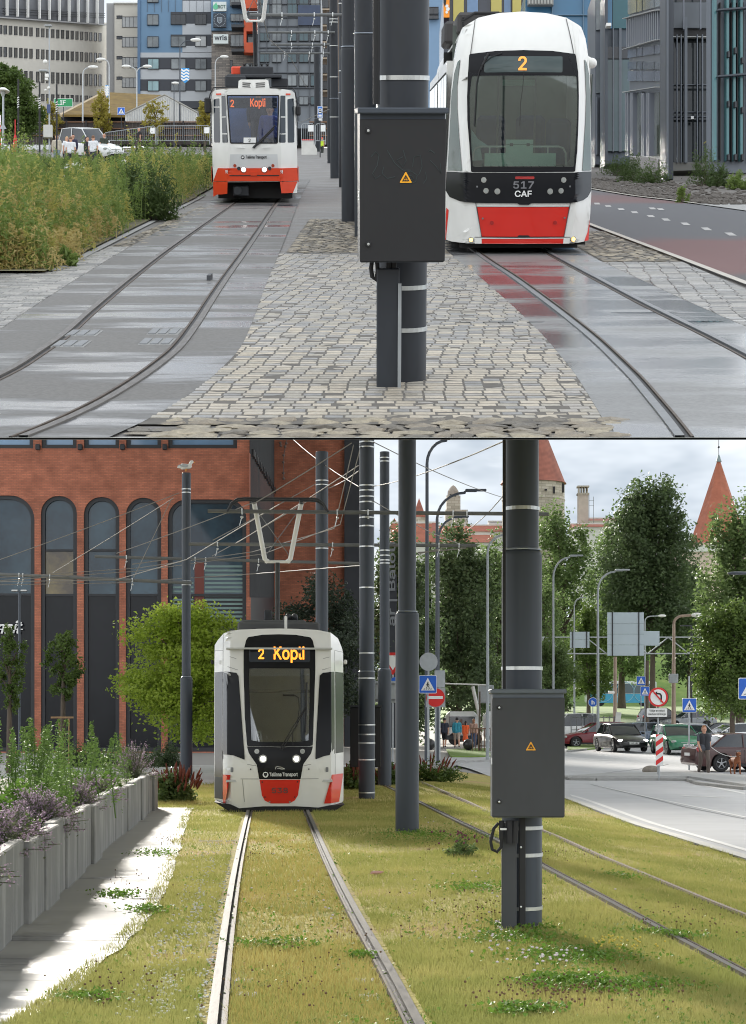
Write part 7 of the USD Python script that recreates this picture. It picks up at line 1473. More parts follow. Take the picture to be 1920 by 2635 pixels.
def turret(label,u0,u1,v_eave,v_apex,u_apex,d,wall,roof_m,sides=20,spire=None,over=1.05):
    x,r = (ux(u0,d) + ux(u1,d)) / 2,(ux(u1,d) - ux(u0,d)) / 2; t = thing('town_tower',label,'tower',(x,d + r,0)); ze,za = lz(v_eave,d),lz(v_apex,d); zb = base_z(x,d)
    put('wall',MB().lathe([(r,zb),(r,ze + .3)],n=sides),wall,t,smooth=30)
    put('roof',MB().lathe([(0,ze + .1),(r * over,ze),(r * over * .96,ze + .3),(.02,za)],n=sides),roof_m,t,smooth=30 if sides > 12 else False)
    if spire:put('spire_cap',MB().lathe([(.5,lz(spire,d)),(.12,za + .3),(0,za + .4)],n=12),mat('copper_grey',C(120,134,136),.6,.1,2),t); put('finial',MB().cyl((0,0,za),(0,0,za + 4.6),.06,n=6).ball((0,0,za + 1.6),.2,1).box((.2,0,za + 3.6),(.5,.06,.3)),dark_metal,t)
    return t,x,r
t1,x1,r1 = turret('round limestone tower with a steep red tiled cone, right of the lawn pole',1298,1462,1235,1020,1380,DT,lime,tile,20,over=1.06)
q1 = lambda u,v:(ux(u,DT) - x1,-math.sqrt(max(.1,r1 ** 2 - (ux(u,DT) - x1) ** 2)) - 0.02,lz(v,DT))
for u,v0,v1,w in ((1427,1250,1268,.25),(1453,1238,1262,.35),(1405,1258,1262,.3)):put('slit',MB().box((q1(u,v0)[0],q1(u,v0)[1],(lz(v0,DT) + lz(v1,DT)) / 2),(w * 1.5,.3,lz(v0,DT) - lz(v1,DT))),black_dull,t1)
put('stringcourse',MB().lathe([(r1 + .02,lz(1281,DT)),(r1 + .12,lz(1278,DT)),(r1 + .02,lz(1276,DT))],n=20),lime,t1)
turret('sharp red spire with a pointed finial above the pink wall, far right',1790,1938,1394,1164,1864,300,pink,tile_o,8,spire=1178)
wt = thing('town_house','pink plastered wall and pale roof below the sharp red spire','house'); dd = 292
put('wall',MB().box((ux(1830,dd),dd + 3,(lz(1418,dd) + 0) / 2 + 4),(ux(1990,dd) - ux(1760,dd),6,lz(1418,dd) - 8)),pink,wt); put('roof',MB().prism([(ux(1755,dd),lz(1420,dd)),(ux(1995,dd),lz(1420,dd)),(ux(1995,dd),lz(1400,dd)),(ux(1800,dd),lz(1404,dd))],dd - .4,dd + 7),town_white,wt)
ct = thing('church_tower','pale stone church tower with a slender pointed top above the trees','tower',(ux(1167,340),340,0)); c_ = lambda v:lz(v,340); w_ = lambda p:p * 340 / F_PX
put('shaft',MB().box((0,w_(16),(c_(1275) + 20) / 2),(w_(36),w_(36),c_(1275) - 20)).box((w_(8),w_(16),(c_(1312) + 20) / 2),(w_(58),w_(40),c_(1312) - 20)),lime,ct); put('cap',MB().lathe([(w_(18),c_(1282)),(w_(15),c_(1275)),(w_(14),c_(1262)),(w_(9),c_(1254)),(w_(6),c_(1250)),(0,c_(1246))],(0,w_(16),0),8),mat('cap_stone',C(140,132,122),.9,.1,1),ct)
for k in (-8,4):put('belfry_opening',MB().box((w_(k),-w_(2.2),c_(1275)),(w_(5),.3,w_(6))),black_dull,ct)
ch_ = thing('chimney','square concrete chimney with an arched lantern top above the roofs','chimney',(ux(1500,310),310,0)); c_ = lambda v:lz(v,310); w_ = lambda p:p * 310 / F_PX
put('shaft',MB().box((0,0,(c_(1274) + 15) / 2),(w_(26),w_(26),c_(1274) - 15)),mat('chimney_stone',C(178,168,158),.9,.12,.8),ch_); put('ledge',MB().box((0,0,c_(1272)),(w_(30),w_(30),.3)).box((0,0,c_(1253)),(w_(30),w_(30),.25)),lime,ch_)
for x in (-1,-.33,.33,1):put('lantern_post',MB().box((x * w_(10.5),0,c_(1262)),(w_(3),w_(22),w_(17))),lime,ch_)
put('ladder',MB().cyl((w_(16),0,15),(w_(16),0,c_(1272)),.05,n=5).cyl((w_(28),0,25),(w_(28),0,c_(1278)),.05,n=5).box((w_(22),0,c_(1300)),(w_(12),.06,.06)).box((w_(22),0,c_(1288)),(w_(12),.06,.06)),steel_dull,ch_)
def house(label,u0,u1,v_eave,v_ridge,d,roof_m,wall=town_white,gable=False,dep=8):
    t = thing('town_house',label,'house'); a,b = ux(u0,d),ux(u1,d); ze,zr_ = lz(v_eave,d),lz(v_ridge,d)
    if gable:
        put('gable',MB().prism([(a,12),(b,12),(b,ze),((a + b) / 2,zr_ - .2),(a,ze)],d,d + dep),wall,t)
        for s_ in ((a - .3,ze - .2,(a + b) / 2,zr_ + .1),((a + b) / 2,zr_ + .1,b + .3,ze - .2)):put('roof_slope',MB().prism([(s_[0],s_[1]),(s_[2],s_[3]),(s_[2],s_[3] + .35),(s_[0],s_[1] + .35)],d - .3,d + dep),roof_m,t)
    else:
        put('wall',MB().box(((a + b) / 2,d + dep / 2,(ze + 10) / 2),(b - a,dep,ze - 10)),wall,t)
        m = MB(); m.prism([(d - .4,ze),(d + dep + .4,ze),(d + dep / 2,zr_)],a - .2,b + .2,'yz'); put('roof',m,roof_m,t); put('ridge',MB().box(((a + b) / 2,d + dep / 2,zr_),(b - a + .5,.4,.3)),town_white,t)
    return t
house('long orange roofed house at the left of the town skyline',1010,1110,1395,1338,300,tile_o); house('brown roofed house behind the plain pole on the skyline',1076,1120,1372,1338,318,tile); house('orange roofed house below the church tower',1135,1215,1372,1346,320,tile_o,gable=False); house('lower orange roof along the treetops under the church tower',1096,1270,1396,1369,300,tile_o)
house('orange roofed house right of the church tower with white gable end',1215,1300,1368,1346,335,tile_o); house('white house with a dark roof left of the lawn pole',1262,1310,1350,1336,345,mat('slate',C(96,92,90),.8,.1,1)); house('small white gable house left among the treetops',1000,1030,1372,1340,315,tile_o,gable=True)
house('orange roofed house below the chimney',1478,1566,1356,1342,300,tile_o); house('long white and red roofed house right of the chimney',1512,1590,1340,1330,330,tile,dep=5); turret('small brown pointed turret half hidden behind the plain pole',1062,1096,1330,1280,1078,340,lime,tile,12)

# ------------------------------------------------------------------ street lamps
lamp_grey,lamp_dark = mat('lamp_grey',C(142,148,150),.45,.06,4,metal=.2),mat('lamp_dark',C(62,68,76),.45,.06,4)
def lamp(label,base,h,reach,r,mt,side=1,head=.55,drop=.15,sweep=1.2,double=False,flat_head=True,group=None):
    t = thing('street_lamp',label,'street lamp',base,group=group); put('post',MB().tube([(0,0,-.1),(0,0,h * .4),(0,0,h - sweep)],[r * 1.25,r,r * .8],10),mt,t)
    for s_ in ([side,-side] if double else [side]):
        a = np.linspace(0,math.pi / 2,7); R_ = min(sweep,reach); P = [(s_ * (R_ - R_ * math.cos(q)),0,h - sweep + sweep * .92 * math.sin(q)) for q in a] + [(s_ * reach,0,h - sweep * .02)]
        put('arm',MB().tube(P,r * .7,8),mt,t)
        hd = MB(); c = np.array([s_ * (reach + head / 2),0,h + .01])
        if flat_head:hd.box(c,(head,.26,.09),0,.03).box(c - [s_ * head * .2,0,.05],(head * .5,.2,.04),0,.01)
        else:hd.ball(c,head * .55,2,(1.0,.42,.34))
        put('lamp_head',hd,mt if flat_head else white_dull,t,smooth=40)
    return t
def llamp(label,u,v_top,d,reach_px,mt,rpx=3.5,side=1,**k):
    x = ux(u,d); g = float(gz(x,d)); h = lz(v_top,d) - g; return lamp(label,(x,d,g),h,reach_px * d / F_PX,rpx * d / F_PX,mt,side,**k)
llamp('tallest dark lamp post rising to the seam between the plain pole and sky',1099,1128,78,50,lamp_dark,5.5,sweep=1.1,head=.3); llamp('dark lamp with a long flat head against the sky',1125,1262,76,72,lamp_dark,5,sweep=1.2,head=.9); llamp('second dark lamp curving right just behind the long headed lamp',1128,1330,84,40,lamp_dark,4,sweep=1.1,head=.7)
llamp('thin pale lamp left of the lawn pole',1255,1372,84,45,lamp_grey,4,sweep=.9,head=.6); llamp('tall pale lamp just right of the lawn pole',1424,1430,108,42,lamp_grey,3.4,sweep=1.3,head=.8); llamp('tall pale lamp left of the gantry panel',1539,1467,98,44,lamp_grey,3.4,sweep=1.1,head=.8); llamp('short pale lamp behind the gantry signs',1478,1538,160,14,lamp_grey,2.4,sweep=.9,head=.5)
llamp('old lamp with a white head above the gantry panel',1660,1585,165,34,galv,2.2,sweep=.5,head=.7,flat_head=False); llamp('old leaning concrete lamp post with a white head',1734,1583,120,44,mat('concrete_post',C(150,132,118),.8,.15,3),5,sweep=.6,head=.8,flat_head=False)
hl = thing('street_lamp','dark lamp head reaching in from the right edge above the trees','street lamp',(ux(1990,60),60,0)); put('post',MB().cyl((0,0,-.4),(0,0,lz(1472,60)),.06),lamp_dark,hl); put('arm',MB().tube([(0,0,lz(1472,60)),(-.9,0,lz(1474,60) + .03)],.04,8),lamp_dark,hl); put('lamp_head',MB().ball((-1.15,0,lz(1475,60)),.5,2,(.75,.3,.12)),lamp_dark,hl,smooth=True)
bl = thing('street_lamp','dark twin headed lamp before the far left brick windows','street lamp',(ux(50,80),80,0)); put('post',MB().cyl((0,0,0),(0,0,lz(1522,80)),.06),lamp_dark,bl); put('lamp_head',MB().box((-.2,0,lz(1520,80)),(.28,.2,.08),0,.02).box((.2,0,lz(1520,80)),(.28,.2,.08),0,.02),steel,bl)

# ------------------------------------------------------------------ overhead sign gantry, seen from behind
DG = 150.0; gx_,gz_ = (lambda u:ux(u,DG)),(lambda v:lz(v,DG))
gn = thing('sign_gantry','white lattice gantry beam spanning the road before the trees','gantry',(0,DG,0))
for v in (1640,1682):put('chord',MB().cyl((gx_(1396),0,gz_(v)),(gx_(1832),0,gz_(v)),.055,n=8),galv,gn)
us = np.linspace(1402,1826,9)
for k in range(8):put('diagonal',MB().cyl((gx_(us[k]),0,gz_(1640 if k % 2 == 0 else 1682)),(gx_(us[k + 1]),0,gz_(1682 if k % 2 == 0 else 1640)),.05,n=6),galv,gn)
put('post',MB().cyl((gx_(1396),0,0),(gx_(1396),0,gz_(1640)),.12),galv,gn); put('post',MB().cyl((gx_(1830),0,0),(gx_(1830),0,gz_(1638)),.12),galv,gn)
back = mat('sign_back',C(160,172,178),.35,.06,.5,metal=.3)
for u0,u1,v0,v1,lab,n_ in ((1562,1656,1576,1688,'large grey sign back on the gantry',4),(1466,1516,1626,1668,'small grey sign back left on the gantry',2),(1656,1696,1624,1662,'small pale sign back right of the large one on the gantry',1)):
    t = thing('traffic_sign',lab,'sign',(0,DG - .25,0)); H = (v1 - v0) / n_
    for k in range(n_):put('panel',MB().box(((gx_(u0) + gx_(u1)) / 2,0,gz_(v0 + H * (k + .5))),(gx_(u1) - gx_(u0),.05,H * DG / F_PX - .02)),back,t)
    for u in ((u0 + (u1 - u0) * .14,u0 + (u1 - u0) * .86) if n_ > 1 else ()):put('rail',MB().box((gx_(u),-.06,gz_((v0 + v1) / 2)),(.09,.07,(v1 - v0) * DG / F_PX)),dark_metal,t)
cp = thing('camera_post','dark post with a crossbar right of the gantry panel','post',(ux(1780,145),145,float(gz(ux(1780,145),145)))); hh = lz(1610,145) - float(gz(ux(1780,145),145)); put('post',MB().cyl((0,0,0),(0,0,hh),.07),dark_metal,cp); put('crossbar',MB().box((-.45,0,hh),(.9,.08,.1)),dark_metal,cp)
for u,vt,d,w_,lab in ((1582,1690,128,9,'thick old concrete post left of the crossing signs'),(1664,1700,135,10,'old wooden post behind the crossing signs'),(1732,1640,118,8,'brown wooden post right of the no left turn sign')):
    x = ux(u,d); g = float(gz(x,d)); t = thing('utility_post',lab,'post',(x,d,g)); put('post',MB().tube([(0,0,0),(.05,0,(lz(vt,d) - g))],[w_ * .6 * d / F_PX,w_ * .45 * d / F_PX],10),mat('concrete_post',None) if w_ < 10 else bark,t)
    if w_ == 9:put('traffic_camera',MB().box((-.25,-.1,lz(1782,d) - g),(.45,.2,.22),0,.05),white_dull,t)
    else:put('box',MB().box((0,-.2,lz(1746 if w_ == 8 else 1888,d) - g),(.6,.12,.6),0,.03),galv,t)

# ------------------------------------------------------------------ traffic signs
def post_sign(label,u,v_c,d,build,v_post_top=None,name='road_sign',group=None,pr=.03,base_v=None):
    x = ux(u,d); g = float(gz(x,d)); t = thing(name,label,'road sign',(x,d,g),group=group); zc = lz(v_c,d) - g
    put('post',MB().cyl((0,.05,0),(0,.05,(lz(v_post_top,d) - g) if v_post_top else zc + .3),pr,n=10),galv,t); build(t,zc); return t
def plate(t,poly,z,y=0,mt=galv,name='plate',th=.012):return put(name,MB().prism(affinity.translate(poly,0,z),y - th,y),mt,t)
walker = [((0,.62),.10)]
def crossing(s):
    """blue square, white triangle, walking figure on stripes"""
    def b(t,z):
        plate(t,rrect(-s / 2,-s / 2,s / 2,s / 2,s * .07),z,0,sign_white,'edge'); p = plate(t,rrect(-s * .47,-s * .47,s * .47,s * .47,s * .06),z,-.012,sign_blue,'face',.006)
        plate(t,Polygon([(-s * .38,-s * .34),(s * .38,-s * .34),(0,s * .36)]),z,-.018,sign_white,'triangle',.006)
        k = s * .56; fig = MB(); o_ = z - s * .06
        fig.prism(circle(.01 * k,.30 * k,.06 * k,12),-.030,-.026,fn=lambda w:w + [0,0,o_])
        for L,w in (([(0,.24),(-.01,.02)],.12),([(-.01,.04),(.09,-.12),(.15,-.30)],.065),([(-.01,.04),(-.06,-.12),(-.16,-.28)],.065),([(0,.2),(.12,.06),(.16,.0)],.05),([(0,.2),(-.10,.10),(-.15,.0)],.05)):fig.prism(thick_line([(a * k,c * k) for a,c in L],w * k),-.030,-.026,fn=lambda w2:w2 + [0,0,o_])
        for a in (-.44,-.22,.0,.22):fig.prism([(a * k,-.40 * k),((a + .12) * k,-.40 * k),((a + .2) * k,-.32 * k),((a + .08) * k,-.32 * k)],-.030,-.026,fn=lambda w:w + [0,0,o_])
        put('walking_figure',fig,sign_black,t)
    return b
post_sign('blue crossing sign on a thin post before the street tree, nearest the brown car',1774,1815,70,crossing(.55),1740,pr=.035); post_sign('upper blue crossing sign on the old post, half seen from the side',1650,1752,112,crossing(.56)); post_sign('lower blue crossing sign on the old post',1660,1779,110,crossing(.56)); post_sign('blue crossing sign cut by the right edge of the picture',1928,1772,62,crossing(.74),pr=.035)
post_sign('large blue crossing sign between the plain pole and the dark lamps',1101,1761,66,crossing(.66))
def no_left(t,z):
    r = .335; plate(t,circle(.03,.0,r),z,.06,dark_metal,'rear_disc',.05); plate(t,circle(0,0,r),z,0,sign_red,'rim'); plate(t,circle(0,0,r * .80),z,-.012,sign_white,'face',.006)
    fig = MB(); o_ = z; fig.prism(thick_line([(.10,-.17),(.10,.05),(.06,.11),(0,.12),(-.06,.12)],.055),-.026,-.022,fn=lambda w:w + [0,0,o_]).prism([(-.15,.115),(-.04,.20),(-.04,.04)],-.026,-.022,fn=lambda w:w + [0,0,o_]); put('arrow',fig,sign_black,t)
    put('slash',MB().prism(thick_line([(-.18,.20),(.17,-.20)],.05),-.034,-.030,fn=lambda w:w + [0,0,o_]),sign_red,t)
    plate(t,rrect(-.42,-.72,.32,-.38,.04),z + .02,-.03,sign_black,'text_plate_rim'); q = plate(t,rrect(-.40,-.70,.30,-.40,.035),z + .02,-.042,sign_white,'text_plate',.006)
    put('lettering',MB().text('Välja arvatud',(-.05,-.052,z - .47),.07,.004,False,.52).text('salona eritranspordi'[:0] + 'asutuse eriloaga',(-.05,-.052,z - .585),.07,.004,False,.60),sign_black,q)
post_sign('round no left turn sign with a white text plate beneath',1694,1794,62,no_left,pr=.03)
def board(t,z):
    w,h = .235,1.0; p = Polygon([(-w / 2,0),(w / 2,0),(w / 2,h),(-w / 2,h)]); plate(t,p,z,0,sign_white,'board',.02)
    for k in range(-2,5):
        s_ = Polygon([(-w / 2,k * .30),(w / 2,k * .30 + .17),(w / 2,k * .30 + .32),(-w / 2,k * .30 + .15)]).intersection(p.buffer(-.004))
        if s_.area > .001:plate(t,s_,z,-.02,sign_red,'stripe',.006)
post_sign('red and white striped marker board on the traffic island',1697,1970,ld(2010,1697),board,1900,name='marker_board',pr=.025)
rk = thing('boulder','grey boulder on the road behind the striped marker board','boulder',(ux(1681,66),66.5,-.3)); put('stone',MB().ball((0,0,.1),.3,2,(1.1,.6,.62)),mat('boulder',C(128,122,112),.9,.2,6,bump=.02,bscale=9),rk,smooth=True)
def giveway(t,z):
    s = .45; tri = Polygon([(-s,s * .87),(s,s * .87),(0,-s * .75)]); plate(t,tri.buffer(.03),z,0,sign_red,'rim'); plate(t,tri.buffer(-.07),z,-.012,sign_white,'face',.006); plate(t,circle(.12,-.72,.28),z,.0,sign_blue,'blue_disc',.012)
post_sign('red rimmed give way triangle half hidden behind the plain pole',1011,1710,64,giveway)
post_sign('pale round sign back above the blue crossing sign',1103,1703,68,lambda t,z:plate(t,circle(0,0,.345),z,0,galv,'disc')); 
def noentry(t,z):
    plate(t,rrect(-.36,-.36,.36,.36,.02),z,.02,galv,'backing'); plate(t,circle(0,0,.345),z,0,sign_red,'disc'); plate(t,rrect(-.27,-.055,.27,.055,.01),z,-.012,sign_white,'bar',.006)
post_sign('red no entry sign beside the dark lamp post',1121,1795,67,noentry); post_sign('grey square sign back right of the blue crossing sign',1132,1747,72,lambda t,z:plate(t,rrect(-.21,-.34,.21,.34,.02),z,0,galv,'plate'))
def footcycle(t,z):plate(t,circle(0,0,.33),z,0,sign_white,'rim'); plate(t,circle(0,0,.30),z,-.012,sign_blue,'face',.006); put('figure',MB().prism(thick_line([(-.06,-.15),(-.06,.12)],.08),-.026,-.02,fn=lambda w:w + [0,0,z]).prism(thick_line([(.08,-.15),(.08,.0),(.0,.05)],.06),-.026,-.02,fn=lambda w:w + [0,0,z]),sign_white,t)
post_sign('round blue foot and cycle path sign beyond the red car',1526,1807,125,footcycle)

# ------------------------------------------------------------------ cars
tyre_m,rim_m = mat('tyre',C(26,26,28),.8,.1,20),mat('rim_alloy',C(150,152,154),.3,.1,9,metal=.8)
car_glass = mat('car_glass',C(26,30,34),.05,.2,2,spec=.9); num_m = sign_white
def car(label,base,rz,paint,L=4.5,W=1.8,H=1.46,kind='sedan',lights=False,plate_txt=None,name='parked_car',group=None,M=None):
    """nose towards +x; the body is lofted from cross-sections"""
    t = thing(name,label,'car',base,rz,group,M); h = L / 2
    hood = {'sedan':.96,'hatch':1.0,'suv':1.08}[kind]
    st = [(-h,.34,.62,.80),(-h + .06,.28,.86,.90),(-h + .35,.22,hood - .02,.96),(-h + 1.0,.2,hood + .02,1.0),(0,.19,hood + .0,1.0),(h - 1.5,.2,hood - .04,1.0),(h - .9,.21,hood - .12,.98),(h - .35,.24,hood - .26,.93),(h - .08,.30,hood - .36,.82),(h,.36,hood - .46,.72)]
    rings = []
    for x,z0,z1,w in st:
        y = W / 2 * w; rings.append([(x,-y * .93,z0),(x,-y,z0 + .14),(x,-y,z1 - .22),(x,-y * .95,z1 - .06),(x,-y * .80,z1),(x,0,z1 + .03),(x,y * .80,z1),(x,y * .95,z1 - .06),(x,y,z1 - .22),(x,y,z0 + .14),(x,y * .93,z0)])
    def loft(rings,cap=True):
        R_ = np.array(rings); k,n = R_.shape[:2]; i,j = np.meshgrid(np.arange(k - 1),np.arange(n),indexing='ij'); j2 = (j + 1) % n
        f = np.stack([i * n + j,(i + 1) * n + j,(i + 1) * n + j2,i * n + j2],-1).reshape(-1,4); f = np.vstack([f[:,[0,1,2]],f[:,[0,2,3]]]); v = R_.reshape(-1,3)
        if cap:
            v = np.vstack([v,R_[0].mean(0),R_[-1].mean(0)]); jj = np.arange(n); f = np.vstack([f,np.stack([np.full(n,k * n),jj,(jj + 1) % n],1),np.stack([np.full(n,k * n + 1),(k - 1) * n + (jj + 1) % n,(k - 1) * n + jj],1)])
        return v,f
    wb = L * .30
    body = m3.Manifold(m3.Mesh(np.float32(loft(rings)[0]),np.uint32(loft(rings)[1])))
    if body.status() != m3.Error.NoError or body.volume() <= 0:
        v_,f_ = loft(rings); body = m3.Manifold(m3.Mesh(np.float32(v_),np.uint32(f_[:,::-1])))
    for sx in (-1,1):
        for sy in (-1,1):body -= m3.Manifold.cylinder(.45,.40,circular_segments=24).rotate((90,0,0)).translate((sx * wb + .05,sy * W / 2 + .22,.33))
    put('body',body,paint,t,smooth=40)
    x0,x1,x2,x3 = {'sedan':(-h + .55,-h + 1.25,h - 2.15,h - 1.35),'hatch':(-h + .12,-h + .55,h - 2.2,h - 1.25),'suv':(-h + .15,-h + .5,h - 2.3,h - 1.5)}[kind]
    zb = hood - .05
    cab = [[(x0,-W * .40,zb),(x0,W * .40,zb)],[(x1,-W * .36,H - .03),(x1,W * .36,H - .03)],[((x1 + x2) / 2,-W * .37,H),((x1 + x2) / 2,W * .37,H)],[(x2,-W * .36,H - .04),(x2,W * .36,H - .04)],[(x3,-W * .41,zb),(x3,W * .41,zb)]]
    gv = []
    xs_ = [x0,x1,(x1 + x2) / 2,x2,x3]; zt = [zb + .02,H - .06,H - .02,H - .07,zb + .02]; 
    ring = []
    for x,z,w in zip(xs_,zt,(.80,.74,.76,.74,.84)):
        y = W / 2 * w; yb = W / 2 * .93; ring.append([(x,-yb,zb - .1),(x,-y,z),(x,0,z + .02),(x,y,z),(x,yb,zb - .1)])
    put('windows',loft(ring),car_glass,t,smooth=30)
    r_ = []
    for x,z,w in zip((x1 - .02,(x1 + x2) / 2,x2 + .04),(H - .055,H - .015,H - .065),(.75,.77,.75)):
        y = W / 2 * w; r_.append([(x,-y,z - .03),(x,-y + .06,z + .02),(x,0,z + .035),(x,y - .06,z + .02),(x,y,z - .03)])
    put('roof',loft(r_),paint,t,smooth=30)
    pm = MB()
    for sy in (-1,1):
        yw = lambda w:sy * W / 2 * w
        pm.tube([(x0 + .02,yw(.86),zb),(x1 - .02,yw(.765),H - .06)],.035,5).tube([(x3 - .02,yw(.88),zb),(x2 + .03,yw(.765),H - .075)],.03,5).tube([((x1 + x2) / 2,yw(.935),zb - .05),((x1 + x2) / 2,yw(.785),H - .05)],.03,5)
    put('pillars',pm,paint,t)
    for sx in (-1,1):
        for sy in (-1,1):
            w = put('wheel',MB().lathe([(.20,-.1),(.30,-.105),(.325,-.08),(.33,0),(.325,.08),(.30,.105),(.20,.1)],(sx * wb + .05,sy * (W / 2 - .10),.33),22,'y'),tyre_m,t,smooth=40)
            rm = MB(); yy = sy * (W / 2 - .015); rm.lathe([(.0,-.01),(.06,-.01),(.06,.01)],(sx * wb + .05,yy,.33),10,'y'); rm.tube([(sx * wb + .05 + .205 * math.cos(a),yy,.33 + .205 * math.sin(a)) for a in np.linspace(0,2 * math.pi,22)],.016,5)
            for k in range(5):a = k * 2 * math.pi / 5 + .3; rm.tube([(sx * wb + .05 + .04 * math.cos(a),yy,.33 + .04 * math.sin(a)),(sx * wb + .05 + .2 * math.cos(a),yy,.33 + .2 * math.sin(a))],[.022,.03],5)
            put('rim',rm,rim_m,w); put('hub_back',MB().lathe([(0,-.02),(.2,-.02),(.2,.02),(0,.02)],(sx * wb + .05,sy * (W / 2 - .07),.33),16,'y'),black_dull,w)
    for sy in (-1,1):
        put('headlight',MB().ball((h - .22,sy * W * .37,hood - .36),.15,2,(1.0,.95,.55)),lamp_lit if lights else lamp_glass,t,smooth=True)
        put('tail_light',MB().ball((-h + .12,sy * W * .38,hood - .16),.12,2,(.5,1.0,1.1)),lamp_red,t,smooth=True)
        put('wing_mirror',MB().ball((x3 - .25,sy * (W / 2 + .09),zb + .08),.11,2,(.6,1.0,.65)),paint,t,smooth=True); put('door_handle',MB().box(((x1 + x2) / 2 - .25,sy * (W / 2 - .0),hood - .17),(.18,.03,.03)),steel_dull,t)
        put('door_seam',MB().box(((x1 + x2) / 2,sy * W * .4995,.55),(.012,.006,.55)).box((x3 - .5,sy * W * .4995,.52),(.012,.006,.5)),black_dull,t)
        put('sill',MB().box((0,sy * W * .485,.27),(L * .52,.05,.1)),black_dull,t)
    put('grille',MB().box((h - .055,0,hood - .46),(.08,W * .40,.12),0,.03).box((h - .03,0,.37),(.07,W * .55,.11),0,.03),black_dull,t); put('grille_trim',MB().box((h - .015,0,hood - .395),(.03,W * .40,.02)).box((h - .01,0,hood - .46),(.03,.12,.06)),steel,t)
    for sx,o_ in ((1,h + .02),(-1,-h - .015)):
        p = put('number_plate',MB().box((o_,0,.47 if sx > 0 else .66),(.015,.52,.115)),sign_white,t)
        if plate_txt:put('plate_text',MB().text(plate_txt,(0,0,0),.07,.006,True,.42,R=rot(rz=sx * math.pi / 2)).move(fn=lambda w,o_=o_,sx=sx:w + [o_ + sx * .009,0,.47 if sx > 0 else .66]),sign_black,p)
    return t
paint = lambda n,c,r=.3:mat('paint_' + n,c,r,.03,2,coat=.7 if c and sum(c) > .3 else .3)
def carat(label,u,d,rz,*a,**k):x = ux(u,d); return car(label,(x,d,float(gz(x,d)) + .012),rz,*a,**k)
F_ = -math.pi / 2      # nose to the camera
carat('black car with lit headlamps driving towards us on the road',1597,96,F_ + .17,paint('black',C(16,16,18)),4.7,1.82,1.5,'sedan',True,'969 LRY',name='car')
carat('dark red car parked behind the black car',1530,108,math.pi + .16,paint('red',C(104,26,34)),4.4,1.78,1.55,'hatch',group=None); carat('blue grey car parked behind the dark red car',1618,112,math.pi + .35,paint('bluegrey',C(110,124,142)),4.5,1.8,1.52,'hatch')
carat('dark green car with a pale windscreen facing us right of the island',1741,92,F_ + .10,paint('green',C(38,104,74)),4.5,1.85,1.5,'hatch',False,'205 BYX',name='car'); carat('silver car just behind the dark green car',1786,101,F_ + .3,paint('silver',C(176,180,184)),4.4,1.8,1.48,'sedan')
carat('dark brown car seen from its side near the dog walker',1920,68.5,.20,paint('brown',C(62,36,34)),4.7,1.84,1.45,'sedan'); carat('dark blue estate cut by the right edge behind the dog',1990,70.5,.15,paint('navy',C(52,64,92)),4.4,1.8,1.45,'sedan')
carat('white car parked under the right street tree',1875,104,math.pi + .3,paint('white',C(214,216,216)),4.3,1.78,1.48,'hatch'); carat('black car parked on the rise behind the no left turn sign',1712,152,.2,paint('black',C(30,30,33)),4.6,1.85,1.66,'suv'); carat('grey car parked on the rise right of the black one',1770,150,math.pi + .2,paint('grey',C(120,124,128)),4.6,1.82,1.5,'sedan'); carat('dark car parked under the right street tree beside the white car',1835,108,math.pi,paint('black',C(30,30,33)),4.4,1.8,1.5,'sedan')
carat('white van beyond the fence at the left of the hedge row',1462,128,math.pi,paint('white',C(214,216,216)),4.8,1.9,1.95,'suv')
# bus on the far rise
db = 222; bt = thing('bus','white and blue bus on the far rise behind the parked cars','bus',(ux(1600,db),db,float(gz(ux(1600,db),db))))
put('body',MB().box((0,1.2,1.75),(8.6,2.4,2.7),0,.18),paint('bus_white',C(206,212,214)),bt); put('blue_skirt',MB().box((0,-.01,.95),(8.5,.04,1.1)),mat('bus_blue',C(70,158,196),.4,.04,1),bt); put('window_band',MB().box((0,-.015,2.15),(8.2,.04,1.2)),mat('bus_glass',C(66,82,90),.1,.2,.5),bt)
for x in (-2.6,2.6):put('wheel',MB().lathe([(0,-.12),(.48,-.12),(.48,.12),(0,.12)],(x,.1,.48),20,'y'),tyre_m,bt)
for x in (-2.2,.4,2.6):put('ring_decal',MB().tube([(x + 1.1 * math.cos(a),-.045,1.75 + 1.2 * math.sin(a)) for a in np.linspace(0,6.283,30)],.035,4),mat('bus_ring',C(150,190,208),.5,.05,1),bt)
# white lift truck beyond the people, fence, balls
dv = 120; vt = thing('lift_truck','white truck with a raised work platform behind the walking people','truck',(ux(1205,dv),dv,0))
put('cab',MB().box((-.4,1,1.3),(2.2,2,1.9),0,.3).box((1.9,1,1.3),(1.7,2,1.9),0,.3),paint('white',None),vt,smooth=30); put('windscreen',MB().box((-.4,-.02,1.55),(1.7,.06,.7),0,.02),car_glass,vt); put('bumper',MB().box((-.4,-.05,.5),(2.2,.2,.3),0,.05),dark_metal,vt)
put('boom',MB().cyl((.3,0,3.9),(.75,0,1.9),.12).cyl((-1.8,0,4.1),(1.2,0,4.0),.05),white_dull,vt); put('platform',MB().box((1.2,.5,3.4),(1.0,1.0,1.2),0,.05),galv,vt)
for x in (-.9,.5,1.9):put('wheel',MB().lathe([(0,-.12),(.42,-.12),(.42,.12),(0,.12)],(x,0,.42),18,'y'),tyre_m,vt)
fn_ = thing('mesh_fence','grey mesh fence with posts left of the bus','fence',(0,118,0)); 
for u in range(1470,1590,14):put('fence_post',MB().cyl((ux(u,118),0,float(gz(ux(u,118),118))),(ux(u,118),0,float(gz(ux(u,118),118)) + 1.9),.035,n=6),steel_dull,fn_)
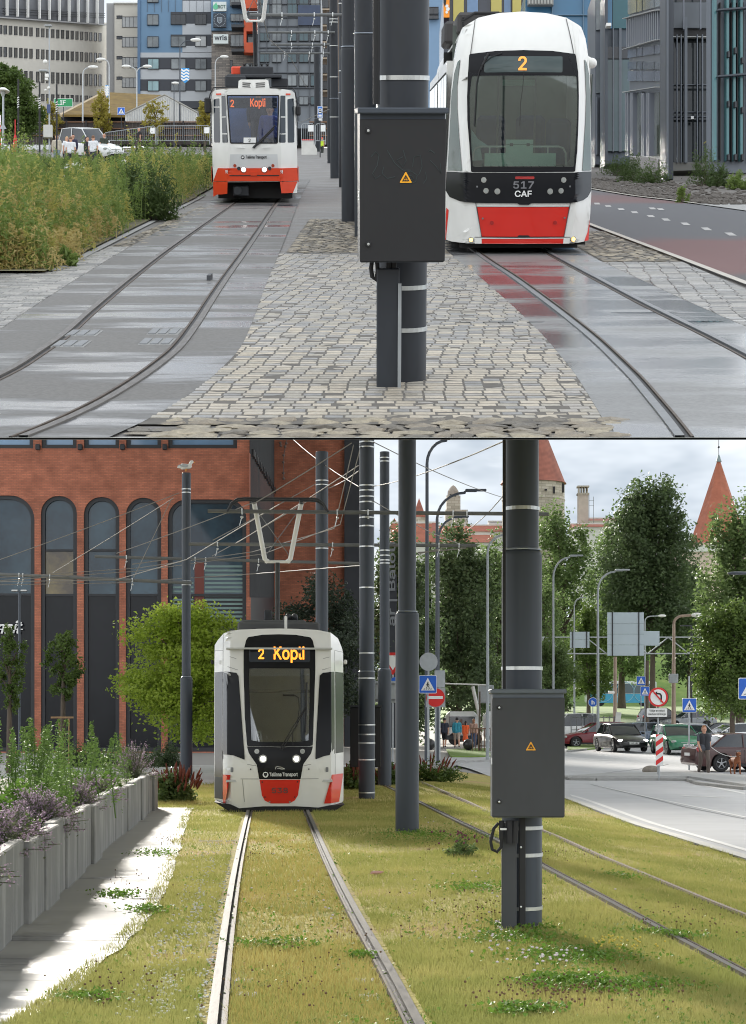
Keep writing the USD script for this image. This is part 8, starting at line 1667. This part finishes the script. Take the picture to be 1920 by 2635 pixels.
for z in (.4,1.0,1.8):put('fence_rail',MB().cyl((ux(1470,118),0,float(gz(ux(1500,118),118)) + z),(ux(1586,118),0,float(gz(ux(1586,118),118)) + z),.025,n=6),steel_dull,fn_)
pb_ = thing('paper_bag_banner','pale upright banner on the mesh fence','banner',(ux(1590,117.5),117.5,float(gz(ux(1590,117.5),117.5)))); put('cloth',MB().box((0,0,1.5),(.35,.03,1.3),0,0,R=rot(ry=.1)),white_dull,pb_); put('post',MB().cyl((-.1,.05,0),(-.1,.05,2.2),.03),galv,pb_)
for u,d,lab in ((1206,98,'dark round stone ball bollard before the walking people'),(1106,99,'dark round stone ball bollard half behind the dark lamp post')):
    b = thing('ball_bollard',lab,'bollard',(ux(u,d),d,0)); put('ball',MB().ball((0,0,.33),.31,3),mat('ball_black',C(38,38,40),.35,.1,6),b,smooth=True); put('foot',MB().lathe([(.16,0),(.14,.05),(0,.06)],n=14),dark_metal,b)
gt = thing('tree_guard','brown stake guard around a thin tree right of the walking people','tree guard',(ux(1240,97),97,0))
for k in range(8):put('stake',MB().cyl((-.5 + k * .16,.1 * (k % 2),0),(-.5 + k * .16,.1 * (k % 2),1.25),.025,n=6),mat('stake_brown',C(104,78,62),.8,.15,9),gt)
put('rail',MB().box((.05,0,1.2),(1.3,.05,.06)),mat('stake_brown',None),gt); put('thin_trunk',MB().cyl((-.1,.2,0),(-.1,.2,3.2),.05,n=8),bark,gt)
# people of the lower street
def lperson(label,u,d,rz,**k):x = ux(u,d); return person(label,(x,d,float(gz(x,d))),rz,**k)
lperson('person in dark clothes and shorts walking away on the left of the group',1144,109,2.9,h=1.78,top='charcoal',topc=(48,52,66),legc=(34,34,38),shorts=True,hair=(40,34,32),stride=.5); lperson('person in a turquoise jacket with backpack and beige shorts walking away',1176,109,3.2,h=1.80,top='turquoise',topc=(54,138,158),legc=(176,160,146),shorts=True,hair=(30,28,28),stride=.5,sleeves='long')
lperson('woman in a bright orange dress among the walking people',1198,114,3.0,h=1.6,top='orange',topc=(240,108,60),legc=(200,160,140),dress=True,hair=(40,32,30),hairlen=.12); lperson('person in a beige top and blue jeans right of the orange dress',1219,112,2.8,h=1.72,top='sand',topc=(180,146,130),legc=(92,106,140),hair=(140,96,66),hairlen=.1)
dm = 65.0
man = lperson('man in a grey shirt with a dark chest pack walking a brown dog',1812,dm,.15,h=1.74,top='slate',topc=(74,78,86),legc=(92,82,76),hair=(150,104,70),stride=.45,armL=(-.25,.15),armR=(.2,.5),vest=mat('pack_black',C(34,36,42),.7,.1,9),shoe=(60,60,60))
dogt = thing('dog','brown dog with a pale muzzle walking on a lead beside the man','dog',(ux(1892,dm),dm,float(gz(ux(1892,dm),dm))),-1.45)
fur = mat('dog_brown',C(128,76,46),.8,.15,12)
J = lambda x,y,z:np.array([x,y,z])
put('body',capsule_body([((J(.22,0,.50),.125),(J(-.05,0,.50),.115)),((J(-.05,0,.50),.11),(J(-.25,0,.51),.095)),((J(.25,0,.54),.10),(J(.37,0,.72),.075)),((J(.38,0,.74),.078),(J(.43,0,.75),.07)),((J(.43,0,.73),.05),(J(.55,0,.68),.034)),((J(-.30,0,.54),.03),(J(-.50,0,.68),.014))] +
    [e for s_ in (-1,1) for e in (((J(.24,s_ * .075,.46),.06),(J(.25 + s_ * .05,s_ * .08,.25),.036)),((J(.25 + s_ * .05,s_ * .08,.25),.034),(J(.24 + s_ * .07,s_ * .08,.04),.026)),((J(.24 + s_ * .07,s_ * .08,.035),.03),(J(.29 + s_ * .07,s_ * .08,.028),.026)),
     ((J(-.25,s_ * .08,.48),.075),(J(-.18 - s_ * .04,s_ * .085,.30),.048)),((J(-.18 - s_ * .04,s_ * .085,.30),.042),(J(-.33 - s_ * .04,s_ * .085,.20),.028)),((J(-.33 - s_ * .04,s_ * .085,.20),.028),(J(-.28 - s_ * .05,s_ * .085,.035),.025)),((J(-.28 - s_ * .05,s_ * .085,.035),.03),(J(-.23 - s_ * .05,s_ * .085,.028),.025)))],.025,5),fur,dogt,smooth=True)
put('ear',MB().ball((.37,.075,.75),.055,2,(.7,.35,1.25)),mat('dog_dark',C(88,50,34),.8,.1,12),dogt,smooth=True); put('ear',MB().ball((.37,-.075,.75),.055,2,(.7,.35,1.25)),mat('dog_dark',None),dogt,smooth=True); put('nose',MB().ball((.58,0,.69),.018,1),black_dull,dogt); put('muzzle',MB().ball((.53,0,.675),.04,2,(1.0,.95,.8)),mat('dog_pale',C(196,176,156),.8,.1,12),dogt,smooth=True); put('collar',MB().tube([(.31 + .08 * math.cos(a) * .5,.09 * math.sin(a),.63 + .05 * math.cos(a)) for a in np.linspace(0,6.28,16)],.012,5),black_dull,dogt)
g0 = float(gz(ux(1850,dm),dm)); a_,b_ = np.array([ux(1826,dm),dm - .25,g0 + 1.0]),np.array([ux(1892,dm),dm - .38,g0 + .66]); tt = np.linspace(0,1,12)[:,None]; Pq = a_ * (1 - tt) + b_ * tt; Pq[:,2] -= (4 * tt * (1 - tt))[:,0] * .12
put('dog_lead',MB().tube(Pq,.009,5),white_dull,label='pale dog lead between the man and the brown dog',cat='dog lead')

# ------------------------------------------------------------------ small things of the upper street
def ulamp(label,u,v_top,d,reach_px,side=1,rpx=2.2,mt=galv,**k):return lamp(label,up(ux(u,d),d,0),uh(v_top,d) - float(hs(d)),reach_px * d / F_PX,rpx * d / F_PX,mt,side,flat_head=False,**k)
lampw = mat('lamp_pale',C(176,180,182),.45,.06,4)
ulamp('pale lamp curving right before the cream office',213,173,186,14,1,2.2,lampw,sweep=.8,head=1.0); ulamp('pale lamp curving left before the corner of the cream office',281,153,187,10,-1,2.0,lampw,sweep=.8,head=.9); ulamp('pale double armed lamp before the narrow wing',352,171,188,16,1,1.8,lampw,sweep=.7,head=.9,double=True); ulamp('tall dark lamp with a blue shield banner before the blue flats',463,103,184,28,1,1.8,lamp_dark,sweep=.9,head=1.0); ulamp('pale lamp curving right beside the stone wall sign',554,146,184,13,1,1.6,lampw,sweep=.8,head=.8); ulamp('small lamp on a leaning arm before the white barn',448,214,181,-6,1,1.4,lamp_dark,sweep=.5,head=.7)
def banner(label,u0,u1,v0,v1,d,seed):
    t = thing('street_banner',label,'banner'); f = Face(d); a,b = f.q(u0,v1),f.q(u1,v0); P = Polygon([(a[0],a[2] + .35),((a[0] + b[0]) / 2,a[2]),(b[0],a[2] + .35),(b[0],b[2]),(a[0],b[2])]); put('cloth',MB().prism(P,d - .02,d),mat('banner_blue',C(62,146,208),.7,.05,2),t)
    for k in range(4):
        z = a[2] + (b[2] - a[2]) * (.22 + .2 * k); s_ = thick_line([(a[0],z + .15),((a[0] * 2 + b[0]) / 3,z - .05),((a[0] + 2 * b[0]) / 3,z + .12),(b[0],z - .05)],.16).intersection(P); put('white_wave',MB().prism(s_,d - .03,d - .022),sign_white,t)
banner('blue and white shield banner on the tall dark lamp',466,487,175,214,183.7,1); banner('small blue and white banner on the pale lamp before the office corner',271,280,219,252,186.6,2)
dl2 = 118; lm = thing('camera_mast','pale mast with cameras, floodlights and a grey box above the weeds','mast',up(ux(127,dl2),dl2,0)); k_ = lambda v:uh(v,dl2) - float(hs(dl2)); w_ = lambda p:p * dl2 / F_PX
put('post',MB().cyl((0,0,0),(0,0,k_(70)),w_(2.2),w_(1.6)),galv,lm); put('grey_box',MB().box((-w_(2),-.2,(k_(325) + k_(357)) / 2),(w_(23),.25,k_(325) - k_(357)),0,.02),mat('box_pale',C(184,184,178),.5,.05,3),lm)
for x,v,r in ((-10,160,6),(-9,233,3.2),(-1,227,4)):put('camera',MB().ball((w_(x),-.1,k_(v)),w_(r),2,(1,.8,.9)),white_dull,lm,smooth=True)
put('top_lamp',MB().box((-.05,-.1,k_(68)),(w_(18),.25,.1),0,.03).box((-w_(15),-.1,k_(184)),(w_(22),.3,w_(5)),0,.04),galv,lm); put('small_box',MB().box((-w_(5),-.15,k_(197)),(w_(9),.2,w_(9)),0,.02).box((-w_(6),-.15,k_(206)),(w_(8),.2,w_(6)),0,.02),white_dull,lm); put('blue_panel',MB().box((-w_(1),-.1,k_(281)),(w_(9),.06,w_(22))),mat('panel_navy',C(56,72,110),.5,.05,3),lm)
for u,vt,lab in ((47,204,'leftmost black post with white stripes in the weeds'),(102,210,'middle black post with white stripes in the weeds'),(146,217,'right black post with white stripes before the person in beige')):
    d = 92; t = thing('striped_post',lab,'post',up(ux(u,d),d,0)); hh = uh(vt,d) - float(hs(d)); put('post',MB().cyl((0,0,0),(0,0,hh),.045,n=12),black_dull,t)
    v0 = {47:250,102:252,146:262}[u]
    for k in range(5):put('white_band',MB().tube([(-.05,-.03,uh(v0 + k * 6 + 3,d) - float(hs(d))),(.05,-.03,uh(v0 + k * 6,d) - float(hs(d)))],.026,6),sign_white,t)
d = 86; t = thing('park_lamp','grey mushroom topped park lamp at the far left edge','street lamp',up(ux(8,d),d,0)); hh = uh(240,d) - float(hs(d)); put('post',MB().cyl((0,0,0),(0,0,hh),.06,.05),galv,t); put('globe',MB().lathe([(.06,hh - .15),(.12,hh + .05),(.10,hh + .12)],n=14),lamp_glass,t); put('cap',MB().lathe([(.0,hh + .26),(.14,hh + .24),(.3,hh + .12),(.30,hh + .08),(0,hh + .08)],n=20),white_dull,t)
t = thing('orange_board','orange board with a pale top cut by the left edge','board',up(ux(-6,88),88,0)); put('board',MB().box((0,0,1.0),(.32,.06,2.0),0,.01),tram_orange,t); put('pale_top',MB().box((0,0,2.25),(.32,.06,.5),0,.01),white_dull,t)
t = thing('red_post','thin red post with a red base in the weeds at the left','post',up(ux(39,90),90,0)); put('post',MB().cyl((0,0,0),(0,0,uh(300,90)),.022),sign_red,t); put('base',MB().lathe([(.09,0),(.09,uh(355,90)),(.05,uh(340,90)),(0,uh(338,90))],n=12),sign_red,t)
def uplate(label,u,v,d,w,h,fn):
    t = thing('road_sign',label,'road sign',up(ux(u,d),d,0)); z = uh(v,d) - float(hs(d)); put('post',MB().cyl((0,.06,0),(0,.06,z + h * .6),.04),dark_metal,t); fn(t,z); return t
uplate('small blue crossing sign above the fence before the mossy roof',312,286,180,.6,.6,crossing(.75)); 
def greensign(t,z):plate(t,rrect(-.95,-.42,.95,.42,.03),z,0,sign_white,'rim'); plate(t,rrect(-.91,-.38,.91,.38,.03),z,-.012,mat('sign_green',C(30,140,84),.4,.04,2),'face',.006); put('lettering',MB().text('LIF',(-.2,-.024,z),.42,.008,True,.9),sign_white,t)
uplate('green direction sign with white letters above the fence',163,264,182,2,.8,greensign)
def stopsign(t,z):plate(t,rrect(-.19,-.42,.19,.42,.02),z,0,sign_white,'rim'); plate(t,rrect(-.16,-.39,.16,.39,.02),z,-.012,mat('stop_blue',C(36,110,196),.4,.04,2),'face',.006); plate(t,rrect(-.12,-.08,.12,.24,.02),z,-.018,sign_white,'picture',.006); put('bus_mark',MB().box((0,-.03,z + .04),(.18,.006,.08)).box((0,-.03,z + .16),(.14,.006,.05)),sign_black,t); plate(t,rrect(-.12,-.34,.12,-.2,.02),z,-.018,sign_white,'strip',.006); plate(t,rrect(-.1,-.62,.1,-.46,.02),z,-.0,sign_white,'tab',.012)
uplate('blue and white stop sign right of the old tram',824,288,130,.4,.9,stopsign)
t = thing('grey_triangle_sign','grey back of a triangular sign at the far left','road sign',up(ux(8,85.5),85.5,0)); z = uh(325,85.5) - float(hs(85.5)); put('plate',MB().prism([(-.17,z - .13),(.17,z - .13),(0,z + .16)],-.03,-.01),galv,t); put('post',MB().cyl((0,0,0),(0,0,z + .1),.02),galv,t)
van = car('white pickup van with an open sided cab behind the people',(0,0,0),0,paint('white',None),4.6,1.8,1.95,'suv',name='van',M=slope_frame(ux(235,113),113,-.7) @ trimesh.transformations.translation_matrix([0,0,float(hs(113))]))
for a,b,v,lab in ((10,140,309,'long pale bus roof showing above the fence at the left'),(176,210,305,'white van roof showing above the fence'),(150,300,311,'row of pale car roofs showing above the fence')):
    d = 188; t = thing('vehicle_roof',lab,'vehicle',Face(d).q((a + b) / 2,v) * [1,1,0] + [0,0,SLOPE * d - EYE2 + EYE + float(hs(d))]); z = uh(v,d) - float(hs(d)); w = (b - a) * d / F_PX; put('body',MB().box((0,1.2,z / 2 - .0),(w,2.2,z),0,.2),paint('white',None),t)
    for k in range(max(2,int(w / 1.3))):put('window',MB().box((-w / 2 + .6 + k * 1.25,.08,z - .55),(.95,.05,.45)),car_glass,t)
def barrier(label,u0,u1,v0,v1,d):
    t = thing('crowd_barrier',label,'barrier'); f = Face(d); q = lambda u,v:f.q(u,v); r = .03
    put('frame',MB().tube([q(u0,372),q(u0,v0 + 5),q(u0 + 4,v0),q(u1 - 4,v1),q(u1,v1 + 5),q(u1,372)],r,6).tube([q(u0,362),q(u1,362)],r,6),galv,t)
    for k in range(1,int((u1 - u0) / 5)):u = u0 + k * 5; put('bar',MB().cyl(q(u,v0 + (v1 - v0) * (u - u0) / (u1 - u0)),q(u,362),.010,n=4),galv,t)
    put('notice',MB().box(q(u1 - 8,v1 + 12),(.42,.03,.5)),sign_white,t)
barrier('tall mesh barrier left of the walking man',268,400,341,324,150); barrier('tall mesh barrier behind the weeds left of the old tram',404,540,324,323,152); barrier('mesh barrier left piece right of the old tram',776,808,318,318,140); barrier('mesh barrier with a notice right of the old tram',812,838,318,318,141); barrier('low barrier behind the group of people',150,264,347,338,148)
t = thing('kiosk_block','pale grey concrete block right of the old tram','block',up(ux(796,150),150,0)); put('block',MB().box((0,.5,.4),(1.3,1,1.5),0,.03),concrete_pale,t); put('red_top',MB().box((0,.5,1.22),(1.3,1,.12),0,.02),tram_red,t)
for u,v,w,lab in ((190,432,58,'large white bag lying in the weeds'),(165,441,26,'smaller white bag beside the large white bag'),(318,412,22,'white sheet half hidden in the weeds'),(372,410,24,'white box half hidden in the weeds')):
    d = 47.0; t = thing('white_bag',lab,'bag',up(ux(u,d),d,0)); z = uh(v,d); put('bag',MB().ball((0,.1,z - .05),w * d / F_PX / 2,2,(1,.6,.85)),white_dull,t,smooth=True)
